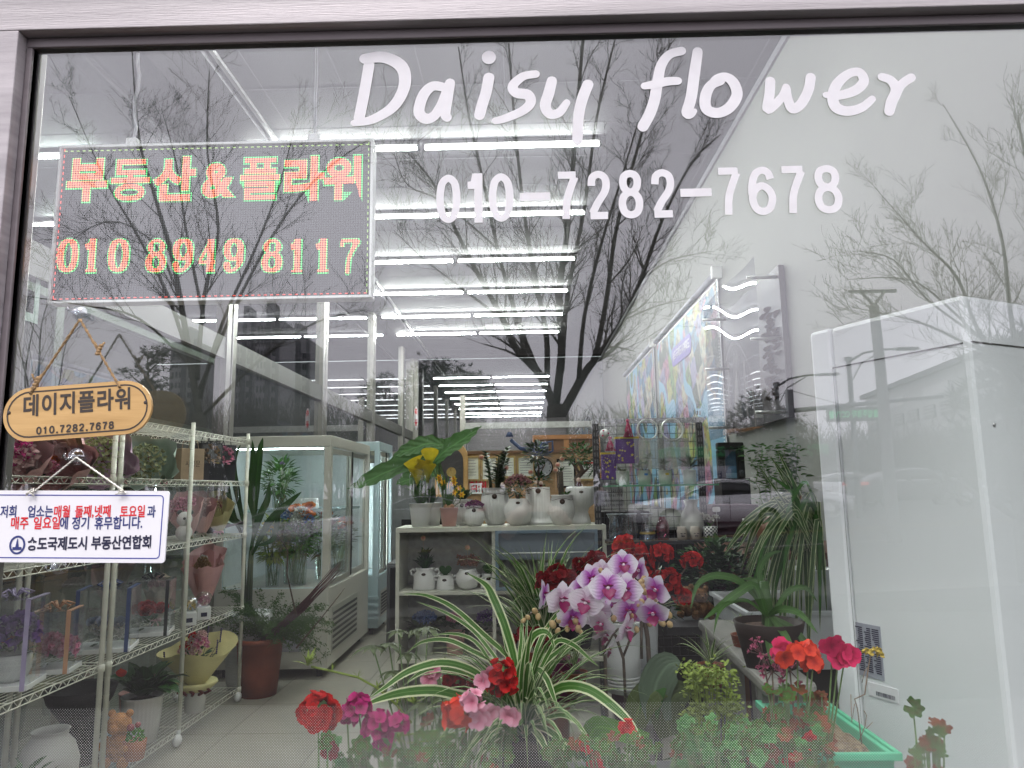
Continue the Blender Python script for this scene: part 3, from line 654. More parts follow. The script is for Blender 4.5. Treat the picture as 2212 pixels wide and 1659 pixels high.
def pot(par,r0,r1,h,m,style='taper',ribs=0,soil=.9,name='pot',z=0,rim=True):
    mb=MB()
    pr={'taper':[(.001,0),(r1,0),(r1+(r0-r1)*.5,h*.5),(r0,h*.97),(r0*1.04,h*.985),(r0*1.04,h),(r0*.93,h),(r0*.9,h*.85),(.001,h*.84)],
        'bulb':[(.001,0),(r1*.62,0),(r1*.80,h*.12),(r1*1.0,h*.38),(r1*.98,h*.56),(r0*1.0,h*.82),(r0*.97,h*.94),(r0*1.06,h*.98),(r0*1.04,h),(r0*.9,h),(r0*.86,h*.9),(.001,h*.89)],
        'goblet':[(.001,0),(r1*.78,0),(r1*.72,h*.08),(r1*.55,h*.30),(r1*.62,h*.42),(r0*.95,h*.55),(r0*1.05,h*.74),(r0*1.0,h*.92),(r0*.90,h),(r0*.82,h),(r0*.8,h*.92),(.001,h*.9)],
        'round':[(.001,0),(r1*.55,0),(r1*.85,h*.15),(r1*1.0,h*.45),(r1*.98,h*.7),(r0*.95,h*.92),(r0*.9,h),(r0*.8,h),(r0*.8,h*.93),(.001,h*.92)],
        'crock':[(.001,0),(r1,0),(r1*1.02,h*.06),(r1*.92,h*.7),(r0*.85,h*.84),(r0*.9,h*.92),(r0*.93,h),(r0*.8,h),(r0*.78,h*.9),(.001,h*.89)],
        'jar':[(.001,0),(r1*.55,0),(r1*.85,h*.2),(r1,h*.5),(r1*.93,h*.75),(r0*.95,h*.9),(r0,h*.97),(r0*1.1,h),(r0*.95,h),(r0*.85,h*.93),(.001,h*.6)]}[style]
    pr=[(a,b+z) for a,b in pr]
    mb.lathe(pr,28,ribs=ribs,amp=.0016 if ribs else 0,rz=(.02,.86) if style!='taper' else (.02,.95)); o=part(name,mb,m,par)
    if soil:
        mb=MB(); mb.lathe([(r0*.86,z+h*(.93 if style!='taper' else .88)),(r0*.4,z+h*.96),(.001,z+h*.97)],16); part('soil',mb,SOIL,par)
    return o
def handles(par,r,h,m,s=1):
    for sd in (-1,1):
        mb=MB(); mb.tube([(sd*r*.86,0,h*.62),(sd*r*1.25,0,h*.70),(sd*r*1.32,0,h*.86),(sd*r*1.1,0,h*.93),(sd*r*.88,0,h*.86)],r*.11,8); part('handle',mb,m,par)
def ptag(par,z,r,sc=1):
    mb=MB(); mb.tube([(r*math.cos(a),r*math.sin(a),z+.006*math.sin(3*a)) for a in [k*2*PI/20 for k in range(20)]],.0013,4,closed=True); part('string',mb,TAGM,par)
    mb=MB(); mb.lathe([(.001,-.001),(.013*sc,-.001),(.013*sc,.001),(.001,.001)],14,M=T(.0,-r-.004,z-.014,rx=PI/2)); part('tag',mb,TAGM,par)
def label_oval(par,z,r,sc=1):
    mb=MB(); mb.lathe([(.001,-.0006),(.014*sc,-.0006),(.001,.0006)],14,M=T(0,-r,z,rx=PI/2)@Matrix.Diagonal((1,.6,1,1))); part('label',mb,TAGM,par)
def pick(par,x,z0,z1,col=(.62,.43,.30)):
    mb=MB(); mb.tube([(x,-.01,z0),(x,-.01,z1)],.0012,4); mb.lathe([(.001,-.001),(.017,-.001),(.017,.001),(.001,.001)],14,M=T(x,-.012,z1+.012,rx=PI/2)); o=part('greeting_pick',mb,mat('kraft tag',col,.6),par)
    mb=MB(); ribbon(mb,[(x-.010,z1+.015),(x+.010,z1+.016)],.003,False,-.0138,0,0,True,1); ribbon(mb,[(x-.008,z1+.008),(x+.007,z1+.008)],.003,False,-.0138,0,0,True,1); part('writing',mb,RED,o)
def florets_mesh(name,m,n=5,r=.012,wid=.9,cup=.3,elev=.35):
    mb=MB()
    for k in range(n): mb.leaf(r,r*wid,elev=elev,droop=-.2,n=3,cup=cup,prof=lambda t:(.25,.85,1,.55)[min(3,int(t*3+.01))],M=T(rz=2*PI*k/n+.1*k))
    return mb.mesh(name,m)
def head(par,c,r,metas,n,seed,name='flower_head',child='floret',half=-.3,s=(.8,1.2),core=None):
    rr_=random.Random(seed); mb=MB(); mb.ball((0,0,0),r*.6,n=8,m=6); h=part(name,mb,core or STEMG,par,M=T(*c))
    for k in range(n):
        z=half+(1-half)*(k+.5)/n; a=k*2.39996+rr_.uniform(-.2,.2); q=math.sqrt(max(0,1-z*z)); dv=Vector((q*math.cos(a),q*math.sin(a),z))
        rot=dv.to_track_quat('Z','Y').to_matrix().to_4x4()
        link(child,rr_.choice(metas),h,M=Matrix.Translation(dv*r*rr_.uniform(.6,.85))@rot@T(rz=rr_.uniform(0,6),rx=rr_.uniform(-.65,.65),ry=rr_.uniform(-.5,.5),s=rr_.uniform(*s)))
    return h
def puff(mb,c,r,n,pr,seed,mi=0,half=-.4,sz=(1,1,1)):
    rr_=random.Random(seed)
    for k in range(n):
        z=half+(1-half)*(k+.5)/n; a=k*2.39996; q=math.sqrt(max(0,1-z*z)); dv=Vector((q*math.cos(a)*sz[0],q*math.sin(a)*sz[1],z*sz[2]))
        rot=dv.to_track_quat('Z','Y').to_matrix().to_4x4()
        for j in range(3): mb.leaf(pr,pr*.9,elev=.4+rr_.uniform(0,.6),droop=-.4,n=2,cup=.25,mi=mi,M=Matrix.Translation(Vector(c)+dv*r*rr_.uniform(.72,1))@rot@T(rz=j*2.1+rr_.random()*2))
def rose(mb,c,r,mi=0,dirv=(0,-.5,1),seed=0):
    rr_=random.Random(seed); rot=Vector(dirv).to_track_quat('Z','Y').to_matrix().to_4x4()
    for ring,(n,el,s,zz) in enumerate(((3,1.4,.55,.35),(4,1.2,.7,.25),(5,.95,.85,.12),(6,.65,1,0))):
        for k in range(n): mb.leaf(r*s,r*.95*s,elev=el,droop=-.1+.5*(ring==3),n=3,cup=.35,mi=mi,prof=lambda t:(.5,.9,1,.6)[min(3,int(t*3+.01))],M=Matrix.Translation(Vector(c))@rot@T(z=zz*r,rz=2*PI*k/n+ring*.7+rr_.uniform(-.15,.15)))
def bushm(mb,c,rx,ry,rz_,n,L,Wd,seed,mi=0,surf=.6,up=.35,nseg=3,mode='ball'):
    rr_=random.Random(seed)
    for k in range(n):
        while True:
            p=Vector((rr_.uniform(-1,1),rr_.uniform(-1,1),rr_.uniform(-1,1)))
            if p.length<=1 and p.length>surf*rr_.random(): break
        dv=(p+Vector((0,0,up))); dv=dv.normalized() if dv.length>.01 else Vector((0,0,1))
        az=math.atan2(dv.y,dv.x); el=math.asin(max(-1,min(1,dv.z)))
        mb.leaf(L*rr_.uniform(.6,1.15),Wd*rr_.uniform(.7,1.15),elev=el*.6+rr_.uniform(-.3,.3),droop=rr_.uniform(.2,1),n=nseg,cup=.15,mi=mi,M=T(c[0]+p.x*rx,c[1]+p.y*ry,c[2]+p.z*rz_,rz=az+rr_.uniform(-.5,.5),rx=rr_.uniform(-.4,.4)))
def pl(par,pts,d,w,m,name='leaf',dd=0,tip=.02,cup=.18,tilt=.3,basew=.55):
    "one strap leaf through layout points at depth d"
    P=[V(a,b,d+dd*(i/(len(pts)-1))) for i,(a,b) in enumerate(pts)]; Q=[]
    for i in range(len(P)-1):
        a,b,c,e=P[max(i-1,0)],P[i],P[i+1],P[min(i+2,len(P)-1)]
        for j in range(4):
            t=j/4; Q.append(.5*((2*b)+(c-a)*t+(2*a-5*b+4*c-e)*t*t+(3*b-a-3*c+e)*t**3))
    Q.append(P[-1]); n=len(Q)-1; vs=[];uv=[];fs=[]; wm=w*d/F
    for i,q in enumerate(Q):
        t=i/n; tg=(Q[min(i+1,n)]-Q[max(i-1,0)]).normalized(); sd=tg.cross(Vector((0,-1,tilt))).normalized(); nr=tg.cross(sd)
        ww=.5*wm*(basew+(1-basew)*min(1,t*3))*(1 if t<.55 else max(tip,1-((t-.55)/.45)**1.7))
        vs+=[q+sd*ww-nr*ww*cup,q+nr*0,q-sd*ww-nr*ww*cup]; uv+=[(0,t),(.5,t),(1,t)]
    for i in range(n): a=i*3; fs+=[(a,a+1,a+4,a+3),(a+1,a+2,a+5,a+4)]
    mb=MB(); mb.add(vs,fs,uv,0,True); return part(name,mb,m,par,True)
# ================= white shelving unit =================
d=4.5; x0,x1=V(855,1140,d).x,V(1309,1136,d).x; yb=d-1.35
SHW=mat('cream laminate',(.62,.62,.53),.4,0,.03,4); SHI=mat('crackled shelf back',(.40,.40,.37),.5,0,.15,25)
zt=V(1080,1137,d).z; zs=[V(1000,1277,d).z, V(1000,1424,d).z]
t=thing('shelving_unit','cream shelving unit with a blue framed cabinet at its right','shelf unit',((x0+x1)/2,yb,FZ))
dp=.36
mb=MB(); mb.box(x0,x1,yb,yb+dp,zt-.03,zt); part('top_board',mb,SHW,t,True,bev=.002)
for x in (x0,x1-.022):
    mb=MB(); mb.box(x,x+.022,yb+.002,yb+dp,FZ,zt-.03); part('side_panel',mb,SHW,t,True)
xm=V(1066,1200,d).x
mb=MB(); mb.box(xm-.01,xm+.01,yb+.01,yb+dp,FZ,zt-.03); part('divider',mb,SHW,t,True)
for z in zs:
    mb=MB(); mb.box(x0+.022,x1-.022,yb+.004,yb+dp,z-.022,z); part('shelf',mb,SHW,t,True)
mb=MB(); mb.box(x0+.022,x1-.022,yb+dp-.01,yb+dp,FZ,zt-.03); part('back_panel',mb,SHI,t,True)
BLU=mat('blue grey frame',(.17,.24,.31),.45,0,.04,6); BLP=mat('blue grey panel',(.20,.235,.28),.5,0,.05,4)
bx1=V(1292,1200,d).x; bz1=V(1100,1146,d).z; bz0=zs[0]+.001
mb=MB()
mb.box(xm+.012,bx1,yb-.012,yb+.01,bz1-.018,bz1); mb.box(xm+.012,xm+.032,yb-.012,yb+.01,bz0,bz1-.018); mb.box(bx1-.018,bx1,yb-.012,yb+.01,bz0,bz1-.018); mb.box(xm+.032,bx1-.018,yb-.012,yb+.01,bz0,bz0+.02); part('blue_frame',mb,BLU,t,True)
mb=MB(); mb.box(xm+.032,bx1-.018,yb+.012,yb+.02,bz0+.18,bz1-.018); part('blue_panel',mb,BLP,t,True)
mb=MB(); mb.tube([(xm+.03,yb-.004,bz0+.22),(bx1-.02,yb-.004,bz0+.222)],.004,6); part('white_rail',mb,PLW,t,True)
mb=MB(); mb.box(x0-.02,x1+.02,yb-.03,yb+dp+.02,FZ,FZ+.05); part('plinth',mb,SHW,t,True)
def S_(px): return px*d/F
def on(px,z,dy=.12,lab='',name='potted_plant',cat='potted plant',group=None,y=None):
    x=V(px,1100,d).x; return thing(name,lab,cat,(x,yb+dy,z+.001),group=group)
def Zp(x): return 663.7+x*.3001
u=.3001*d/F   # metres per pixel of the close-up grid
# 1 calla lilies in two white plastic pots
for k,(cx,dy) in enumerate(((800,.10),(858,.22))):
    t=on(Zp(cx),zt,dy,('white plastic pot of yellow calla lilies in clear film, far left of the shelf top','second white plastic pot tucked behind the yellow calla lilies')[k])
    pot(t,.071,.055,.145,PLW)
    if k==0:
        mb=MB(); mb.lathe([(.055,.12),(.075,.30),(.062,.36)],20); part('film_sleeve',mb,glassy('clear film',(.96,.97,.97),.07,.05,edge=.8),t)
        rq=random.Random(2)
        for j,(fx,fz,sc_) in enumerate(((-.055,.33,1.5),(.01,.305,1.4),(.045,.29,1.3),(.06,.37,1.5),(-.02,.27,1.2),(.02,.34,1.1))):
            mb=MB(); mb.tube([(fx*.3,0,.13),(fx*.8,-.01,fz-.06),(fx,-.015,fz-.01)],.005,6); part('stem',mb,STEMG,t)
            mb=MB(); n=14; vs=[];fs=[];uv=[]
            for i in range(5):
                tt=i/4; 
                for q in range(n+1):
                    a=2*PI*q/n; rr2=(.006+.030*tt**1.8)*sc_*(1+.35*tt*max(0,math.cos(a+.5*j))); vs.append((fx+rr2*math.cos(a),-.015+rr2*math.sin(a)*.8,fz-.02+(.075*tt+.02*tt*tt*math.cos(a+.5*j))*sc_)); uv.append((.5,tt))
            for i in range(4):
                for q in range(n): b=i*(n+1)+q; fs.append((b,b+1,b+n+2,b+n+1))
            mb.add(vs,fs,uv,0,True); fl_=part('flower',mb,petalmat('calla yellow',(.30,.38,.03),(.85,.66,.03)),t)
        put_leaves(t,leafvars('cal',LMD,.17,.06,4,3,elev=1.2,droop=.9),12,4,o=(0,0,.14),rt=.02,s=(.7,1.1))
    else: put_leaves(t,leafvars('cal2',LDK,.13,.05,3,3,elev=1.2,droop=.9),8,4,o=(0,0,.14),rt=.02)
# 2 daffodils
t=on(Zp(1010),zt,.09,'dusty pink pot of small yellow daffodils beside the calla lilies'); pot(t,.058,.043,.115,PINKP)
put_leaves(t,leafvars('daf',LMD,.24,.011,5,6,elev=1.45,droop=.5,n=5),34,5,o=(0,0,.11),rt=.018,s=(.6,1.1),tilt=(-.15,.15))
mb=MB(); 
for j in range(3): mb.ball(((j-1)*.018,-.01,.118),.017,n=8,m=6,sc=(1,1,1.2))
part('bulb',mb,mat('bulb skin',(.32,.18,.09),.7,0,.3,40),t)
for j,(fx,fz) in enumerate(((-.055,.285),(-.035,.27),(.0,.252),(.035,.27),(.03,.295),(.065,.235),(.082,.195),(.035,.21),(-.06,.305),(.02,.262))):
    f=thing_part=None
    mb=MB(); mb.tube([(fx*.3,0,.12),(fx*.8,0,fz-.05),(fx,-.01,fz)],.0025,5); s_=part('stem',mb,STEMG,t)
    mb=MB()
    for k in range(6): mb.leaf(.024,.015,elev=.15,droop=0,n=2,cup=.1,mi=0,M=T(fx,-.018,fz,rx=PI/2-.2)@T(rz=k*PI/3))
    mb.lathe([(.004,.0),(.006,.008),(.010,.012)],10,mi=1,M=T(fx,-.018,fz,rx=PI/2-.2)); part('flower',mb,[PYE,mat('daffodil cup',(.80,.38,.01),.5)],t)
# 3 small ribbed with anthurium leaves behind
t=on(Zp(1095),zt,.24,'small white ribbed pot half hidden behind the daffodils'); pot(t,.060,.064,.165,CER,'bulb',22); ptag(t,.14,.062)
put_leaves(t,leafvars('bk',LDK,.10,.055,4,7,elev=1.1,droop=.8,n=4),22,8,o=(0,0,.16),rt=.015,s=(.7,1.2))
# 4 purple
t=on(Zp(1197),zt,.08,'smallest round ribbed white pot with a low purple flower mound'); pot(t,.050,.064,.125,CER,'bulb',24); ptag(t,.112,.052)
mb=MB(); puff(mb,(0,0,.13),.055,60,.014,3,sz=(1,1,.45)); part('flowers',mb,petalmat('plum petal',(.05,.02,.05),(.30,.06,.22)),t,kind='stuff')
# 5 ZZ plant
t=on(Zp(1345),zt,.17,'largest ribbed white jar with a tall dark green zamioculcas'); pot(t,.082,.094,.235,CER,'jar',30); ptag(t,.195,.086,1.3); pick(t,-.085,.2,.42); pick(t,.075,.2,.35)
rq=random.Random(4)
zl=MB(); zl.leaf(.062,.034,elev=.5,droop=.6,n=3); zl=zl.mesh('leaf',LDK)
for j in range(13):
    a=rq.uniform(0,2*PI); ln=rq.uniform(.14,.29); ls=rq.uniform(.03,.10); p0=Vector((.03*math.cos(a),.03*math.sin(a),.2)); p1=p0+Vector((math.cos(a)*ls*.4,math.sin(a)*ls*.4,ln*.6)); p2=p0+Vector((math.cos(a)*ls,math.sin(a)*ls,ln))
    mb=MB(); mb.tube([p0,p1,p2],[.009,.006,.002],6); st=part('stem',mb,mat('zz stem',(.05,.07,.03),.5),t)
    for k in range(16):
        f=.25+.75*k/15; q=p0.lerp(p1,f*2) if f<.5 else p1.lerp(p2,f*2-1)
        link('leaf',zl,st,M=T(*q,rz=a+(PI/2 if k%2 else -PI/2)+rq.uniform(-.4,.4),s=1.1-.4*f))
mb=MB(); mb.ball((.05,-.05,.255),.014); mb.ball((.05,-.05,.235),.013,mi=1,sc=(1,1,1.3)); part('figurine',mb,[mat('doll face',(.7,.5,.4),.6),PDR],t)
# 6 kalanchoe pink
t=on(Zp(1517),zt,.09,'smooth round white pot with a bushy dusty pink kalanchoe'); pot(t,.066,.09,.165,CER,'round'); label_oval(t,.14,.088)
mb=MB(); bushm(mb,(0,0,.235),.08,.07,.06,260,.03,.018,9,up=.4); part('foliage',mb,LDK,t,kind='stuff')
mb=MB(); rq=random.Random(6)
for j in range(90):
    a=rq.uniform(0,6.3); rr2=.085*math.sqrt(rq.random()); puff(mb,(rr2*math.cos(a),rr2*math.sin(a),.255+.05*(1-(rr2/.085)**2)+rq.uniform(-.012,.012)),.006,3,.010,j)
part('flowers',mb,petalmat('dusty pink',(.35,.08,.12),(.62,.32,.34)),t,kind='stuff')
mb=MB(); mb.tube([(0,0,.15),(.01,0,.2)],.008,6); mb.tube([(0,0,.15),(-.02,0,.22)],.006,6); part('stem',mb,STEMB,t)
# 7 straight ribbed
t=on(Zp(1667),zt,.2,'tall straight ribbed white pot standing in front of the wall clock')
mb=MB(); mb.lathe([(.001,0),(.098,0),(.098,.018),(.086,.02),(.082,.05),(.076,.235),(.066,.235),(.064,.21),(.001,.21)],28,ribs=26,amp=.0018,rz=(.1,1)); part('pot',mb,CER,t); ptag(t,.225,.078,1.3)
mb=MB(); mb.tube([(0,0,.2),(.01,0,.36),(-.01,0,.44)],[.008,.006,.003],6); mb.tube([(.005,0,.3),(.05,0,.38)],.004,5); part('trunk',mb,STEMB,t)
mb=MB(); bushm(mb,(0,0,.45),.075,.06,.07,150,.05,.024,12); bushm(mb,(.01,0,.27),.06,.05,.05,90,.045,.02,13); part('foliage',mb,LDK,t,kind='stuff'); pick(t,-.045,.22,.32)
mb=MB(); mb.ball((.02,-.05,.26),.013); mb.ball((.02,-.05,.243),.012,mi=1,sc=(1,1,1.3)); part('figurine',mb,[MATS['doll face'],PDR],t)
# 8 cactus stem
t=on(Zp(1838),zt,.08,'round ribbed white pot with an upright scaly palm stem and tuft'); pot(t,.066,.079,.185,CER,'bulb',26); ptag(t,.158,.07,1.3)
mb=MB(); mb.tube([(0,0,.17),(-.005,0,.25),(0,0,.33)],[.018,.02,.013],9); part('trunk',mb,mat('scaly stem',(.07,.06,.04),.9,0,.4,120,1.5,160),t)
put_leaves(t,leafvars('cy',LDK,.06,.007,3,9,elev=.9,droop=.9),26,9,o=(0,0,.33),s=(.6,1.1)); pick(t,-.02,.2,.36)
put_leaves(t,leafvars('cy2',LMD,.06,.02,3,9,elev=.7,droop=.9),12,10,o=(.03,-.02,.18),s=(.5,1.1))
# 9 bonsai ficus in goblet
t=on(Zp(1982),zt,.17,'white goblet shaped ribbed pot with a bonsai ficus, rightmost on the shelf top'); pot(t,.095,.085,.235,CER,'goblet',30); label_oval(t,.20,.098)
mb=MB(); mb.tube([(0,0,.21),(-.02,0,.28),(.02,.0,.34),(-.01,0,.42)],[.026,.020,.014,.006],8); mb.tube([(.0,0,.3),(.07,0,.36)],[.012,.005],6); mb.tube([(0,0,.32),(-.07,0,.42)],[.01,.004],6); part('trunk',mb,STEMB,t)
mb=MB(); bushm(mb,(0,0,.44),.11,.08,.075,300,.034,.018,14); bushm(mb,(.09,0,.35),.05,.04,.04,70,.034,.018,15); part('foliage',mb,LMD,t,kind='stuff'); pick(t,-.11,.25,.40); pick(t,-.155,.2,.33)
mb=MB(); mb.ball((-.01,-.05,.275),.016); mb.ball((-.01,-.05,.25),.015,mi=1,sc=(1,1,1.3)); part('figurine',mb,[MATS['doll face'],PDR],t)
# cubby pots
z=zs[0]
def heart(t,h,r):
    mb=MB(); pts=[]
    for k in range(24):
        a=2*PI*k/24; pts.append((.0026*r*16*math.sin(a)**3*10/10, .0026*r*(13*math.cos(a)-5*math.cos(2*a)-2*math.cos(3*a)-math.cos(4*a))))
    plate(mb,pts,-.004,.004,T(0,0,h)); part('heart_leaf',mb,LDK,t,bev=.002)
t=on(Zp(830),z,.12,'two handled white crock with a dark rosette plant, left in the middle cubby'); pot(t,.065,.075,.13,CER,'crock'); handles(t,.07,.13,CER); label_oval(t,.095,.072); pick(t,-.01,.2,.30)
put_leaves(t,leafvars('dk',LDK,.085,.055,4,17,elev=1.0,droop=.5,n=4,cup=.3),34,18,o=(0,0,.125),rt=.02,s=(.6,1.2)); put_leaves(t,leafvars('dk2',LDK,.075,.05,4,17,elev=1.2,droop=.4,n=4,cup=.3),22,19,o=(0,0,.18),rt=.01,s=(.6,1.2))
t=on(Zp(983),z,.08,'small two handled crock with a heart shaped leaf, left of the sedum pot'); pot(t,.052,.056,.09,CER,'crock'); handles(t,.055,.09,CER); label_oval(t,.062,.055); heart(t,.115,.95)
t=on(Zp(1143),z,.10,'round white pot of pink and red sedum in the middle cubby'); pot(t,.056,.075,.122,CER,'round'); label_oval(t,.10,.07); pick(t,0,.15,.24)
mb=MB(); rq=random.Random(8)
for j in range(46):
    a=rq.uniform(0,6.3); rr2=.066*math.sqrt(rq.random()); puff(mb,(rr2*math.cos(a),rr2*math.sin(a),.15+rq.uniform(-.01,.045)),.009,5,.014,j)
part('rosettes',mb,petalmat('sedum',(.14,.16,.07),(.5,.16,.14)),t,kind='stuff')
t=on(Zp(1295),z,.12,'small handled crock with a heart leaf, cut off by the blue cabinet'); pot(t,.05,.056,.09,CER,'crock'); handles(t,.055,.09,CER); label_oval(t,.062,.055); heart(t,.115,.95)
for i,(cx,mm,pm,lab) in enumerate(((825,PBL,mat('pale green pot',(.45,.48,.42),.5),'blue hydrangea in a pale green pot on the lower shelf'),(1045,PPK,PINKP,'pink cyclamen in a dusty pink pot on the lower shelf'),(1290,PPU,mat('beige pot',(.4,.37,.3),.6),'violet hydrangea behind the spider plant leaves on the lower shelf'))):
    t=on(Zp(cx),zs[1],.14,lab); pot(t,.062,.05,.135,pm)
    mb=MB(); bushm(mb,(0,0,.155),.09,.07,.035,36,.08,.05,30+i); part('foliage',mb,LDK,t)
    mb=MB(); puff(mb,(0,0,.215),.07 if i!=1 else .05,110,.017,i,sz=(1,1,.6)); part('flower_head',mb,mm,t)
# glass jars in the blue cabinet
t=on(1185,zs[0],.06,'clear glass preserving jar on the shelf of the blue cabinet','glass_jar','jar')
mb=MB(); mb.lathe([(.001,0),(.05,0),(.052,.09),(.03,.12),(.03,.14)],18); part('jar_body',mb,glassy('jar glass',(.93,.95,.96),.12,0,edge=.9),t); mb=MB(); mb.lathe([(.033,.14),(.033,.155),(.001,.155)],16); part('lid',mb,PLW,t)
# ================= large taro and back area =================
p=V(985,1060,5.4); t=thing('taro_plant','big leaved green taro plant rising behind the calla lilies','plant',(p.x,p.y,FZ))
mb=MB(); mb.lathe([(.001,0),(.12,0),(.17,.35),(.15,.35),(.001,.32)],20); part('pot',mb,CERM,t)
def taro(pts,dd,w,dp=0,label=None):
    # blade outline from a midrib through the layout points, w half-width profile in metres
    P=[V(a,b,dd+dp*i/(len(pts)-1)) for i,(a,b) in enumerate(pts)]; Q=[]
    for i in range(len(P)-1):
        a,b,c,e=P[max(i-1,0)],P[i],P[i+1],P[min(i+2,len(P)-1)]
        for j in range(5):
            s=j/5; Q.append(.5*((2*b)+(c-a)*s+(2*a-5*b+4*c-e)*s*s+(3*b-a-3*c+e)*s**3))
    Q.append(P[-1]); n=len(Q)-1; vs=[];uv=[];fs=[]; K=6
    for i,q in enumerate(Q):
        s=i/n; tg=(Q[min(i+1,n)]-Q[max(i-1,0)]).normalized(); sd=tg.cross(Vector((0,-1,.5))).normalized(); nr=tg.cross(sd).normalized()
        ww=w*(math.sin(PI*min(1,s*.85+.15))**.7)*(1 if s<.5 else (1-((s-.5)/.5)**2)*.999+.001)*(1+.05*math.sin(i*2.1))
        for k in range(-3,4):
            f=k/3; vs.append(q+sd*ww*f-nr*(ww*.35*f*f)+nr*(.012*math.sin(i*1.9+k))*abs(f)); uv.append((.5+.5*f,s))
    for i in range(n):
        for k in range(K): a=i*(K+1)+k; fs.append((a,a+1,a+K+2,a+K+1))
    mb=MB(); mb.add(vs,fs,uv,0,True); return part('leaf',mb,LAL,t,True)
taro([(940,985),(890,998),(830,1022),(780,1045),(750,1056)],5.0,.07)
taro([(905,965),(930,950),(960,930),(1000,935),(1038,922)],5.3,.12) if False else taro([(938,998),(960,975),(990,955),(1020,935),(1040,920)],5.2,.065)
taro([(958,962),(925,958),(895,968),(866,978),(845,990)],4.95,.06); taro([(952,1010),(930,1018),(900,1030),(870,1040),(855,1046)],5.7,.08)
for a,b in (((935,985),(968,1150)),((930,1000),(975,1150)),((940,978),(972,1150)),((950,1000),(978,1150))):
    mb=MB(); mb.tube([V(*b,5.4),V((a[0]+b[0])/2+6,(a[1]+b[1])/2,5.35),V(*a,5.2)],[.014,.011,.007],7); part('leaf_stalk',mb,STEMG,t,True)
# rear office partition with cork board, certificates and clock
d=7.6; CORK=mat('tan cork board',(.36,.215,.10),.7,0,.12,40,.2,200); OAK=mat('brown cabinet wood',(.16,.075,.03),.5,0,.2,5,0,stretch=(1,1,.2)); GOLD=mat('gilt frame',(.45,.32,.12),.4,.4,.15); CPAP=mat('certificate paper',(.66,.68,.60),.6)
def Zc(x,y,dd=d): return V(663.7+x*.3001,885+y*.3001,dd)
a=Zc(1130,320); b=Zc(2095,800)
t=thing('cork_board','tan board partition carrying framed certificates behind the pots','board',((a.x+b.x)/2,a.y,FZ))
mb=MB(); mb.box(a.x,b.x,a.y+.02,a.y+.06,FZ,a.z); part('panel',mb,CORK,t,True)
mb=MB(); mb.box(a.x-.02,b.x,a.y-.0,a.y+.07,a.z,a.z+.03); part('top_rail',mb,OAK,t,True)
def frame(x0_,y0_,x1_,y1_,label,fm=GOLD,lines=6,red=False,name='certificate'):
    a=Zc(x0_,y0_); b=Zc(x1_,y1_); t=thing(name,label,'certificate' if name=='certificate' else 'sign',((a.x+b.x)/2,a.y-.02,b.z)); y=a.y+.0
    f=.018; mb=MB(); mb.box(a.x,b.x,y-.01,y+.019,b.z,b.z+f); mb.box(a.x,b.x,y-.01,y+.019,a.z-f,a.z); mb.box(a.x,a.x+f,y-.01,y+.019,b.z+f,a.z-f); mb.box(b.x-f,b.x,y-.01,y+.019,b.z+f,a.z-f); part('frame',mb,fm,t,True)
    mb=MB(); mb.box(a.x+f,b.x-f,y+.005,y+.017,b.z+f,a.z-f); part('paper',mb,CPAP,t,True)
    mb=MB(); w=b.x-a.x; h=a.z-b.z
    for k in range(lines):
        z=a.z-f-h*(.12+.7*k/lines); l=w*(.25 if k==0 else R.uniform(.28,.38)); mb.box((a.x+b.x)/2-l,(a.x+b.x)/2+l*R.uniform(.7,1),y+.0035,y+.0045,z,z+.006)
    if lines: part('text_lines',mb,mat('grey print',(.25,.25,.25),.6),t,True)
    if red: mb=MB(); mb.box(a.x+w*.3,b.x-w*.1,y+.003,y+.0045,a.z-f-h*.14,a.z-f-h*.07); part('red_heading',mb,RED,t,True)
    return t
frame(1120,335,1245,512,'gilt framed certificate, leftmost on the board'); frame(1250,340,1372,512,'gilt framed certificate hidden behind the tall zamioculcas'); frame(1378,335,1500,490,'narrow framed certificate just left of the zamioculcas tag')
frame(1508,335,1640,490,'framed certificate left of the wall clock'); frame(1795,355,1935,560,'dark framed notice right of the wall clock',BLKP,8); frame(1950,355,2085,510,'notice with a red heading at the right of the board',GOLD,7,True)
t=frame(1168,530,1255,605,'small white sign with red Korean amount under the certificates',PLW,0,name='small_sign'); p=Zc(1212,562); textobj('lettering','2억원',.13,RED,t,Matrix.Translation((0,.019,p.z-t.location.z))@UPR,.004,.8); p=Zc(1212,590); textobj('lettering','손해배상책임보장',.035,INK2,t,Matrix.Translation((0,.019,p.z-t.location.z))@UPR,.001,.9)
c=Zc(1700,415); r=Zc(1768,415).x-c.x
t=thing('wall_clock','round white wall clock with black rim on the tan board','clock',c)
mb=MB(); mb.lathe([(r*.88,.0),(r*.9,.03),(r,.03),(r,-.0),(r*.88,0)],40,M=Matrix.Rotation(PI/2,4,'X')); part('rim',mb,BLKP,t)
mb=MB(); mb.lathe([(.001,.008),(r*.9,.008)],40,M=Matrix.Rotation(PI/2,4,'X')); part('dial',mb,PAP,t)
for k in range(1,13): a_=PI/2-k*PI/6; textobj('numeral',str(k),r*.22,INK2,t,T(r*.72*math.cos(a_),-.011,r*.72*math.sin(a_))@UPR,.001)
mb=MB(); mb.tube([(0,-.014,0),(-r*.45,-.014,-r*.15)],.006,5); part('hour_hand',mb,INK2,t); mb=MB(); mb.tube([(0,-.016,0),(-r*.35,-.016,r*.6)],.004,5); part('minute_hand',mb,INK2,t)
p=Zc(1040,415,7.5); t=thing('mantel_clock','arched wooden case clock beside the certificates','clock',(p.x,p.y,p.z-.25))
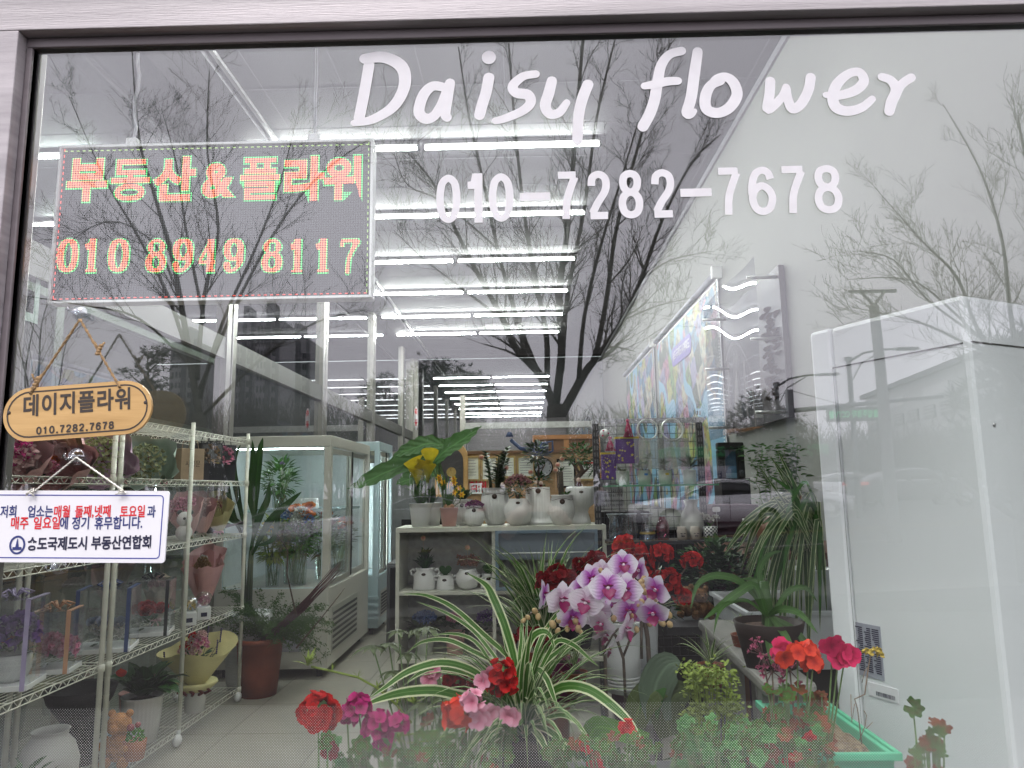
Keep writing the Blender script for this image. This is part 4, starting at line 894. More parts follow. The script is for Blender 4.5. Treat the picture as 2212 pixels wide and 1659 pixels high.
mb=MB(); ar=[(-.17,-.3)]+[(.17*math.cos(PI-PI*k/12),.10+.17*math.sin(PI-PI*k/12)) for k in range(13)]+[(.17,-.3)]; plate(mb,ar[::-1],-.03,.03,T(0,0,.25)); part('case',mb,mat('oak case',(.45,.26,.09),.45,0,.2,8),t)
mb=MB(); ar2=[(x*.72,z*.72) for x,z in ar]; plate(mb,ar2[::-1],-.04,-.031,T(0,0,.25)); part('dial_glass',mb,mat('dark clock glass',(.05,.045,.045),.15),t)
mb=MB(); mb.lathe([(.001,0),(.05,.0)],16,M=T(0,-.042,.2,rx=PI/2)); part('pendulum',mb,mat('brass',(.5,.35,.12),.3,.8),t)
a=Zc(1640,188); b=Zc(2090,330); t=thing('wall_cabinet','brown wooden glazed cabinet behind the bonsai','cabinet',((a.x+b.x)/2,a.y+.6,FZ))
k=8.6; a=Zc(1640,185,k); b=Zc(2095,420,k)
mb=MB(); mb.box(a.x,b.x,a.y,a.y+.4,FZ,a.z-.05); part('carcass',mb,OAK,t,True)
mb=MB(); mb.box(a.x-.03,b.x+.02,a.y-.03,a.y+.42,a.z-.05,a.z); part('cornice',mb,mat('orange wood trim',(.36,.16,.05),.45),t,True)
for q in (0,.5,1):
    x=a.x+(b.x-a.x)*q; mb=MB(); mb.box(x-.03,x+.03,a.y-.02,a.y-.001,FZ,a.z-.051); part('stile',mb,MATS['orange wood trim'],t,True)
p=Zc(1500,300,7.4); t=thing('watering_can','dark blue long spouted watering can on top of the board','watering can',p)
mb=MB(); mb.lathe([(.001,0),(.09,0),(.09,.12),(.06,.14),(.001,.14)],16,M=T(.25,0,-.05)); part('can',mb,mat('navy plastic',(.02,.045,.12),.4),t); mb=MB(); mb.tube([(.2,0,0),(.05,0,.03),(-.05,0,.12)],[.025,.02,.02],8); mb.lathe([(.001,0),(.045,.0),(.02,.05)],12,M=T(-.06,0,.15)); part('spout',mb,MATS['navy plastic'],t); mb=MB(); mb.tube([(.3,0,.08),(.38,0,.10),(.38,0,0),(.33,0,-.03)],.012,6); part('handle',mb,MATS['navy plastic'],t)
# low dark office furniture between fridge and board
a=V(820,1050,9.5); t=thing('office_partition','low grey office partition and glazed door deep in the shop','partition',(a.x,a.y,FZ))
mb=MB(); mb.box(LX+.1,V(1290,1000,9.5).x,a.y,a.y+.05,FZ,V(900,985,9.5).z); part('panel',mb,mat('grey partition panel',(.13,.14,.14),.6),t,True)
mb=MB(); mb.box(LX+.1,V(1290,1000,9.5).x,a.y-.03,a.y+.08,V(900,985,9.5).z,V(900,975,9.5).z); part('rail',mb,STEEL,t,True)
a=V(905,1075,6.9); t=thing('computer_desk','dark desk with a monitor behind the taro','desk',(a.x,a.y,FZ))
mb=MB(); mb.box(a.x-.3,a.x+.35,a.y,a.y+.6,FZ+.7,FZ+.74); mb.box(a.x-.3,a.x-.27,a.y,a.y+.6,FZ,FZ+.7); mb.box(a.x+.32,a.x+.35,a.y,a.y+.6,FZ,FZ+.7); mb.box(a.x-.27,a.x+.32,a.y+.3,a.y+.32,FZ+.1,FZ+.7); part('desk_frame',mb,mat('dark desk',(.03,.03,.03),.5),t,True)
mb=MB(); mb.box(a.x-.2,a.x+.25,a.y+.2,a.y+.23,FZ+.84,FZ+1.14); mb.box(a.x-.02,a.x+.04,a.y+.22,a.y+.26,FZ+.74,FZ+.84); part('monitor',mb,BLKP,t,True)
# ================= wire racks =================
CRM=mat('cream coated wire',(.66,.66,.56),.4,0,.05,10)
ZL=[.19,.73,1.235,1.60,1.90]
def rack(y0,y1,label,mid=None,xa=-2.42,xb=-2.0,levels=ZL):
    t=thing('wire_rack',label,'rack',(xb,y0,FZ))
    for y in [y0,y1]+([mid] if mid else []):
        for x in (xa,xb):
            mb=MB(); mb.tube([(x,y,FZ+.09),(x,y,levels[-1]+.045)],.0125,10); 
            part('post',mb,CRM,t,True)
            mb=MB(); rings=0
            for k in range(22): z=FZ+.16+k*.08; mb.lathe([(.0127,z),(.0134,z+.003),(.0127,z+.006)],8,M=T(x,y,0))
            part('post_grooves',mb,CRM,t,True)
            mb=MB(); mb.ball((x,y-.012,FZ+.035),.034,sc=(.7,1,1)); mb.tube([(x,y,FZ+.05),(x,y,FZ+.10)],.012,8); part('caster',mb,PLW,t,True)
    for z in levels:
        mb=MB()
        for x in (xa+.006,xb-.006):
            for dz in (0,-.028): mb.tube([(x,y0,z+dz),(x,y1,z+dz)],.003,5)
            n=int((y1-y0)/.03); 
            mb.tube([(x,y0+(y1-y0)*i/n,z-(.028 if i%2 else 0)) for i in range(n+1)],.0022,4)
        for y in (y0,y1): mb.tube([(xa,y,z),(xb,y,z)],.003,5); mb.tube([(xa,y,z-.028),(xb,y,z-.028)],.003,5); mb.tube([(xa+(xb-xa)*i/14,y,z-(.028 if i%2 else 0)) for i in range(15)],.0022,4)
        m_=int((xb-xa)/.028)
        for i in range(1,m_): x=xa+(xb-xa)*i/m_; mb.tube([(x,y0,z+.003),(x,y1,z+.003)],.0018,3,cap=False)
        for k in range(1,4): y=y0+(y1-y0)*k/4; mb.tube([(xa,y,z-.003),(xb,y,z-.003)],.0028,4)
        for y in [y0,y1]:
            for x in (xa,xb): mb.lathe([(.0128,z-.03),(.017,z-.028),(.0165,z+.005),(.0128,z+.007)],10,M=T(x,y,0))
        part('shelf',mb,CRM,t,True)
    return t
yA0,yA1,yB0,yB1=1.0-.0,2.13,2.19,3.82
rack(.95,yA1,'cream wire rack nearest the window, filled with boxes behind the white notice')
rack(yB0,yB1,'cream wire rack on casters carrying bouquets, gift boxes and pots left of the fridge',mid=2.95)
# helpers: stand things on the rack by depth along it
def onr(y,lev,x=-2.2,name='potted_plant',lab='',cat='potted plant',rz=0,dz=.005): return thing(name,lab,cat,(x,y,(ZL[lev] if isinstance(lev,int) else lev)+dz),rz)
WR={'pink':(.78,.44,.44),'rose':(.50,.16,.20),'yel':(.72,.66,.32),'mint':(.55,.70,.58),'lil':(.62,.42,.58),'cream':(.60,.52,.40),'dusk':(.58,.27,.27)}
def wrapm(k): return mat('wrapping paper '+{'pink':'pink','rose':'rose','yel':'yellow','mint':'mint','lil':'lilac','cream':'cream','dusk':'dusty red'}[k],WR[k],.55,0,.08,8,.3,30)
def bouquet(t,h,r,wrap,fl,seed=0,lean=0,ribbon_=True,wrap2=None):
    rr_=random.Random(seed); M0=T(rx=lean)
    for j,wk in enumerate([wrap]+([wrap2] if wrap2 else [])):
        n=36; vs=[];fs=[]; K=6
        for i in range(K):
            tt=i/(K-1)
            for q in range(n):
                a=2*PI*q/n; fold=1+.16*tt*math.sin(a*(5+j)+seed)+.05*math.sin(a*13); rad=(.018+(r*(1.15+.25*j)-.018)*tt**.8)*fold
                back=1+.45*tt*max(0,math.sin(a))
                vs.append((rad*math.cos(a),rad*math.sin(a)*.8,h*.08+(h*(.62+.08*j)*tt)*back+.01*math.sin(a*7+seed)*tt))
        for i in range(K-1):
            for q in range(n): fs.append((i*n+q,i*n+(q+1)%n,(i+1)*n+(q+1)%n,(i+1)*n+q))
        mb=MB(); mb.add(vs,fs,None,0,True,M0); part('wrapping',mb,wrapm(wk),t)
    mb=MB(); mb.lathe([(.02,0),(.016,h*.1)],10,M=M0); part('stems',mb,STEMG,t)
    if ribbon_:
        mb=MB()
        for sd in (-1,1): mb.tube([(0,-.022,h*.12),(sd*.03,-.03,h*.15),(sd*.035,-.03,h*.10),(0,-.022,h*.12)],.005,4); mb.tube([(0,-.024,h*.12),(sd*.015,-.03,h*.05),(sd*.02,-.03,0)],.004,4)
        part('bow',mb,wrapm('pink') if wrap!='pink' else wrapm('cream'),t,M=M0)
    for i,(kind,m,cnt,sz) in enumerate(fl):
        for c in range(cnt):
            a=2*PI*(c+rr_.random()*.6)/cnt+i; q=r*.62*math.sqrt(rr_.random()) if cnt>1 else 0
            p=Vector((q*math.cos(a),q*math.sin(a)*.8-.01,h*.74+rr_.uniform(-.02,.03)+.25*(r-q)))
            mb=MB()
            if kind=='rose': rose(mb,p,sz,seed=c)
            elif kind=='puff': puff(mb,p,sz,26,sz*.55,c+seed,half=-.2)
            elif kind=='hyd': puff(mb,p,sz,90,sz*.24,c,half=-.2)
            elif kind=='sprig':
                mb.tube([p-Vector((0,0,.08)),p+Vector((0,0,sz))],.0018,4); 
                for k in range(9): mb.ball(p+Vector((rr_.uniform(-.005,.005),rr_.uniform(-.005,.005),sz*k/9)),.005,n=5,m=4)
            elif kind=='leaf': mb.leaf(sz,sz*.4,elev=.9,droop=.6,M=T(*p,rz=a))
            part({'leaf':'leaf','sprig':'sprig'}.get(kind,'flower'),mb,m,t,M=M0)
BUR=mat('burgundy bud',(.12,.01,.02),.6); TAN=mat('bunny tail grass',(.5,.36,.16),.9,0,.2,100); LAV=mat('lavender sprig',(.05,.035,.10),.7)
# level 3 (upper) bouquets
t=onr(1.81,3,-2.15,'bouquet','pink and crimson carnation bouquet in pink paper behind the wooden sign','bouquet'); bouquet(t,.36,.17,'pink',[('puff',PMG,4,.05),('puff',PLP,4,.055),('rose',PLP,2,.03)],1,1.25)
t=onr(2.08,3,-2.12,'bouquet','pale pink rose bouquet with dark paper above the white notice','bouquet'); bouquet(t,.36,.15,'dusk',[('rose',PLP,5,.045),('puff',PPK,3,.03),('rose',POR,2,.025),('leaf',LDK,5,.06)],2,1.25,True,'pink')
t=onr(2.45,3,-2.12,'bouquet','green hydrangea bouquet in lilac paper, left of the two','bouquet'); bouquet(t,.30,.15,'lil',[('hyd',PGN,1,.10),('sprig',BUR,6,.02),('sprig',TAN,5,.03)],3,1.15)
t=onr(2.88,3,-2.12,'bouquet','green hydrangea bouquet in mint paper, right of the two','bouquet'); bouquet(t,.30,.15,'mint',[('hyd',PGN,1,.10),('sprig',BUR,4,.02),('sprig',TAN,6,.03)],4,1.15)
def bag(t,w,dp,h,m,win=None,wm=None):
    mb=MB(); mb.box(-w/2,w/2,-dp/2,dp/2,0,h); part('bag_body',mb,m,t,bev=.003)
    if win:
        mb=MB(); mb.box(-w/2+.012,w/2-.012,-dp/2-.004,-dp/2-.001,h*win[0],h*win[1]); part('window',mb,glassy('bag film',(.9,.9,.92),.2,.05,edge=.9),t)
        mb=MB(); puff(mb,(0,-dp/2-.002,h*(win[0]+win[1])/2),w*.3,18,w*.2,int(w*999),sz=(1,.15,1.2),half=-1); part('dried_flowers',mb,wm,t)
    mb=MB()
    for y in (-dp/2,dp/2): mb.tube([(-w*.22,y,h),(-w*.15,y,h+.05),(w*.15,y,h+.05),(w*.22,y,h)],.0025,5)
    part('handle',mb,m,t)
PI2=PI/2
t=onr(3.22,3,-2.14,'gift_bag','clear film bag with a kraft box and handwriting between hydrangea and black bags','bag',rz=.9); bag(t,.15,.09,.20,mat('kraft box',(.40,.29,.19),.7,0,.08,20)); 
textobj('handwriting','사용문',.045,INK,t,T(-.0,-.0465,.10)@UPR,0,.8)
BB=mat('black gift bag',(.02,.022,.028),.5)
for k,(y,m_) in enumerate(((3.45,PBG),(3.68,PPK))):
    t=onr(y,3,-2.12,'gift_bag',('black paper bag with a window of dried flowers, left of the pair','black paper bag with pink dried flowers in its window, right of the pair')[k],'bag',rz=.9); bag(t,.15,.09,.25,BB,(.45,.95),m_)
# level 2 bouquets in film
FILM=glassy('bouquet film',(.93,.95,.95),.12,.08,edge=.8)
for k,(y,x,wk,fl,lab) in enumerate(((2.95,-2.18,'pink',[('puff',PBG,5,.03),('puff',PLP,3,.03)],'pale pink wrapped dried bouquet behind the right end of the notice'),
    (3.24,-2.12,'pink',[('puff',PPK,4,.035),('sprig',BUR,6,.05)],'pink wrapped bouquet with red sprigs, left of the two on the second shelf'),
    (3.48,-2.14,'pink',[('puff',PLP,4,.035),('sprig',PDR,6,.05)],'pink wrapped bouquet of peach puffs, middle of the second shelf'),
    (3.70,-2.12,'yel',[('puff',PYE,1,.025),('puff',PBG,3,.03),('sprig',BUR,5,.05)],'yellow wrapped bouquet at the right end of the second shelf'))):
    t=onr(y,2,x,'bouquet',lab,'bouquet'); bouquet(t,.30,.10,wk,fl,10+k,.55)
    mb=MB(); mb.lathe([(.03,.05),(.11,.25),(.10,.33)],14); part('film',mb,FILM,t)
t=onr(2.98,2,-2.04,'plush_toy','small white and black plush bear head in a film bag beside the bouquets','toy')
mb=MB(); mb.ball((0,0,.05),.05,sc=(1,.9,1)); mb.ball((0,0,.13),.045); part('body',mb,mat('white plush',(.7,.7,.68),.95,0,.05,80,.5,200),t)
mb=MB(); mb.ball((-.03,0,.17),.016); mb.ball((.035,0,.17),.016); mb.ball((.018,-.04,.135),.008); mb.ball((.04,-.02,.135),.006); part('ears_and_eyes',mb,BLKP,t)
# level 1: gift boxes with ribbons
ACR=glassy('acrylic box',(.93,.95,.96),.10,.0,edge=.85,dirt=.16)
def giftbox(t,w,dp,h,rc,fl,basec=PLW,pot_=None,rose_=True):
    mb=MB(); mb.box(-w/2,w/2,-dp/2,dp/2,.02,h); part('clear_cover',mb,ACR,t)
    mb=MB(); mb.box(-w/2-.003,w/2+.003,-dp/2-.003,dp/2+.003,0,.022); part('base',mb,basec,t,bev=.002)
    rm=mat(rc[0]+' ribbon',rc[1],.4); q=.009; mb=MB()
    for x in (-w/2+.015,w/2-.015): mb.box(x-q,x+q,-dp/2-.005,-dp/2-.003,0,h); mb.box(x-q,x+q,-dp/2-.005,dp/2,h+.001,h+.004)
    part('ribbon',mb,rm,t)
    mb=MB()
    for a in (.3,1.2,2.2,3.6,4.6,5.5): mb.tube([(0,0,h+.004),(.03*math.cos(a),.03*math.sin(a),h+.035),(.065*math.cos(a+.3),.065*math.sin(a+.3),h+.02),(.04*math.cos(a+.6),.04*math.sin(a+.6),h+.006)],.005,4)
    part('bow',mb,rm,t)
    if pot_: pot(t,pot_*.95,pot_*.9,pot_*1.3,CER,'round',soil=0,z=.022); zb=.022+pot_*1.2
    else: zb=.04
    rr_=random.Random(int(w*1e4)); k=0
    for (kind,m,cnt,sz) in fl:
        for c in range(cnt):
            a=2*PI*c/cnt+k; p=(w*.22*math.cos(a),dp*.22*math.sin(a),zb+sz+rr_.uniform(0,.04)); mb=MB(); k+=1.1
            rose(mb,p,sz,seed=c) if kind=='rose' else puff(mb,p,sz,24,sz*.6,c)
            part('flower',mb,m,t)
    mb=MB(); bushm(mb,(0,0,zb+.02),w*.32,dp*.32,.04,24,.05,.02,5); part('foliage',mb,LDK,t)
BLR=('blue',(.06,.09,.22)); ORR=('orange',(.62,.34,.20)); LIR=('lilac',(.42,.36,.55)); BKR=('black',(.02,.02,.02))
t=onr(1.76,1,-2.17,'gift_box','clear box with lilac ribbon holding a lilac and purple arrangement in a white bowl','gift box',rz=.25); giftbox(t,.20,.20,.36,LIR,[('rose',petalmat('lilac white petal',(.5,.45,.6),(.72,.70,.78)),3,.06),('puff',PPU,6,.06),('puff',PWH,1,.035),('rose',POR,1,.03)],pot_=.085)
t=onr(2.02,1,-2.15,'gift_box','clear box with orange ribbon and low pink flowers','gift box',rz=.25); giftbox(t,.17,.16,.27,ORR,[('puff',PPK,6,.045)])
t=onr(2.46,1,-2.17,'gift_box','clear box with dark blue ribbon and blue white flowers','gift box',rz=.3); giftbox(t,.26,.22,.31,BLR,[('rose',petalmat('dusty blue petal',(.15,.2,.33),(.35,.42,.52)),5,.05),('puff',PWH,5,.03)])
t=onr(2.86,1,-2.15,'gift_box','clear box with black ribbon and dark red flowers','gift box',rz=.3); giftbox(t,.22,.2,.30,BKR,[('rose',PRED,6,.055)])
t=onr(3.12,1,-2.24,'bouquet','cream wrapped pale bouquet behind the red flower box','bouquet'); bouquet(t,.30,.07,'cream',[('puff',PLP,5,.03)],21,.0)
t=onr(3.62,1,-2.18,'bouquet','dusty red wrapped bouquet tied with a pink ribbon at the far rack end','bouquet'); bouquet(t,.40,.10,'dusk',[('puff',PBG,3,.03),('puff',PWH,1,.025)],22,.1,True,'pink')
for k,(y,m_) in enumerate(((3.12,PYE),(3.32,PPK))):
    t=onr(y,1,-2.05,'dome_ornament',('round clear dome with a yellow flower on a white box','round clear dome with pink flowers and a bow on a white box')[k],'ornament',rz=.5)
    mb=MB(); mb.box(-.04,.04,-.04,.04,0,.075); part('box',mb,PLW,t,bev=.003); mb=MB(); mb.box(-.018,.018,-.0425,-.0405,.02,.045); part('label',mb,INK2,t)
    mb=MB(); mb.ball((0,0,.12),.05,n=18,m=12); part('dome',mb,ACR,t); mb=MB(); puff(mb,(0,0,.11),.03,20,.016,k); part('flower',mb,m_,t)
# level 0 pots
t=onr(2.76,0,-2.12,'potted_plant','ribbed white pot with a dark glossy anthurium and one pink spathe'); pot(t,.105,.085,.235,CER,'taper',30)
put_leaves(t,leafvars('an',LDK,.19,.12,5,40,elev=.8,droop=1.1,n=5,cup=.12,prof=lambda s:(.5,1,.95,.75,.45,.02)[min(5,int(s*5+.01))]),34,41,o=(0,0,.24),rt=.03,s=(.6,1.25),tilt=(-.7,.3))
mb=MB(); mb.leaf(.07,.055,elev=1.0,droop=.3,M=T(-.06,-.12,.36,rz=-1.2)); part('spathe',mb,PCR,t)
mb=MB(); 
for j in range(10): mb.tube([(0,0,.22),(R.uniform(-.06,.06),R.uniform(-.06,.06),.34)],.003,4)
part('stems',mb,STEMR,t)
t=onr(3.0,0,-2.3,'flower_pot','dusty pink pot standing behind the ribbed anthurium pot','pot'); pot(t,.075,.06,.19,PINKP)
t=onr(3.28,0,-2.06,'bouquet_pot','white pot bouquet in pale yellow paper with a red bow, lavender and pink carnations','bouquet'); pot(t,.066,.058,.15,CER)
mb=MB(); n=40; vs=[];fs=[]
for i in range(6):
    tt=i/5
    for q in range(n): a=2*PI*q/n; rad=.05+(.16*tt**.9)*(1+.22*math.sin(a*4+1)*tt); vs.append((rad*math.cos(a),rad*math.sin(a)*.8,.155+.20*tt*(1+.5*max(0,math.sin(a+.3)))+.02*math.sin(a*3)*tt))
for i in range(5):
    for q in range(n): fs.append((i*n+q,i*n+(q+1)%n,(i+1)*n+(q+1)%n,(i+1)*n+q))
mb.add(vs,fs,None,0,True); part('wrapping',mb,wrapm('yel'),t)
mb=MB(); mb.lathe([(.085,.125),(.13,.165),(.12,.18),(.05,.16)],22); part('collar',mb,wrapm('yel'),t)
mb=MB()
for a in (-2.6,-2,-1.5,-1.0,-.5): mb.tube([(.066*math.cos(a),.066*math.sin(a),.135),(.10*math.cos(a),.10*math.sin(a),.15),(.105*math.cos(a+.25),.105*math.sin(a+.25),.125),(.075*math.cos(a+.1),.075*math.sin(a+.1),.11)],.010,4)
part('bow',mb,mat('red ribbon',(.15,.012,.012),.35),t)
mb=MB(); bushm(mb,(0,0,.30),.10,.08,.07,90,.06,.022,6); part('foliage',mb,LDK,t)
for k,(x,z,m_,s_) in enumerate(((-.05,.39,PRED,.03),(0,.42,PLP,.032),(.04,.41,PPK,.04),(.01,.36,PLP,.03),(-.01,.45,PRED,.024),(.045,.46,PLP,.024),(-.07,.36,PLP,.024))): mb=MB(); puff(mb,(x,-.05,z),s_,24,s_*.6,k); part('flower',mb,m_,t)
mb=MB()
for x,z in ((-.09,.5),(-.06,.52),(-.04,.49),(.06,.48),(.14,.47),(-.2,.33),(.12,.40)):
    mb.tube([(x*.3,0,.25),(x,0,z-.05),(x*1.05,0,z)],.0015,4)
    for k in range(8): mb.ball((x*(1+.006*k),0,z-.06+.011*k),.006,n=5,m=4)
part('lavender',mb,LAV,t)
t=onr(1.98,0,-2.12,'moon_jar','large pale grey moon jar with open mouth on the bottom shelf','vase'); t.scale=(.6,.6,.66)
mb=MB(); mb.lathe([(.001,0),(.09,0),(.15,.06),(.195,.18),(.20,.26),(.165,.36),(.115,.415),(.12,.445),(.13,.455),(.115,.45),(.105,.42),(.15,.35),(.18,.26),(.001,.05)],36); part('jar',mb,mat('moon jar glaze',(.42,.42,.39),.45,0,.06,5),t)
t=onr(2.45,0,-2.28,'bowl','black glazed bowl behind the moon jar','bowl'); mb=MB(); mb.lathe([(.001,.2),(.08,.2),(.15,.30),(.17,.36),(.155,.35),(.001,.25)],24); mb.lathe([(.001,0),(.1,0),(.08,.2),(.001,.2)],16); part('bowl_body',mb,BLKP,t)
t=onr(2.42,0,-2.05,'figurine_planter','orange clay bear figurine hugging a small planter with moss','figurine')
TED=mat('orange clay',(.50,.22,.07),.85,0,.25,50,.6,120)
mb=MB(); mb.ball((0,0,.08),.065,sc=(1,.9,1.1)); mb.ball((0,-.01,.19),.058,sc=(1.05,.95,.95)); mb.ball((-.045,0,.24),.018); mb.ball((.045,0,.24),.018); mb.ball((0,-.06,.18),.024); mb.ball((-.04,-.05,.02),.028); mb.ball((.05,-.05,.02),.028); mb.tube([(.05,0,.12),(.085,-.05,.10),(.06,-.075,.09)],.018,7); mb.tube([(-.05,0,.12),(-.075,-.05,.09)],.018,7); part('body',mb,TED,t)
mb=MB(); mb.lathe([(.001,0),(.045,0),(.055,.09),(.045,.09),(.001,.08)],16,M=T(.09,-.02,.03)); part('planter',mb,mat('clay planter',(.34,.13,.06),.8),t)
mb=MB(); puff(mb,(.09,-.02,.13),.035,30,.02,3); part('moss',mb,LBR,t); mb=MB(); mb.ball((.07,-.03,.18),.018); mb.ball((.10,-.02,.19),.014); part('berries',mb,mat('dull pink berry',(.32,.09,.09),.6),t)
t=onr(1.70,0,-2.03,'potted_plant','dark leaved plant with a pale rose at the bottom left corner'); pot(t,.08,.06,.10,CER,'round')
mb=MB(); bushm(mb,(0,0,.17),.12,.10,.07,60,.06,.03,7); part('foliage',mb,LDK,t); mb=MB(); rose(mb,(.04,-.07,.2),.035); part('flower',mb,PLP,t)
t=onr(1.52,0,-2.08,'arrangement','grey paper wrapped arrangement in the bottom left corner','arrangement'); bouquet(t,.26,.12,'lil',[('puff',PPU,3,.03),('leaf',LGY,8,.08)],31)
# ================= floor pots by the racks =================
def at_floor(px,py): return VZ(px,py,FZ)
p=V(535,1440,5.45); t=thing('potted_plant','tall white textured pot with dark paddle leaves behind the wire rack','potted plant',(p.x,p.y,FZ))
mb=MB(); mb.lathe([(.001,0),(.13,0),(.15,.1),(.165,.45),(.175,.54),(.16,.55),(.145,.53),(.001,.52)],36); part('pot',mb,mat('textured white pot',(.60,.61,.60),.7,0,.06,30,.9,90,stretch=(.15,.15,6)),t)
mb=MB(); mb.lathe([(.15,.52),(.001,.525)],20); part('soil',mb,SOIL,t)
for k,(pts,w) in enumerate((([(548,1150),(552,1060),(560,985),(568,945)],19),([(530,1150),(512,1060),(505,1000),(520,960)],14),([(545,1200),(580,1130),(620,1090),(652,1062)],17),([(540,1190),(560,1120),(578,1080),(582,1040)],16),([(525,1160),(500,1100),(488,1040),(484,990)],14),([(548,1120),(540,1060),(548,1010),(545,950)],19),([(530,1140),(500,1120),(478,1110)],14),([(550,1180),(590,1165),(600,1120),(605,1095)],12))):
    pl(t,pts,5.3,w,LDK,basew=.2)
for a,b in (((548,1150),(535,1330)),((530,1150),(528,1330)),((545,1200),(538,1330)),((540,1190),(532,1330)),((525,1160),(524,1330)),((548,1120),(540,1330))):
    mb=MB(); mb.tube([V(*b,5.4),V(*a,5.3)],[.014,.008],7); part('leaf_stalk',mb,mat('dark stalk',(.05,.07,.03),.5),t,True)
mb=MB(); mb.leaf(.3,.12,elev=-.2,droop=.6,n=6,wave=.2); part('dead_leaf',mb,mat('dried leaf',(.07,.055,.035),.8),t,M=Matrix.Translation(V(530,1130,5.2)-t.location)@T(rz=PI))
p=VZ(558,1500,FZ); t=thing('potted_plant','brown plastic pot of asparagus fern with a sheaf of dark red sticks','potted plant',(p.x,p.y,FZ))
s=1; mb=MB(); mb.lathe([(.001,0),(.125,0),(.14,.15),(.160,.36),(.180,.365),(.180,.395),(.155,.395),(.145,.36),(.001,.34)],30); part('pot',mb,TERR,t)
mb=MB(); mb.lathe([(.15,.355),(.001,.36)],20); part('soil',mb,SOIL,t)
mb=MB(); rq=random.Random(3)
for j in range(80):
    a=rq.uniform(0,6.3); ln=rq.uniform(.25,.5); q=Vector((0.05,0,.38)); dv=Vector((math.cos(a)*.8+.35,math.sin(a)*.6,rq.uniform(.3,1.3))).normalized(); pts=[q]
    for k in range(8):
        dv=(dv+Vector((0,0,-.13))).normalized(); q=q+dv*ln/8; pts.append(q)
        for w in range(7):
            o=Vector((rq.uniform(-1,1),rq.uniform(-1,1),rq.uniform(-.6,.6))).normalized()*rq.uniform(.02,.05)
            for z_ in range(3):
                f=q+o*(z_+1)/3; e=Vector((rq.uniform(-1,1),rq.uniform(-1,1),rq.uniform(-1,1)))*.020; mb.add([f,f+e,f+e*.5+Vector((.004,0,.007))],[(0,1,2)])
            mb.tube([q,q+o],.0007,3,cap=False)
    mb.tube(pts,.0015,3,cap=False)
part('fern_fronds',mb,GR('fern green',(.07,.14,.035),trl=.2),t,kind='stuff')
for j in range(14):
    e=V(rq.uniform(715,748),rq.uniform(1205,1245),4.7+rq.uniform(-.15,.15))-t.location; b=Vector((.0+rq.uniform(-.03,.05),rq.uniform(-.03,.03),.35)); m_=b.lerp(e,.55)+Vector((rq.uniform(-.02,.02),0,-.03)); mb=MB(); mb.tube([b,m_,e],[.005,.004,.0015],5); part('stick',mb,STEMR,t)
for pts in (([(640,1330),(620,1240),(622,1190),(596,1150)]),([(640,1400),(690,1340),(730,1290),(745,1270)])):
    mb=MB(); mb.tube([V(a,b,4.75)-t.location for a,b in pts],[.006,.004,.003,.0015],5); part('stick',mb,STEMB,t)
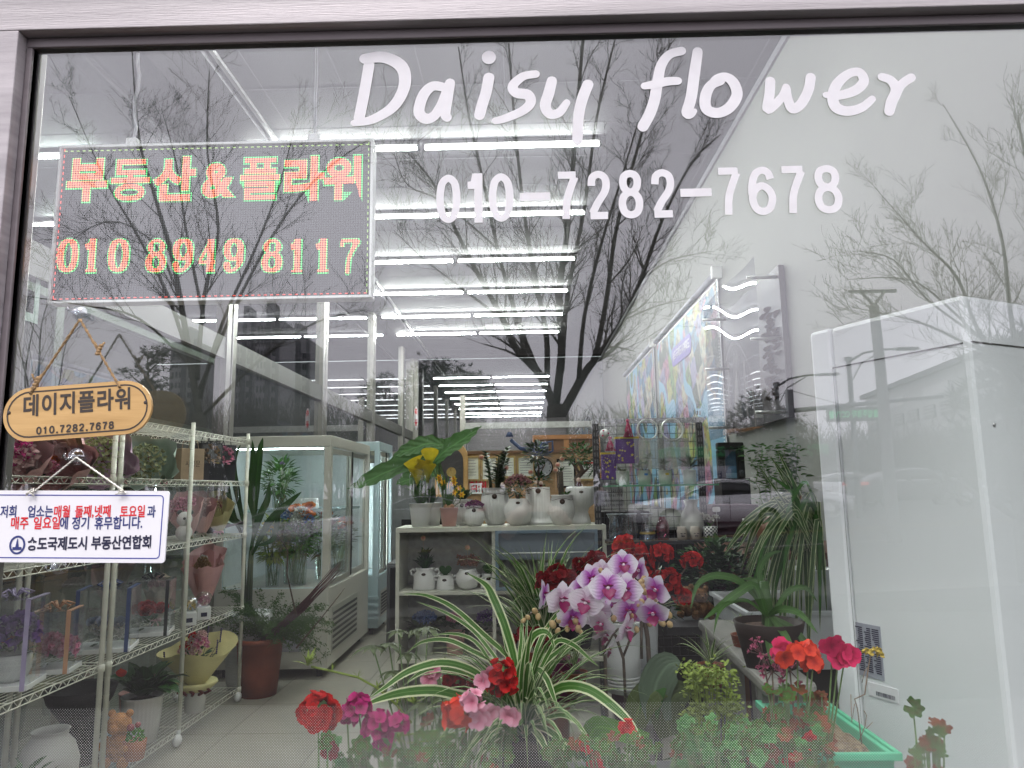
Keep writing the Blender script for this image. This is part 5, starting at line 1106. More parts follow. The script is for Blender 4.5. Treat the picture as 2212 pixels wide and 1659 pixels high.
# ================= flower fridges =================
FRG=mat('cream fridge enamel',(.50,.49,.43),.35,0,.03,4,.03); FRI=mat('fridge lining',(.66,.71,.71),.35,0,.03); ALF=mat('fridge door frame',(.42,.42,.36),.35,.3,.05); GRL=mat('dark grille',(.05,.05,.045),.6)
CLED=emitm('cold lit strip',(.85,.96,1),42); FGL=glassy('fridge glass',(.94,.97,.97),.10,0,edge=.8,dirt=.02)
def fridge(x0_,x1_,y0_,y1_,z1_,zm,label,m,lining,name='flower_fridge'):
    t=thing(name,label,'fridge',(x1_,y0_,FZ)); w=.055
    mb=MB(); mb.box(x0_,x1_,y0_,y1_,FZ+.07,zm); part('base_cabinet',mb,m,t,True,bev=.006)
    mb=MB(); mb.box(x0_,x1_,y0_,y1_,z1_-.09,z1_); part('top_box',mb,m,t,True,bev=.006)
    for a,b,c,e in ((x0_,x0_+w,y0_,y0_+w),(x1_-w,x1_,y0_,y0_+w),(x0_,x0_+w,y1_-w,y1_),(x1_-w,x1_,y1_-w,y1_)): mb=MB(); mb.box(a,b,c,e,zm,z1_-.09); part('corner_post',mb,m,t,True,bev=.003)
    mb=MB(); mb.box(x0_+.001,x0_+.03,y0_+w,y1_-w,zm,z1_-.09); mb.box(x0_+w,x1_-w,y1_-.03,y1_-.001,zm,z1_-.09); part('lining',mb,lining,t,True)
    mb=MB(); mb.quad((x0_+w,y0_+.02,zm),(x1_-w,y0_+.02,zm),(x1_-w,y0_+.02,z1_-.09),(x0_+w,y0_+.02,z1_-.09)); part('end_pane',mb,FGL,t,True)
    mb=MB(); f=.008
    for a,b,c,e in ((x0_+w,x1_-w,z1_-.098,z1_-.09),(x0_+w,x1_-w,zm,zm+f),(x0_+w,x0_+w+f,zm+f,z1_-.098),(x1_-w-f,x1_-w,zm+f,z1_-.098)): mb.box(a,b,y0_+.008,y0_+.018,c,e)
    part('end_pane_trim',mb,mat('bright trim',(.6,.72,.74),.3,.3),t,True)
    ym=(y0_+y1_)/2
    for k,(ya,yb_) in enumerate(((y0_+w,ym+.03),(ym-.03,y1_-w))):
        xx=x1_-.012-.022*k; mb=MB(); f=.04
        mb.box(xx-.015,xx,ya,yb_,zm+.01,zm+.01+f); mb.box(xx-.015,xx,ya,yb_,z1_-.10-f,z1_-.10); mb.box(xx-.015,xx,ya,ya+f,zm+.01+f,z1_-.10-f); mb.box(xx-.015,xx,yb_-f,yb_,zm+.01+f,z1_-.10-f); dr=part('sliding_door',mb,ALF,t,True)
        mb=MB(); mb.quad((xx-.008,ya+f,zm+.05),(xx-.008,yb_-f,zm+.05),(xx-.008,yb_-f,z1_-.14),(xx-.008,ya+f,z1_-.14)); mb.v=[tuple(Vector(v)-t.location) for v in mb.v]; part('pane',mb,FGL,dr)
    mb=MB(); mb.box(x1_-.004,x1_+.003,ym-.012,ym+.012,zm+.02,z1_-.1); part('black_seal',mb,BLKP,t,True)
    mb=MB(); mb.box(x1_+.001,x1_+.004,y0_+.12,y0_+(y1_-y0_)*.68,FZ+.16,zm-.16); g=part('grille',mb,ALF,t,True)
    for k in range(7): mb=MB(); z=FZ+.18+k*(zm-FZ-.36)/7; mb.box(x1_+.0045,x1_+.006,y0_+.14,y0_+(y1_-y0_)*.66,z,z+.022); mb.v=[tuple(Vector(v)-t.location) for v in mb.v]; part('slot',mb,GRL,g)
    mb=MB(); mb.box(x0_+.08,x1_-.08,y0_+.04,y0_+.06,z1_-.105,z1_-.092); part('light_strip',mb,CLED,t,True)
    mb=MB(); mb.box(x1_-.075,x1_-.065,ym+.1,ym+.11,zm+.05,z1_-.14); part('light_strip',mb,CLED,t,True)
    mb=MB()
    for xx in (x0_+.08,x1_-.08):
        for yy in (y0_+.08,y1_-.08): mb.tube([(xx,yy,FZ),(xx,yy,FZ+.075)],.022,8)
    part('feet',mb,BLKP,t,True)
    return t
d=5.75; fy0=d-1.35; fx1=V(713,1100,d).x; fx0=fx1-.90; fz1=V(714,940,d).z; fzm=V(640,1272,d).z
t=fridge(fx0,fx1,fy0,fy0+1.45,fz1,fzm,'large cream flower display fridge with lit glass end',FRG,FRI)
zsh=V(640,1100,d+.4).z
mb=MB(); mb.box(fx0+.06,fx1-.06,fy0+.3,fy0+1.3,zsh-.02,zsh); part('glass_shelf',mb,mat('shelf edge',(.45,.6,.62),.2),t,True)
mb=MB(); mb.box(fx1-.5,fx1-.2,fy0-.003,fy0-.001,FZ+.2,FZ+.38); part('sticker',mb,mat('grey sticker',(.3,.3,.33),.5),t,True)
def vase(x,y,z,r,h,fl,seed,label,leafm=LBR,lh=.3,nl=60,body=True):
    t=thing('flower_vase',label,'vase',(x,y,z)); 
    mb=MB(); mb.lathe([(.001,0),(r*.85,0),(r,h)],18); part('glass',mb,glassy('vase glass',(.82,.9,.86),.14,0,edge=.8),t)
    rq=random.Random(seed); mb=MB()
    for j in range(16): a=rq.uniform(0,6.3); mb.tube([(r*.5*math.cos(a),r*.5*math.sin(a),.01),(r*.9*math.cos(a+1),r*.9*math.sin(a+1),h),(r*1.8*math.cos(a+1),r*1.8*math.sin(a+1),h+lh*.7)],.003,4)
    part('stems',mb,STEMG,t)
    mb=MB(); bushm(mb,(0,0,h+lh*.4),r*2.3,r*1.7,lh*.6,int(nl*2.2),.085,.03,seed); part('foliage',mb,leafm,t,kind='stuff')
    k=0
    for (kind,m,cnt,sz) in fl:
        for c in range(cnt):
            a=rq.uniform(0,6.3); q=r*1.6*math.sqrt(rq.random()); p=(q*math.cos(a),q*math.sin(a),h+lh*rq.uniform(.6,1.05)); mb=MB(); k+=1
            rose(mb,p,sz,seed=c) if kind=='rose' else puff(mb,p,sz,26,sz*.6,c)
            part('flower',mb,m,t)
vase(V(608,1000,6).x,fy0+.22,zsh,.06,.16,[('puff',PPU,2,.015)],1,'glass vase of dark foliage on the upper fridge shelf',LMD,.26,90)
vase(V(650,1100,6).x,fy0+.24,fzm,.07,.28,[('rose',POR,7,.075),('puff',PWH,5,.045),('puff',PBL,4,.045)],2,'vase of orange ranunculus and white filler in the fridge',LBR,.30,150)
vase(V(592,1100,5.9).x,fy0+.16,fzm,.06,.25,[('puff',PYE,3,.012)],3,'vase of pale green feathery stems in the fridge',LYL,.30,160)
vase(V(625,1100,6).x,fy0+.34,fzm,.07,.27,[('puff',PGN,3,.03)],4,'vase of bright green foliage at the fridge front',LBR,.22,120)
vase(V(680,1100,6.1).x,fy0+.62,fzm,.07,.25,[('rose',PLP,4,.05),('puff',POR,3,.04)],5,'vase of pale and orange blooms behind the sliding door',LOL,.30,90)
vase(fx0+.68,fy0+1.15,fzm,.07,.25,[('rose',POR,5,.05)],6,'vase of rust orange blooms deepest in the fridge',LOL,.22,70)
t=thing('storage_box','white plastic tubs on the fridge shelf','box',(fx0+.55,fy0+.45,zsh)); mb=MB(); mb.box(-.1,0,-.05,.05,0,.09); part('tub',mb,PLW,t,bev=.008); mb=MB(); mb.box(.01,.12,-.05,.05,0,.09); part('tub',mb,PLW,t,bev=.008)
gx1=V(826,1100,7.55).x; t=fridge(gx1-.7,gx1,fy0+1.62,fy0+2.35,V(812,956,7.55).z,V(812,1240,7.55).z,'narrow pale blue upright fridge behind the cream fridge',mat('pale blue enamel',(.38,.48,.50),.35,0,.03),FRI,'upright_fridge')
for k in range(4): mb=MB(); mb.box(gx1-.65,gx1+.012,fy0+1.60,fy0+1.62,FZ+.14+k*.07,FZ+.17+k*.07); part('vent_rib',mb,MATS['pale blue enamel'],t,True)
mb=MB(); mb.box(gx1-.5,gx1-.05,fy0+1.605,fy0+1.615,V(812,1000,7.3).z,V(812,960,7.3).z-.06); part('poster',mb,mat('poster blue',(.04,.07,.16),.4,0,.6,14,col2=(.3,.3,.2)),t,True)
PLG=mat('white plastic planter',(.56,.58,.60),.45,0,.05,10)
# ================= wall maps and framed poster =================
mp=bpy.data.materials.new('printed city map'); mp.use_nodes=True; n=mp.node_tree; L=n.links; b_=n.nodes['Principled BSDF']; b_.inputs['Roughness'].default_value=.5
tc=n.nodes.new('ShaderNodeTexCoord'); mpn=n.nodes.new('ShaderNodeMapping'); mpn.inputs['Rotation'].default_value=(.35,0,0); L.new(tc.outputs['Object'],mpn.inputs[0])
vo=n.nodes.new('ShaderNodeTexVoronoi'); vo.distance='CHEBYCHEV'; vo.inputs['Scale'].default_value=4.2; vo.inputs['Randomness'].default_value=.6; L.new(mpn.outputs[0],vo.inputs['Vector'])
vo2=n.nodes.new('ShaderNodeTexVoronoi'); vo2.distance='CHEBYCHEV'; vo2.inputs['Scale'].default_value=19; vo2.inputs['Randomness'].default_value=.5; L.new(mpn.outputs[0],vo2.inputs['Vector'])
r1=n.nodes.new('ShaderNodeValToRGB'); r1.color_ramp.interpolation='CONSTANT'; e=r1.color_ramp.elements
cols=[(.40,.40,.30),(.14,.28,.08),(.28,.26,.46),(.42,.42,.12),(.06,.20,.38),(.40,.16,.28),(.04,.08,.04),(.44,.42,.36)]
while len(e)<len(cols): e.new(.5)
for k,c in enumerate(cols): e[k].position=k/len(cols); e[k].color=(*c,1)
sx_=n.nodes.new('ShaderNodeSeparateColor'); L.new(vo.outputs['Color'],sx_.inputs[0]); L.new(sx_.outputs[0],r1.inputs[0])
r2=n.nodes.new('ShaderNodeValToRGB'); r2.color_ramp.interpolation='CONSTANT'; e=r2.color_ramp.elements
for k in range(3): e.new(.5)
for k,(p_,c) in enumerate(((0,(.75,.75,.68)),(.45,(.38,.38,.36)),(.62,(.62,.40,.34)),(.74,(.85,.85,.80)),(.88,(.32,.45,.55)))): e[k].position=p_; e[k].color=(*c,1)
s2=n.nodes.new('ShaderNodeSeparateColor'); L.new(vo2.outputs['Color'],s2.inputs[0]); L.new(s2.outputs[1],r2.inputs[0])
mx2=n.nodes.new('ShaderNodeMix'); mx2.data_type='RGBA'; mx2.blend_type='MULTIPLY'; mx2.inputs[0].default_value=1.0; L.new(r1.outputs[0],mx2.inputs[6]); L.new(r2.outputs[0],mx2.inputs[7])
# river and coast
nz=n.nodes.new('ShaderNodeTexNoise'); nz.inputs['Scale'].default_value=.9; nz.inputs['Detail'].default_value=1; L.new(tc.outputs['Object'],nz.inputs['Vector'])
rv=n.nodes.new('ShaderNodeValToRGB'); rv.color_ramp.interpolation='CONSTANT'; e=rv.color_ramp.elements; e[0].position=0; e[0].color=(0,0,0,1); e[1].position=.47; e[1].color=(1,1,1,1); e.new(.53).color=(0,0,0,1)
L.new(nz.outputs['Fac'],rv.inputs[0])
mx3=n.nodes.new('ShaderNodeMix'); mx3.data_type='RGBA'; L.new(rv.outputs[0],mx3.inputs[0]); L.new(mx2.outputs[2],mx3.inputs[6]); mx3.inputs[7].default_value=(.16,.34,.48,1); L.new(mx3.outputs[2],b_.inputs['Base Color'])
def wallmap(d0,d1,z0,z1,label,title=None):
    y0,y1=d0-1.35,d1-1.35; t=thing('wall_map',label,'map',(RX-.03,y0,z0))
    mb=MB(); mb.box(RX-.02,RX-.017,y0,y1,z0,z1); part('map_sheet',mb,mp,t,True)
    mb=MB(); mb.tube([(RX-.04,y0-.05,z1+.02),(RX-.04,y1+.03,z1+.02)],.03,10); part('roller',mb,mat('roller tube',(.45,.46,.52),.4),t,True)
    mb=MB(); mb.box(RX-.09,RX-.001,y0-.09,y0-.05,z1-.04,z1+.07); part('bracket',mb,PLW,t,True)
    mb=MB()
    for k in range(60): mb.ball((RX-.05,y0-.03,z1-.03*k-.03),.007,n=5,m=4)
    part('bead_chain',mb,PLW,t,True)
    mb=MB(); mb.box(RX-.022,RX-.016,y0,y0+.03,z0,z1); mb.box(RX-.022,RX-.016,y0+.03,y1,z1-.04,z1); part('border',mb,PAP,t,True)
    if title:
        yc,zc=title; mb=MB(); plate(mb,rrect(1.0,.22,.09),-.002,.002,Matrix.Translation((RX-.024,yc,zc))@Matrix.Rotation(-PI/2,4,'Z')); part('title_plate',mb,mat('violet print',(.16,.12,.42),.5),t,True)
        textobj('title','송도국제도시계획도',.125,PAP,t,Matrix.Translation((-.0+.002,yc-y0,zc-z0))@Matrix.Rotation(-PI/2,4,'Z')@UPR,.002,.85)
wallmap(6.34,9.35,1.25,3.40,'large colourful city plan wall map with violet title plate','' or (7.95-1.35,3.02))
wallmap(9.6,12.3,1.25,3.42,'second smaller looking city map farther along the wall')
y0,y1=4.75-1.35,6.15-1.35; t=thing('framed_poster','dark poster board behind a clear acrylic sheet on wall pins','poster',(RX-.05,y0,1.96))
POST=mat('dark poster print',(.022,.022,.04),.5,0,.35,2.2,col2=(.05,.035,.035))
mb=MB(); mb.box(RX-.05,RX-.01,y0,y1,1.96,3.0); part('board',mb,POST,t,True)
mb=MB(); rq=random.Random(9)
for k in range(60): mb.leaf(.12,.05,elev=.2,droop=.3,n=3,M=Matrix.Translation((RX-.053,y0+.15+rq.uniform(-.05,.25),2.1+k*.011))@T(rz=-PI2+rq.uniform(-.2,.2),rx=rq.uniform(-.3,.3)))
part('printed_leaves',mb,mat('printed brown leaves',(.09,.05,.03),.6),t,True,kind='stuff')
mb=MB(); n_=24; vs=[];fs=[]
for i in range(n_+1):
    yy=y0-.02+(y1-y0+.04)*i/n_
    for z in (1.9,2.2,2.5,2.8,3.06): vs.append((RX-.22+.012*math.sin(i*.33)+.008*math.sin(z*5),yy,z))
for i in range(n_):
    for k in range(4): a=i*5+k; fs.append((a,a+1,a+6,a+5))
mb.add(vs,fs,None,0,True); part('acrylic_sheet',mb,glassy('acrylic sheet',(.86,.87,.90),.14,.0,edge=.9),t,True)
for yy in (y0+.05,y1-.1):
    for z in (2.0,2.5,2.93): mb=MB(); mb.tube([(RX-.05,yy,z),(RX-.25,yy,z)],.012,8); part('pin',mb,mat('steel pin',(.5,.5,.5),.3,.8),t,True)
# ================= standing air conditioner =================
A=V(2080,635,1.62); B=V(1748,715,2.02); A.z=B.z=0; u_=(B-A).normalized(); v_=Vector((-u_.y,u_.x,0)); 
if v_.x<0: v_=-v_
zt_=V(2080,635,1.62).z; Lu=(B-A).length
ACM=mat('white enamel casing',(.68,.70,.72),.35,0,.02,3,.02); ACF=mat('white front casing',(.82,.84,.87),.35,0,.02,3)
Mac=Matrix(((v_.x,u_.x,0,0),(v_.y,u_.y,0,0),(0,0,1,0),(0,0,0,1)))
t=thing('air_conditioner','tall white standing air conditioner casing at the right of the window','air conditioner',(A.x,A.y,FZ))
h=zt_-FZ
mb=MB(); mb.box(0,.46,0,Lu-.072,.06,h); part('casing',mb,ACM,t,bev=.012,M=Mac)
mb=MB(); mb.box(-.002,.46,Lu-.07,Lu,.06,h-.0); part('front_shell',mb,ACF,t,bev=.010,M=Mac)
mb=MB(); mb.box(.0,.46,.01,Lu,0,.055); part('plinth',mb,PLW,t,M=Mac)
mb=MB(); mb.box(-.0012,.0,.012,Lu-.07,h-.115,h-.111); mb.box(.012,.46,-.0012,0,h-.113,h-.109); part('top_seam',mb,GRL,t,M=Mac)
mb=MB(); mb.box(-.0008,0,Lu-.0708,Lu-.0700,.06,h-.111); part('side_seam',mb,mat('seam grey',(.2,.2,.2),.6),t,M=Mac)
mb=MB(); mb.ball((.06,-.001,h-.3),.005,sc=(1,.4,1)); part('screw',mb,mat('steel pin',(.5,.5,.5),.3,.8),t,M=Mac)
sz_=V(1860,1360,1.85).z-FZ; sb_=V(1860,1480,1.85).z-FZ
mb=MB(); mb.box(-.0022,-.0002,Lu-.15,Lu-.078,sb_,sz_); part('rating_plate',mb,mat('grey rating plate',(.30,.31,.36),.5),t,M=Mac)
mb=MB()
for k in range(22):
    z=sz_-.012-k*(sz_-sb_-.02)/22
    for q in range(3): mb.box(-.0030,-.0023,Lu-.145+q*.024,Lu-.145+q*.024+R.uniform(.010,.021),z,z+.0028)
part('plate_text',mb,INK2,t,M=Mac)
mb=MB(); mb.box(-.0022,-.0002,Lu-.185,Lu-.10,sb_-.045,sb_-.012); part('barcode_label',mb,PAP,t,M=Mac)
mb=MB()
for q in range(18): mb.box(-.0029,-.0023,Lu-.125-q*.003,Lu-.125-q*.003+R.uniform(.0008,.0018),sb_-.04,sb_-.03)
part('barcode',mb,INK2,t,M=Mac)
# ================= mesh display rack =================
d=4.35; yr=d-1.35
def X3(X): return 1216.8+X*.2747
def Y3(Y): return 940+Y*.2747
DRK=mat('dark grey metal',(.035,.035,.04),.45,.4,.1); GSH=mat('green glass shelf edge',(.12,.33,.20),.2,0,.05)
xa=V(1299,1100,d).x; xb=V(1538,1100,d).x; zt2=V(1420,907,d).z
t=thing('display_rack','dark perforated display rack with wire mesh back and glass shelves','rack',(xa,yr,FZ))
for x in (xa,xb):
    mb=MB(); mb.box(x-.02,x+.02,yr+.2,yr+.23,FZ,zt2); p_=part('post',mb,DRK,t,True)
    mb=MB()
    for k in range(44):
        z=FZ+.1+k*.042
        for q in (-.008,.008): mb.box(x+q-.004,x+q+.004,yr+.197,yr+.1995,z,z+.026)
    part('slot_holes',mb,mat('slot black',(.12,.12,.12),.8),t,True)
mb=MB(); mb.box(xa-.02,xb+.03,yr+.19,yr+.24,zt2,zt2+.03); part('top_rail',mb,mat('chrome rail',(.35,.35,.36),.25,.8),t,True)
mb=MB()
for k in range(13): x=xa+.04+(xb-xa-.08)*k/12; mb.tube([(x,yr+.22,FZ+.4),(x,yr+.22,zt2)],.0022,4)
for k in range(30): z=FZ+.4+k*.052; (z<zt2) and mb.tube([(xa+.02,yr+.224,z),(xb-.02,yr+.224,z)],.0022,4)
part('wire_mesh',mb,DRK,t,True)
zs1=V(1400,1047,d).z; zs2=V(1400,1168,d).z; zs3=V(1400,1260,d).z
mb=MB(); mb.box(xa+.03,xb+.05,yr,yr+.2,zs1-.010,zs1); part('glass_shelf',mb,GSH,t,True)
for z in (zs2,zs3): mb=MB(); mb.box(xa+.03,xb+.20,yr-.06,yr+.2,z-.018,z); part('shelf',mb,DRK,t,True)
mb=MB()
for x in (V(1403,900,d).x,V(1457,900,d).x,V(1359,900,d).x,V(1308,900,d).x,V(1320,900,d).x): mb.tube([(x,yr+.2,zt2+.02),(x,yr+.05,zt2+.02),(x,yr+.04,zt2+.035)],.003,5)
part('hooks',mb,MATS['chrome rail'],t,True)
def onm(X,z,dy=.08,name='potted_plant',lab='',cat='potted plant'): return thing(name,lab,cat,(V(X3(X),1100,d).x,yr+dy,z+.001))
for k,(X,lab) in enumerate(((490,'small white pot with a brownish low succulent, leftmost on the glass shelf'),(665,'small white pot with a branching jade plant and blue sticker'),(833,'small white pot with a single rosette succulent and yellow sticker'),(1030,'small white pot with a spiky dark tillandsia, rightmost on the glass shelf'))):
    t=onm(X,zs1,lab=lab); pot(t,.040,.038,.085,CERM,'taper')
    if k==0: put_leaves(t,leafvars('s0',LOL,.035,.014,3,50,elev=.9,droop=.2,cup=.3),16,51,o=(0,0,.08),rt=.012)
    if k==1:
        mb=MB(); mb.tube([(0,0,.07),(.02,0,.11),(.03,0,.15)],.004,5); mb.tube([(0,0,.07),(-.02,0,.12)],.004,5); part('stem',mb,STEMB,t)
        for c in ((.03,0,.15),(.015,0,.12),(-.02,0,.12),(-.03,0,.10),(.04,0,.165)): put_leaves(t,leafvars('s1',LMD,.024,.015,3,50,elev=.7,droop=.1,cup=.2),7,52,o=c,s=(1.2,1.7))
    if k==2: mb=MB(); mb.tube([(0,0,.07),(0,0,.12)],.005,5); part('stem',mb,STEMB,t); put_leaves(t,leafvars('s2',LMD,.045,.02,3,50,elev=.5,droop=.3,cup=.2),14,53,o=(0,0,.12),s=(1,1.5)); put_leaves(t,leafvars('s2',LMD,.03,.016,3,50,elev=1,droop=.3,cup=.2),8,54,o=(0,0,.125))
    if k==3: put_leaves(t,leafvars('s3',LGY,.11,.016,4,50,elev=.8,droop=1.1,cup=.25,n=5),26,55,o=(0,0,.085),tilt=(-.6,.3),s=(.8,1.3))
    if k in (1,2): mb=MB(); mb.box(-.005,.015,-.0415,-.040,.055,.068); part('sticker',mb,mat('blue sticker' if k==1 else 'yellow sticker',(.05,.2,.5) if k==1 else (.6,.45,.05)),t)
STARM=mat('purple bag paper',(.10,.03,.22),.5,0,.1)
def starbag(px,y0_,y1_,wd,label,dy=.12):
    c=V(px,y1_,d); w=wd*d/F; hh=(y1_-y0_)*d/F; t=thing('gift_bag',label,'bag',(c.x,yr+dy,V(px,y1_,d).z))
    mb=MB(); mb.box(-w/2,w/2,-.03,.03,0,hh); part('bag_body',mb,STARM,t,bev=.003)
    mb=MB(); mb.box(-w/2-.002,w/2+.002,-.033,.033,hh-.012,hh); part('rim',mb,mat('yellow trim',(.6,.45,.03)),t)
    rq=random.Random(px); mb=MB()
    for k in range(16):
        cx,cz,s=rq.uniform(-w*.43,w*.43),rq.uniform(.01,hh-.03),rq.uniform(.005,.012); pts=[(cx+(s if q%2==0 else s*.42)*math.sin(q*PI/5),cz+(s if q%2==0 else s*.42)*math.cos(q*PI/5)) for q in range(10)]
        mb.add([(a,-.0315-.0002*k,b) for a,b in pts],[tuple(range(10))])
    part('stars',mb,mat('yellow star print',(.62,.5,.08)),t)
starbag(1360,942,1000,50,'purple gift bag with yellow stars hanging from the mesh rack',.1)
starbag(1322,976,1036,32,'second purple star bag hanging lower left on the mesh rack',.14)
for px,py,l,lab in ((1359,907,36,'crimson tassel hanging above the purple star bag'),(1320,945,28,'crimson tassel at the left end of the mesh rack')):
    c=V(px,py,d); t=thing('tassel',lab,'tassel',(c.x,yr+.06,c.z)); mb=MB(); rq=random.Random(px)
    for k in range(22): mb.tube([(0,0,0),(rq.uniform(-.02,.02),rq.uniform(-.01,.01),-l*d/F*.6),(rq.uniform(-.035,.035),0,-l*d/F)],.0035,4)
    part('strands',mb,mat('crimson cord',(.45,.02,.10),.5,0,.2,60),t); mb=MB(); mb.ball((0,0,0),.012); part('knot',mb,MATS['crimson cord'],t)
for px,r_,lab in ((1403,.062,'white plastic ring handles of the left clear bag'),(1457,.066,'white plastic ring handles of the right clear bag')):
    c=V(px,926,d); t=thing('clear_bag',lab,'bag',(c.x,yr+.07,c.z))
    for q in range(2): mb=MB(); mb.tube([(r_*math.cos(a),.012*q+.01*math.sin(a),r_*math.sin(a)) for a in [k*2*PI/24 for k in range(24)]],.005,7,closed=True); part('handle',mb,mat('milky plastic',(.62,.64,.62),.3),t)
    mb=MB(); mb.box(-.09,.09,-.03,.03,-.24,-.055); part('bag_body',mb,glassy('milky film',(.72,.74,.72),.12,.2,edge=.6,dirt=.3),t)
c=V(1308,928,d); t=thing('hanging_ornament','small white ball ornament with crimson dots at the rack end','ornament',(c.x,yr+.06,c.z)); mb=MB(); mb.tube([(0,0,.05),(0,0,0)],.002,4); mb.ball((0,0,-.02),.03,n=14,m=10); part('ball',mb,PLW,t); mb=MB(); [mb.ball((.022*math.cos(a),-.024,-.02+.018*math.sin(a)),.006,n=6,m=4) for a in (0,2,4)]; part('dots',mb,MATS['crimson cord'],t)
c=V(1328,1068,d); t=thing('calendar','white desk calendar page pinned behind the mesh','calendar',(c.x,yr+.24,c.z)); mb=MB(); mb.box(-.075,.085,0,.004,-.10,.10); part('page',mb,PAP,t)
k=0
for r_ in range(5):
    for q in range(6):
        k+=1
        if k<=31: textobj('date_number',str(k),.022,INK2,t,T(-.055+q*.024,-.001,.05-r_*.03)@UPR,0)
IRI=glassy('tinted vase glass',(.60,.72,.78),.22,0,edge=.9); CLR=MATS['jar glass']; BLG=glassy('blue swirl glass',(.25,.45,.75),.2,0,edge=.8); PKG=glassy('rose glass',(.75,.35,.48),.18,0,edge=.8)
for X,prof,m,lab in ((405,[(.001,0),(.03,0),(.034,.05),(.026,.12),(.045,.155)],IRI,'iridescent blue and pink glass vase, leftmost on the dark shelf'),
    (520,[(.001,0),(.04,0),(.058,.06),(.045,.12),(.05,.155)],CLR,'wide clear glass bowl vase next to the iridescent vase'),
    (668,[(.001,0),(.052,0),(.045,.05),(.026,.12),(.036,.155)],CLR,'clear conical vase with blue and yellow swirls at its foot'),
    (790,[(.001,0),(.035,0),(.04,.07),(.03,.11),(.018,.125),(.018,.14)],PKG,'rose tinted lidded glass bottle in the middle of the dark shelf')):
    t=onm(X,zs2,.06,'glass_vase',lab,'vase'); mb=MB(); mb.lathe(prof,22); part('glass',mb,m,t)
    mb=MB(); r_=max(a for a,_ in prof[-2:]); mb.tube([(r_*math.cos(a),r_*math.sin(a),prof[-1][1]) for a in [k*2*PI/20 for k in range(20)]],.0025,5,closed=True); part('rim',mb,mat('glass rim',(.5,.55,.6),.15),t)
    if X==668: mb=MB(); mb.lathe([(.0525,.001),(.05,.03)],20); part('blue_band',mb,BLG,t); mb=MB(); mb.lathe([(.048,.036),(.046,.046)],20); part('yellow_band',mb,mat('amber band',(.5,.35,.1)),t)
for k,X in enumerate((930,1034)):
    t=onm(X,zs2,.02,'face_jar',('cream jar with a printed moustache face, left of the pair','cream jar with a printed moustache face, right of the pair')[k],'jar'); mb=MB(); mb.lathe([(.001,0),(.029,0),(.030,.055),(.025,.065),(.027,.077),(.020,.077),(.001,.07)],20); part('jar',mb,mat('cream jar',(.62,.56,.50),.5),t)
    mb=MB()
    for q in (-.010,.010): mb.box(q-.006,q+.006,-.0305,-.0298,.036,.040)
    mb.box(-.010,.010,-.0305,-.0298,.02,.026); part('printed_face',mb,INK2,t)
t=onm(1050,zs2,.15,'white_vase','tall white rounded vase behind the face jars','vase'); mb=MB(); mb.lathe([(.001,0),(.05,0),(.075,.08),(.06,.15),(.035,.19),(.045,.23),(.035,.22),(.001,.15)],26); part('vase_body',mb,CER,t)
t=onm(1157,zs2,.03,'potted_plant','black and white checked pot with a small white orchid and a speech tag'); mb=MB(); mb.lathe([(.001,0),(.040,0),(.042,.075),(.036,.075),(.001,.07)],24); part('pot',mb,PLW,t)
mb=MB()
for k in range(7):
    for q in range(22):
        if (k+q)%2: a=q*2*PI/22; mb.box(.0415,.0422,-.005,.005,.004+k*.0104,.013+k*.0104,M=T(rz=a))
part('checks',mb,INK2,t); put_leaves(t,leafvars('mo',LMD,.05,.02,3,50,elev=.9,droop=.7),6,60,o=(0,0,.075))
mb=MB(); rq=random.Random(3)
for k in range(8): puff(mb,(rq.uniform(-.05,.04),-.02,rq.uniform(.11,.15)),.007,5,.014,k)
part('flowers',mb,PWH,t,kind='stuff'); mb=MB(); plate(mb,rrect(.045,.03,.008),-.001,.001,T(.035,-.03,.175)); mb.box(.034,.036,-.03,-.028,.08,.16); part('speech_tag',mb,PAP,t)
c=V(1580,1033,5.2); t=thing('arch_stand','black display stand with an arched opening showing a city print','stand',(c.x,c.y,c.z)); w=.095; hh=.255
mb=MB(); mb.box(-w,-w*.45,-.03,.03,0,hh*.8); mb.box(w*.45,w,-.03,.03,0,hh*.8); mb.box(-w,w,-.03,.03,hh*.8,hh); part('arch_frame',mb,BLKP,t,bev=.01); mb=MB(); mb.box(-w*.45,w*.45,.01,.02,0,hh*.8); part('print',mb,mp,t)
mb=MB(); mb.box(-.1,.1,-.1,.1,-1.35,0); part('base_box',mb,BLKP,t)
for k,(x,w_,h0,h1,lab) in enumerate(((xa+.02,.33,FZ,zs2-.02,'tall plum crate added as dark backing on the floor behind the left of the mesh rack'),(xa+.36,.36,FZ,zs2+.04,'tall black crate added as dark backing on the floor behind the middle of the mesh rack'),(xa+.74,.3,FZ,zs2-.0,'tall plum crate added as dark backing on the floor behind the right end of the mesh rack'),(xa+.03,.3,zs2-.018,zs2+.16,'small black crate added as dark backing behind the iridescent glass vase'),(xa+.74,.28,zs2+.002,zs2+.19,'small plum crate stacked behind the checked orchid pot'))):  # dark boxes added as backing so the reflected car stands out
    mb=MB(); mb.box(-w_/2,w_/2,0,.32,0,h1-h0); t=thing('backing_crate',lab,'crate',(x+w_/2,yr+.30,h0),group='dark crates added as backing behind the mesh rack'); m_=(mat('plum crate',(.05,.012,.03),.6),BLKP,mat('plum crate',(.05,.012,.03),.6),BLKP,mat('plum crate',(.05,.012,.03),.6))[k]; part('body',mb,m_,t,bev=.01)
    mb=MB(); mb.box(-w_/2-.006,w_/2+.006,-.006,.326,h1-h0-.03,h1-h0+.003); part('lid',mb,m_,t,bev=.004)
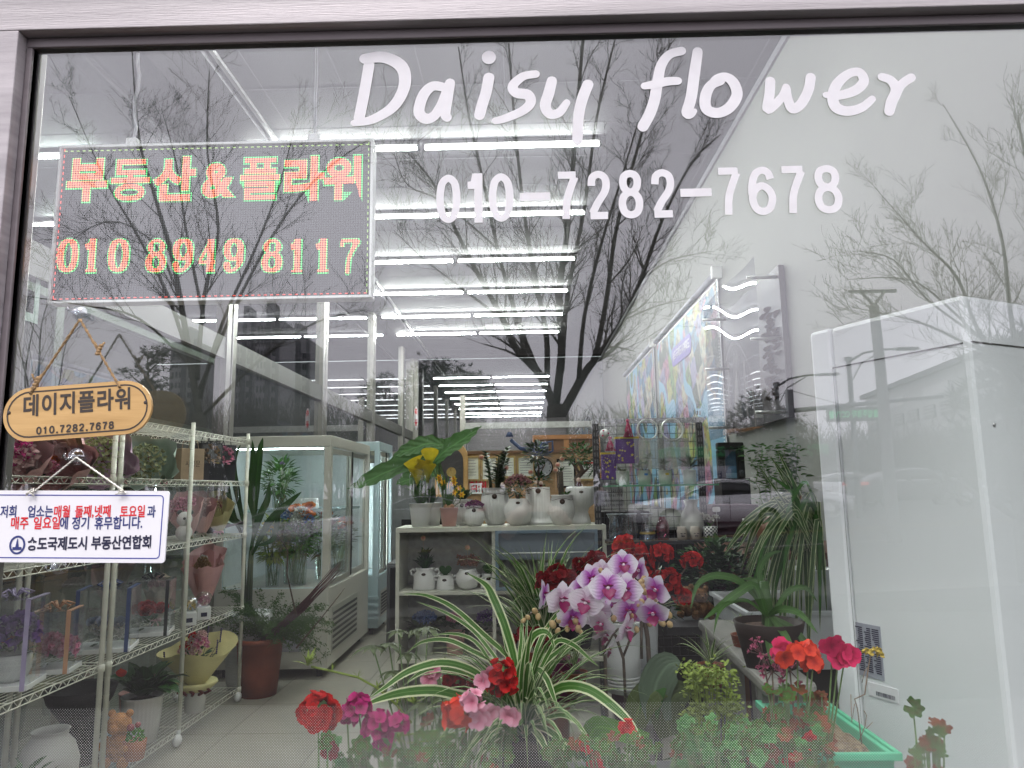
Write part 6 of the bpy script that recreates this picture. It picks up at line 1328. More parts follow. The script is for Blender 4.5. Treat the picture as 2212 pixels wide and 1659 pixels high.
# table and tall plants by the wall
BRW=mat('brown wood',(.12,.05,.025),.5,0,.2,6,0,stretch=(1,.2,1)); BRC=mat('brown glazed pot',(.14,.055,.025),.35,0,.15)
c=V(1660,1190,3.7); t=thing('side_table','brown wooden table against the right wall','table',(1.3,c.y+.2,FZ)); zt3=c.z
mb=MB(); mb.box(.98,1.78,c.y-.15,c.y+.6,zt3-.03,zt3); part('top',mb,BRW,t,True)
for x in (1.0,1.74):
    for y in (c.y-.13,c.y+.56): mb=MB(); mb.box(x,x+.04,y,y+.04,FZ,zt3-.03); part('leg',mb,BRW,t,True)
t=thing('brown_pot','large round brown glazed pot on the side table','pot',(1.30,c.y+.1,zt3+.001)); pot(t,.09,.13,.17,BRC,'round')
t=thing('soap_bottle','clear pump soap bottle at the front of the side table','bottle',(V(1621,1180,3.6).x,c.y-.1,zt3+.001)); mb=MB(); mb.lathe([(.001,0),(.033,0),(.034,.09),(.02,.11),(.012,.115),(.012,.13)],18); part('bottle',mb,glassy('milky bottle',(.72,.78,.74),.12,.1,edge=.6,dirt=.2),t); mb=MB(); mb.tube([(0,0,.13),(0,0,.16),(-.03,0,.16)],.005,6); mb.lathe([(.014,.125),(.014,.14),(.001,.14)],12); part('pump',mb,PLW,t)
t=thing('vine_plant','tall bushy green vine plant climbing on stakes against the right wall','plant',(V(1692,1100,3.9).x,3.9-1.35,zt3+.001)); pot(t,.09,.08,.13,BLKP)
rq=random.Random(12); vl=leafvars('vi',LMD,.055,.022,5,70,elev=.2,droop=.8)
for j in range(12):
    x=(j-5.5)*.022; pts=[Vector((x*.6,0,.1))]; 
    for k in range(9): pts.append(pts[-1]+Vector((rq.uniform(-.02,.02)+x*.05,rq.uniform(-.02,.02),.055*rq.uniform(.5,1.2))))
    mb=MB(); mb.tube(pts,[.004-.0003*k for k in range(10)],4); st=part('stem',mb,STEMG,t)
    for q in pts[2:]:
        for _ in range(6): link('leaf',rq.choice(vl),st,M=T(q.x+rq.uniform(-.03,.03),q.y+rq.uniform(-.03,.03),q.z+rq.uniform(-.03,.03),rz=rq.uniform(0,6.3),rx=rq.uniform(-.5,.5),s=rq.uniform(.5,1.1)))
# drooping variegated spider plant at right
c=V(1752,1135,2.75); t=thing('spider_plant','large drooping spider plant beside the white air conditioner','plant',(c.x,c.y+.05,FZ))
zc_=c.z-FZ; pot(t,.085,.065,.20,PLG,z=zc_-.36)
mb=MB(); mb.box(-.07,.07,-.07,.07,0,zc_-.362); part('stand',mb,mat('dark stand',(.03,.025,.02),.6),t)
rq=random.Random(15)
for k in range(88):
    sx0=rq.uniform(1725,1778); sy0=rq.uniform(1120,1200); q_=rq.random(); dd=2.7+rq.uniform(-.14,.14)
    if q_<.45: # long arcs to the left
        r_=rq.uniform(60,165); pk=rq.uniform(25,90); dr=rq.uniform(-10,150); pts=[(sx0,sy0),(sx0-r_*.35,sy0-pk),(sx0-r_*.75,sy0-pk*.55+dr*.15),(sx0-r_,sy0+dr*.7)]
    elif q_<.9: # falling
        r_=rq.uniform(-25,75); dr=rq.uniform(130,300); pts=[(sx0,sy0),(sx0-r_*.5,sy0-rq.uniform(5,45)),(sx0-r_,sy0+dr*.4),(sx0-r_*rq.uniform(.9,1.3),sy0+dr)]
    else: r_=rq.uniform(10,110); pts=[(sx0,sy0),(sx0-r_*.4,sy0-70),(sx0-r_,sy0-rq.uniform(80,170))]
    pts=[(min(a_,1800+.075*(b_-1400)+(-8)),b_) for a_,b_ in pts]
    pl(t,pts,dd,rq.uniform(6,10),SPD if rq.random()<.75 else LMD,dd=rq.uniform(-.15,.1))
# dark leafy shrub behind the planter
c=V(1552,1235,3.3); t=thing('peperomia_shrub','dense dark green small leaved shrub in front of the mesh rack','shrub',(c.x,c.y,c.z-.18))
mb=MB(); bushm(mb,(0,0,.17),.20,.14,.15,620,.045,.03,22,surf=.4); part('foliage',mb,LDK,t,kind='stuff'); pot(t,.10,.08,.14,BLKP,z=-.12)
# planter, bench, bears
def planter(label,x0,x1,y0,y1,z1,hh,m,tap=.03,name='planter_box',soilm=SOIL,th_=.012):
    t=thing(name,label,'planter',((x0+x1)/2,(y0+y1)/2,z1-hh)); cx,cy=(x1-x0)/2,(y1-y0)/2
    mb=MB(); o=[(-cx,-cy),(cx,-cy),(cx,cy),(-cx,cy)]; b=[(x*(1-tap/cx*.5),y*(1-tap/cy*.5)) for x,y in o]; i_=[(x-th_*(1 if x>0 else -1),y-th_*(1 if y>0 else -1)) for x,y in o]
    vs=[(x,y,0) for x,y in b]+[(x,y,hh) for x,y in o]+[(x,y,hh) for x,y in i_]+[(x*.97,y*.97,hh*.7) for x,y in i_]
    fs=[(3,2,1,0)]+[(k,(k+1)%4,4+(k+1)%4,4+k) for k in range(4)]+[(4+k,4+(k+1)%4,8+(k+1)%4,8+k) for k in range(4)]+[(8+k,8+(k+1)%4,12+(k+1)%4,12+k) for k in range(4)]+[(12,13,14,15)]
    mb.add(vs,fs); part('box',mb,m,t,bev=.003)
    mb=MB(); w=th_*.9
    for a,b_,c_,e in ((-cx-w,cx+w,-cy-w,-cy),(-cx-w,cx+w,cy,cy+w),(-cx-w,-cx,-cy,cy),(cx,cx+w,-cy,cy)): mb.box(a,b_,c_,e,hh-.012,hh+.004)
    part('rim',mb,m,t,bev=.002)
    mb=MB(); rq=random.Random(int(x1*1000)); nx_,ny_=14,10; vs=[];fs=[]
    for i in range(nx_+1):
        for j in range(ny_+1): vs.append((-cx+th_+(2*cx-2*th_)*i/nx_,-cy+th_+(2*cy-2*th_)*j/ny_,hh*.86+rq.uniform(-.008,.008)))
    for i in range(nx_):
        for j in range(ny_): a=i*(ny_+1)+j; fs.append((a,a+ny_+1,a+ny_+2,a+1))
    mb.add(vs,fs); part('soil',mb,soilm,t)
    return t
a=V(1528,1280,3.15); b=V(1600,1325,2.75)
planter('white plastic trough planter under the dark green shrub',a.x+.02,a.x+.42,b.y-.10,a.y,a.z,.20,PLG)
BEN=mat('weathered grey bench plank',(.20,.195,.18),.7,0,.12,6,.2,80,stretch=(4,.5,1))
a=V(1507,1338,2.75); b=V(1640,1470,1.95); t=thing('plank_bench','pale grey plastic plank bench running diagonally under the planters','bench',(a.x,a.y,FZ))
zb_=a.z; q0=Vector((a.x,a.y)); b=VZ(1650,1475,zb_); q1=Vector((b.x,b.y)); dq=(q1-q0).normalized(); nq=Vector((-dq.y,dq.x)); nq=nq if nq.x>0 else -nq
vs=[]; 
for z in (zb_-.035,zb_):
    for q in (q0,q1,q1+nq*.13,q0+nq*.13): vs.append((q.x,q.y,z))
mb=MB(); mb.add(vs,[(3,2,1,0),(4,5,6,7),(0,1,5,4),(1,2,6,5),(2,3,7,6),(3,0,4,7)]); part('seat_plank',mb,BEN,t,True,bev=.01)
for f in (.05,.5,.9):
    for g in (.03,.10):
        q=q0.lerp(q1,f)+nq*g; mb=MB(); mb.box(q.x-.02,q.x+.02,q.y-.02,q.y+.02,FZ,zb_-.036); part('leg',mb,BEN,t,True)
c=V(1660,1345,2.05); t=thing('amaryllis_pot','brown black pot of strap leaved amaryllis on the plank bench','potted plant',(c.x,c.y,c.z-.13))
mb=MB(); mb.lathe([(.001,0),(.062,0),(.085,.10),(.094,.135),(.086,.135),(.08,.12),(.001,.115)],30); part('pot',mb,mat('dark brown pot',(.016,.009,.007),.6,0,.15,spec=.12),t); mb=MB(); mb.lathe([(.083,.118),(.04,.124),(.001,.125)],20); part('soil',mb,mat('bark chips',(.09,.05,.035),.95,0,.6,120,1.2,150),t)
AML=GR('amaryllis leaf',(.055,.12,.03),trl=.2,scale=6)
for pts,w,dd in (([(1657,1335),(1629,1284),(1588,1251),(1541,1244),(1506,1264),(1492,1317)],15,-.1),([(1656,1330),(1655,1285),(1648,1262),(1630,1252),(1600,1250)],14,.1),([(1657,1335),(1631,1266),(1595,1280),(1555,1310),(1519,1339)],17,-.15),([(1657,1333),(1616,1298),(1575,1302),(1552,1325),(1541,1374)],8,-.2),
    ([(1662,1330),(1684,1316),(1726,1325),(1767,1369)],15,-.15),([(1660,1335),(1662,1380),(1668,1440)],20,-.1),([(1666,1333),(1690,1365),(1712,1400)],17,-.15),([(1668,1333),(1715,1360),(1745,1400),(1760,1440)],14,-.1),([(1665,1335),(1700,1280),(1740,1270),(1765,1300)],12,.1),([(1658,1336),(1640,1240),(1660,1200),(1690,1190)],12,.15)): pl(t,pts,2.03,w,AML,dd=dd)
mb=MB(); mb.tube([Vector((0,0,.11)),Vector((0,0,.17)),Vector((-.005,0,.24))],[.018,.016,.012],9); part('neck',mb,AML,t)
TEDB=mat('brown plush',(.20,.10,.045),.95,0,.3,90,.8,160)
for k,(px,py) in enumerate(((1483,1318),(1515,1322))):
    c=V(px,py,3.0); t=thing('teddy_bear',('small brown teddy bear at left below the azalea','small brown teddy bear at right holding a green leaf')[k],'toy',(c.x,c.y,c.z-.02)); s=1
    mb=MB(); mb.ball((0,0,.03),.035); mb.ball((0,-.005,.085),.03); mb.ball((-.022,0,.112),.011); mb.ball((.022,0,.112),.011); mb.ball((0,-.03,.08),.012); mb.ball((-.03,-.03,.01),.016); mb.ball((.03,-.03,.01),.016); mb.tube([(-.03,0,.05),(-.04,-.03,.035)],.011,6); mb.tube([(.03,0,.05),(.04,-.03,.035)],.011,6); part('plush_body',mb,TEDB,t)
    mb=MB(); mb.ball((-.011,-.028,.093),.004); mb.ball((.011,-.028,.093),.004); mb.ball((0,-.041,.082),.004); part('face',mb,BLKP,t)
t=thing('low_shelf','dark slatted shelf carrying the bears and small pots','shelf unit',(V(1480,1330,3).x,3-1.35,FZ)); z_=V(1480,1325,3.0).z-.025
mb=MB(); mb.box(V(1385,1330,3).x,V(1560,1330,3).x,1.5,2.05,z_-.03,z_); part('board',mb,DRK,t,True)
for x in (V(1390,1330,3).x,V(1553,1330,3).x): mb=MB(); mb.box(x,x+.03,1.52,2.0,FZ,z_-.031); part('side',mb,DRK,t,True)
# ================= foreground display by the glass =================
zst=.52
t=thing('display_bench','low black display bench just inside the window carrying the flowerpots','bench',(.2,.5,FZ))
mb=MB(); mb.box(-.62,1.0,.10,1.25,zst-.03,zst); part('top',mb,mat('black tray',(.018,.018,.02),.6),t,True)
for x in (-.6,.95):
    for y in (.13,1.18): mb=MB(); mb.box(x,x+.04,y,y+.04,FZ,zst-.031); part('leg',mb,DRK,t,True)
t=thing('grey_trough','grey plastic trough on the display bench behind the orchid','planter',(.25,.95,zst+.001))
mb=MB(); mb.box(-.35,.20,-.08,.08,0,.16); part('trough_body',mb,mat('grey plastic',(.13,.14,.15),.5),t,bev=.01)
# main spider plant
d=1.92; c=V(1132,1600,d); zb=c.z; t=thing('spider_plant','large green and white striped spider plant in the centre foreground','plant',(c.x,c.y,zst+.001))
pot(t,.085,.065,max(.1,zb-zst),BLKP)
for pts,w,dd in (
 ([(1112,1500),(1112,1431),(1090,1350),(1065,1290),(1048,1262),(1007,1237)],20,.1),
 ([(1110,1490),(1103,1428),(1048,1373),(980,1313),(920,1286),(870,1283)],11,-.1),([(1110,1480),(1070,1420),(1020,1360),(960,1322),(900,1300)],9,.15),
 ([(1115,1500),(1076,1439),(1021,1406),(966,1382),(911,1387),(878,1412)],11,.1),
 ([(1120,1540),(1059,1478),(1015,1445),(952,1431),(883,1450),(834,1483),(798,1508)],16,-.15),
 ([(1120,1520),(1037,1467),(990,1448),(938,1442),(905,1455),(879,1474)],13,-.05),
 ([(1125,1560),(1060,1520),(993,1503),(938,1491),(870,1496),(817,1511),(782,1528)],21,-.2),
 ([(1140,1560),(1169,1514),(1216,1483),(1271,1489),(1326,1527),(1367,1569),(1393,1624)],21,-.2),
 ([(1128,1530),(1133,1497),(1155,1512),(1170,1544),(1178,1578)],20,-.1),
 ([(1125,1520),(1128,1450),(1145,1385),(1168,1364),(1188,1372),(1199,1410)],15,-.05),
 ([(1150,1500),(1172,1439),(1215,1400),(1252,1379),(1278,1367)],11,.1),([(1150,1480),(1180,1420),(1205,1384),(1238,1393),(1268,1418),(1294,1441)],11,.0),
 ([(1124,1540),(1120,1480),(1128,1440),(1133,1415)],26,0),([(1140,1540),(1155,1450),(1178,1462),(1194,1500),(1206,1535)],13,-.1),
 ([(1130,1500),(1122,1430),(1126,1380),(1124,1350)],9,.05),([(1118,1500),(1095,1400),(1080,1330),(1060,1280)],9,.2),([(1140,1560),(1110,1560),(1050,1580),(1000,1640)],11,-.2),
 ([(1145,1570),(1180,1575),(1215,1605),(1235,1650)],14,-.2),([(1145,1570),(1165,1590),(1190,1640)],14,-.25),([(1135,1570),(1200,1545),(1240,1555),(1275,1600)],10,-.2),([(1120,1570),(1060,1600),(1020,1655)],12,-.25),([(1138,1520),(1160,1400),(1200,1330),(1235,1300)],10,.15),([(1108,1520),(1040,1400),(990,1370),(930,1372)],8,.1)):
    pl(t,pts,d,w,SPI,dd=dd)
rq=random.Random(77)
for k in range(125):
    a=rq.uniform(0,6.3); mb=MB(); mb.leaf(rq.uniform(.22,.48),rq.uniform(.008,.015),elev=rq.uniform(.5,1.35),droop=rq.uniform(1.2,2.6),n=9,cup=.25,twist=rq.uniform(-.5,.5)); part('leaf',mb,SPI,t,M=T(0,.02,zb-zst,rz=a))
mb=MB(); mb.tube([V(1135,1580,d)-t.location,V(1128,1530,d)-t.location,V(1124,1500,d)-t.location],[.016,.014,.011],9); part('crown_stem',mb,mat('straw stem',(.40,.36,.22),.6,0,.2,40),t)
for pts,w in (([(1120,1590),(1040,1480),(960,1420)],2),([(889,1562),(856,1522),(815,1486),(773,1463),(718,1450),(672,1440)],5),([(1100,1540),(1010,1572),(930,1600),(880,1605)],2),([(1110,1560),(1040,1555),(960,1575),(850,1592)],3)):
    mb=MB(); P=[V(a,b,d-.05)-t.location for a,b in pts]; mb.tube(P,w*.0006,5)
    for q in P[1:-1]:
        for _ in range(4): mb.leaf(.022,.005,elev=rq.uniform(.5,1.4),droop=.3,n=2,M=T(*q,rz=rq.uniform(0,6.3)))
    o=part('runner',mb,LYL,t)
for px,py,s in ((665,1438,1.1),(862,1601,.9),(1040,1505,.7),(1063,1580,.8),(905,1632,.8),(893,1520,.7)):
    pb=V(px,py,d-.05)-t.location
    mb=MB()
    for k in range(14): mb.leaf(.045*s*rq.uniform(.6,1.1),.009*s,elev=rq.uniform(.2,1.3),droop=.6,n=3,cup=.2,M=T(*pb,rz=rq.uniform(0,6.3)))
    part('plantlet',mb,LYL,t)
# second spider plant behind
c=V(1178,1420,2.62); t=thing('spider_plant','second spider plant with upright striped leaves before the blue cabinet','plant',(c.x,c.y,zst+.001)); pot(t,.09,.07,c.z-zst,TERR)
rq=random.Random(5); mvs=[]
for k in range(14):
    mb=MB(); mb.leaf(rq.uniform(.34,.50),rq.uniform(.015,.023),elev=rq.uniform(1.1,1.45),droop=rq.uniform(.5,1.9),n=9,cup=.25,twist=rq.uniform(-.4,.4)); mvs.append(mb.mesh('leaf',SPI))
for k in range(150): link('leaf',rq.choice(mvs),t,M=T(rq.uniform(-.03,.03),rq.uniform(-.03,.03),c.z-zst,rz=rq.uniform(0,6.3),s=rq.uniform(.65,1.25))@T(ry=rq.uniform(-.25,.45)))
# small spider plantlets in mid distance
for px,py,dd,lab in ((1535,1480-45,2.2,'young spider plant in a wire pot beside the plank bench'),(1608,1370,2.3,'tiny striped plantlet on the plank bench edge'),(1240,1450,2.3,'narrow leaved striped plant in a terracotta pot behind the orchid')):
    c=V(px,py,dd); t=thing('spider_plant',lab,'plant',(c.x,c.y,c.z-.06)); pot(t,.04,.03,.06,TERR)
    s=.7 if px==1608 else 1
    put_leaves(t,mvs,26,px,s=(.16*s,.34*s),o=(0,0,.06),tilt=(-.2,.7))
# ---- orchid
d=2.15; c=V(1300,1560,d); t=thing('moth_orchid','mauve and white moth orchid spray with round yellow buds','orchid',(c.x,c.y,zst+.001)); pot(t,.075,.055,.14,BLKP)
OP=grad_mat('orchid petal',[(0,(.32,.02,.32)),(.20,(.50,.10,.50)),(.45,(.62,.34,.66)),(.68,(.76,.66,.79)),(1,(.84,.81,.85))],axis='v',trl=.3,rough=.5,var=.05,bump=.25)
OPB=grad_mat('orchid petal back',[(0,(.66,.42,.58)),(.5,(.74,.62,.74)),(1,(.80,.74,.80))],axis='v',trl=.3,rough=.5,var=.05,bump=.25)
OL=mat('orchid lip',(.26,.0,.09),.4,0,.3,60); OC=mat('orchid column',(.78,.62,.74),.4)
rp=lambda s:(.28,.72,.98,1.0,.86,.5,.05)[min(6,int(s*6+.01))]; sp_=lambda s:(.3,.6,.85,.95,.85,.6,.08)[min(6,int(s*6+.01))]
def oflower(m):
    out=[]
    for kind in (0,1):
        mb=MB(); Rm=Matrix.Rotation(PI/2,4,'X')
        for a,l,w,e,pr in ((.12,.046,.056,.12,rp),(PI-.12,.046,.056,.12,rp),(PI/2,.044,.036,.05,sp_),(-PI/2-.65,.042,.032,.0,sp_),(-PI/2+.65,.042,.032,.0,sp_)):
            q=MB(); q.leaf(l,w,elev=e,droop=.35,n=6,cup=.06,prof=pr,wave=.04); 
            zoff=.004 if w>.05 else 0
            mb.add([Matrix.Translation((0,-zoff,0))@Rm@Matrix.Rotation(a,4,'Z')@Vector(v) for v in q.v],[f for f in q.f],None,0,True); 
            base=len(mb.uv)-len(q.uv); mb.uv[base:]=q.uv
        out.append(mb.mesh('petals',m))
    return out[0]
PM=oflower(OP); PB=oflower(OPB)
lm=MB(); lm.leaf(.022,.024,elev=-1.2,droop=-1.6,n=5,cup=.4,prof=lambda s:(.6,1,.9,.7,.8,.1)[min(5,int(s*5+.01))],M=T(0,-.006,-.002,rz=-PI/2)); lm.leaf(.012,.012,elev=.3,droop=-.8,n=3,cup=.5,M=T(0,-.006,0,rz=-PI/2+1)); lm.leaf(.012,.012,elev=.3,droop=-.8,n=3,cup=.5,M=T(0,-.006,0,rz=-PI/2-1)); LM=lm.mesh('lip',OL)
cm_=MB(); cm_.ball((0,-.010,.001),.005); CM=cm_.mesh('column',OC)
rq=random.Random(8)
def orch(px,py,yaw,pitch,roll,s=1,back=False,dd=0):
    p=V(px,py,d-.12+dd)-t.location; f=link('flower',PB if back else PM,t,M=T(p.x,p.y,p.z,rz=yaw,rx=pitch,s=s)@T(ry=roll))
    link('lip',LM,f,M=T(s=1.45)); link('column',CM,f)
for a in ((1311,1269,.1,0,0,1.12,False,-.12),(1351,1273,-.15,.1,.15,1.02,False,-.10),(1345,1220,.1,-.1,0,.95,False,0),(1276,1250,.3,0,-.2,.95,False,.02),(1252,1272,.4,0,0,.85,False,.03),(1210,1294,.5,.2,.1,1.1,True,-.06),(1266,1299,-.3,.2,.3,1.05,True,-.10),(1293,1292,.2,0,.2,.85,False,.0),(1172,1285,1.2,0,0,.95,False,.04),
    (1340,1246,-.1,.2,.1,.9,True,.05),(1385,1233,-1.1,.0,.3,.9,False,.03),(1419,1272,-.8,.3,.5,1.0,False,-.05),(1359,1318,.0,.3,0,1.1,False,-.02),(1411,1322,-.3,.5,-.2,1.0,False,-.06),(1291,1325,.6,.3,.2,1.0,True,-.02),(1236,1332,.2,.4,.2,1.05,False,-.02),(1347,1358,1.0,.3,.1,1.0,True,-.08),(1300,1345,-.6,.5,.3,.9,True,-.05),(1303,1367,.7,.9,.3,.85,True,-.04),(1312,1400,1.2,.8,.2,.7,True,0),(1395,1300,.2,.0,.1,.7,False,.05),(1325,1305,.2,.2,.1,.8,False,.04),(1300,1235,.2,-.2,.1,.8,True,.05)): orch(*a)
bm=MB(); bm.ball((0,0,0),.0105,sc=(.9,.85,1.15),n=12,m=8); BUDM=bm.mesh('bud',grad_mat('orchid bud',[(0,(.55,.46,.13)),(.5,(.66,.50,.20)),(1,(.60,.42,.22))],trl=.15,rough=.4))
for X,Y in ((290,500),(325,475),(380,425),(405,470),(470,570),(565,500),(560,580),(520,530),(635,565),(700,505),(720,560),(740,590),(895,105),(1000,485),(1150,465),(1160,200),(1235,175),(1210,200),(1200,265),(1240,270),(1190,370),(1220,350),(1330,330),(1340,385),(1435,455),(1440,530),(1380,520),(1280,525),(1180,570),(1270,280),(1275,315),(1225,225)):
    p=V(1050.9+X*.275,1203+Y*.275,d-.15)-t.location; link('bud',BUDM,t,M=T(p.x,p.y,p.z,rx=rq.uniform(-.6,.6),ry=rq.uniform(-.8,.8),s=rq.uniform(.6,1.0)))
def z5(l): return [(1050.9+x*.275,1203+y*.275) for x,y in l]
OST=mat('orchid stem',(.085,.06,.045),.6,0,.3,50)
for pts,w in ((z5([(945,1250),(938,1000),(930,750),(890,600),(810,480),(720,400),(650,380)]),8),(z5([(1095,1200),(1085,980),(1075,800),(1015,620),(940,550)]),7),(z5([(1075,780),(1130,640),(1200,570),(1260,505),(1320,480)]),6),(z5([(930,720),(1000,600),(1040,560)]),5),(z5([(1220,800),(1215,560),(1210,420),(1190,350)]),6),(z5([(1300,1200),(1280,900),(1265,640),(1240,480),(1220,330)]),11),(z5([(1215,800),(1215,700),(1225,430)]),6),(z5([(840,520),(760,520),(660,530),(600,545)]),4),(z5([(500,365),(430,410),(350,440),(330,470)]),4),(z5([(1210,420),(1215,300),(1240,190)]),4),(z5([(1260,505),(1350,470),(1420,470)]),4)):
    mb=MB(); mb.tube([V(a,b,d-.04)-t.location for a,b in pts],w*.00062,7); part('flower_spike',mb,OST,t)
for pts,w,m in (([(1425,1560),(1415,1490),(1440,1440),(1470,1430)],70,LGY),([(1400,1560),(1410,1500),(1440,1470)],45,LMD),([(1370,1570),(1385,1520),(1420,1490),(1450,1500)],60,LOL),([(1450,1590),(1440,1540),(1460,1500),(1500,1495)],70,GR('leaf deep olive',(.05,.07,.025))),([(1400,1600),(1300,1570),(1275,1590),(1255,1640)],42,LBR),([(1330,1600),(1300,1590),(1290,1620),(1300,1655)],56,LYL)): pl(t,pts,d-.1,w,m,basew=.7,cup=.1)
# white pots behind the orchid
for px,w_,lab in ((1347,.098,'tall white plastic nursery pot behind the orchid spray'),(1408,.075,'second pale plastic pot right behind the orchid stakes')):
    c=V(px,1492,2.45); tt=thing('nursery_pot',lab,'pot',(c.x,c.y+(.12 if px>1400 else 0),c.z)); pot(tt,w_*.68,w_*.54,.22,PLW if px<1400 else PLG)
    mb=MB()
    for k in range(4): mb.lathe([(w_*.56+.0015*k,.012+k*.011),(w_*.58+.0015*k,.015+k*.011),(w_*.56+.0015*k,.018+k*.011)],24)
    part('rings',mb,PLW if px<1400 else PLG,tt)
    if px>1400: put_leaves(tt,mvs,16,9,s=(.3,.5),o=(0,0,.2),tilt=(.2,1))
t=thing('wrapped_pot','plum coloured pot sleeve with white handwriting behind the spider plant','pot',tuple(V(1222,1440,2.35)-Vector((0,0,.1)))); pot(t,.05,.035,.12,mat('plum sleeve',(.14,.01,.07),.4,0,.1)); mb=MB(); ribbon(mb,[(.004*k*math.cos(k),.055+.006*math.sin(k*1.7)) for k in range(8)],.0025,False,-.052,0,0,True,3); part('writing',mb,PAP,t)
# ---- red azaleas behind the orchid
def floret_set(nm_,m,r,n=5): return [florets_mesh(nm_,m,n,r,1.0,.25,e) for e in (.1,.35,.6)]
FR=floret_set('floret',PRED,.020); FD=floret_set('floret',PDR,.020)
c=V(1400,1290,2.75); t=thing('red_azalea','bright red azalea bush behind the orchid buds','azalea',(c.x,c.y,c.z-.05))
mb=MB(); bushm(mb,(0,0,.05),.14,.10,.10,160,.04,.018,31); part('foliage',mb,LDK,t,kind='stuff'); pot(t,.08,.06,.1,BLKP,z=-.08)
for k,(px,py,r) in enumerate(((1349,1179,.036),(1376,1198,.036),(1428,1200,.042),(1493,1215,.033),(1395,1231,.042),(1445,1250,.040),(1450,1272,.040),(1405,1262,.038),(1340,1205,.026),(1475,1292,.03),(1385,1212,.03))):
    p=V(px,py,2.68)-t.location; head(t,p,r,FR,15,k,s=(.85,1.15),core=PDR if k else STEMR); mb=MB(); mb.tube([Vector((0,0,.02)),p*.6+Vector((0,0,.0)),p],.003,5); part('branch',mb,STEMB,t)
c=V(1240,1300,2.5); t=thing('dark_red_azalea','dark crimson azalea clusters between spider plant and orchid','azalea',(c.x,c.y,c.z-.1)); pot(t,.07,.05,.1,BLKP,z=-.05)
mb=MB(); bushm(mb,(0,0,.12),.10,.07,.07,80,.04,.018,33); part('foliage',mb,LDK,t,kind='stuff')
for k,(px,py,r) in enumerate(((1288,1215,.036),(1262,1228,.034),(1205,1252,.042),(1180,1260,.034),(1228,1256,.03),(1306,1226,.028),(1138,1378,.036),(1165,1384,.03),(1320,1310,.03))): head(t,V(px,py,2.38)-t.location,r,FD,15,60+k,core=PDR)
# ---- geraniums
GP={'r':[florets_mesh('floret',PRED,6,.0175,.95,.15,e) for e in (.1,.35,.7)],'m':[florets_mesh('floret',PMG,5,.015,.9,.15,e) for e in (.1,.35,.7)],'p':[florets_mesh('floret',PPK,5,.02,.85,.1,e) for e in (.1,.35)],'c':[florets_mesh('floret',PCR,5,.018,1,.1,e) for e in (.1,.3)],'k':[florets_mesh('floret',PCM,5,.020,1,.1,e) for e in (.1,.3)],'d':[florets_mesh('floret',PDR,5,.015,.9,.15,e) for e in (.1,.35)],'s':[florets_mesh('floret',petalmat('faded magenta',(.35,.05,.12),(.42,.12,.2)),4,.009,.6,.3,e) for e in (.5,.9)]}
GLF=grad_mat('geranium leaf',[(0,(.07,.15,.025)),(.45,(.05,.12,.02)),(.58,(.10,.06,.02)),(.72,(.06,.13,.02)),(1,(.06,.15,.03))],axis='v',trl=.2,rough=.6,scale=20,var=.35)
GLR=grad_mat('geranium leaf red',[(0,(.12,.12,.03)),(.4,(.16,.07,.02)),(1,(.24,.06,.03))],axis='v',trl=.2,rough=.6,scale=20,var=.35)
GLT=grad_mat('geranium leaf pale',[(0,(.06,.20,.04)),(.5,(.05,.17,.04)),(1,(.12,.30,.09))],axis='v',trl=.2,rough=.6,scale=20,var=.4)
def gleaf(r,m,seed,lob=7):
    q=random.Random(seed); n=28; vs=[(0,0,0)]; uv=[(.5,0)]; fs=[]
    for ring in (.5,1):
        for k in range(n):
            a=.35+(2*PI-.7)*k/(n-1); rr2=r*ring*(1+.16*math.cos(a*lob)*ring+.03*math.cos(a*21)*ring); vs.append((-rr2*math.cos(a),rr2*math.sin(a),.12*r*ring*ring*math.cos(a*lob+1)+.18*r*ring*ring)); uv.append((.5,ring))
    for k in range(n-1): fs+= [(0,1+k,2+k),(1+k,1+n+k,2+n+k,2+k)]
    mb=MB(); mb.add(vs,fs,uv,0,True); return mb.mesh('leaf',m)
GL=[gleaf(.022,GLF,k) for k in range(4)]; GLRr=[gleaf(.020,GLR,k) for k in range(3)]; GLTt=[gleaf(.021,GLT,k,5) for k in range(3)]
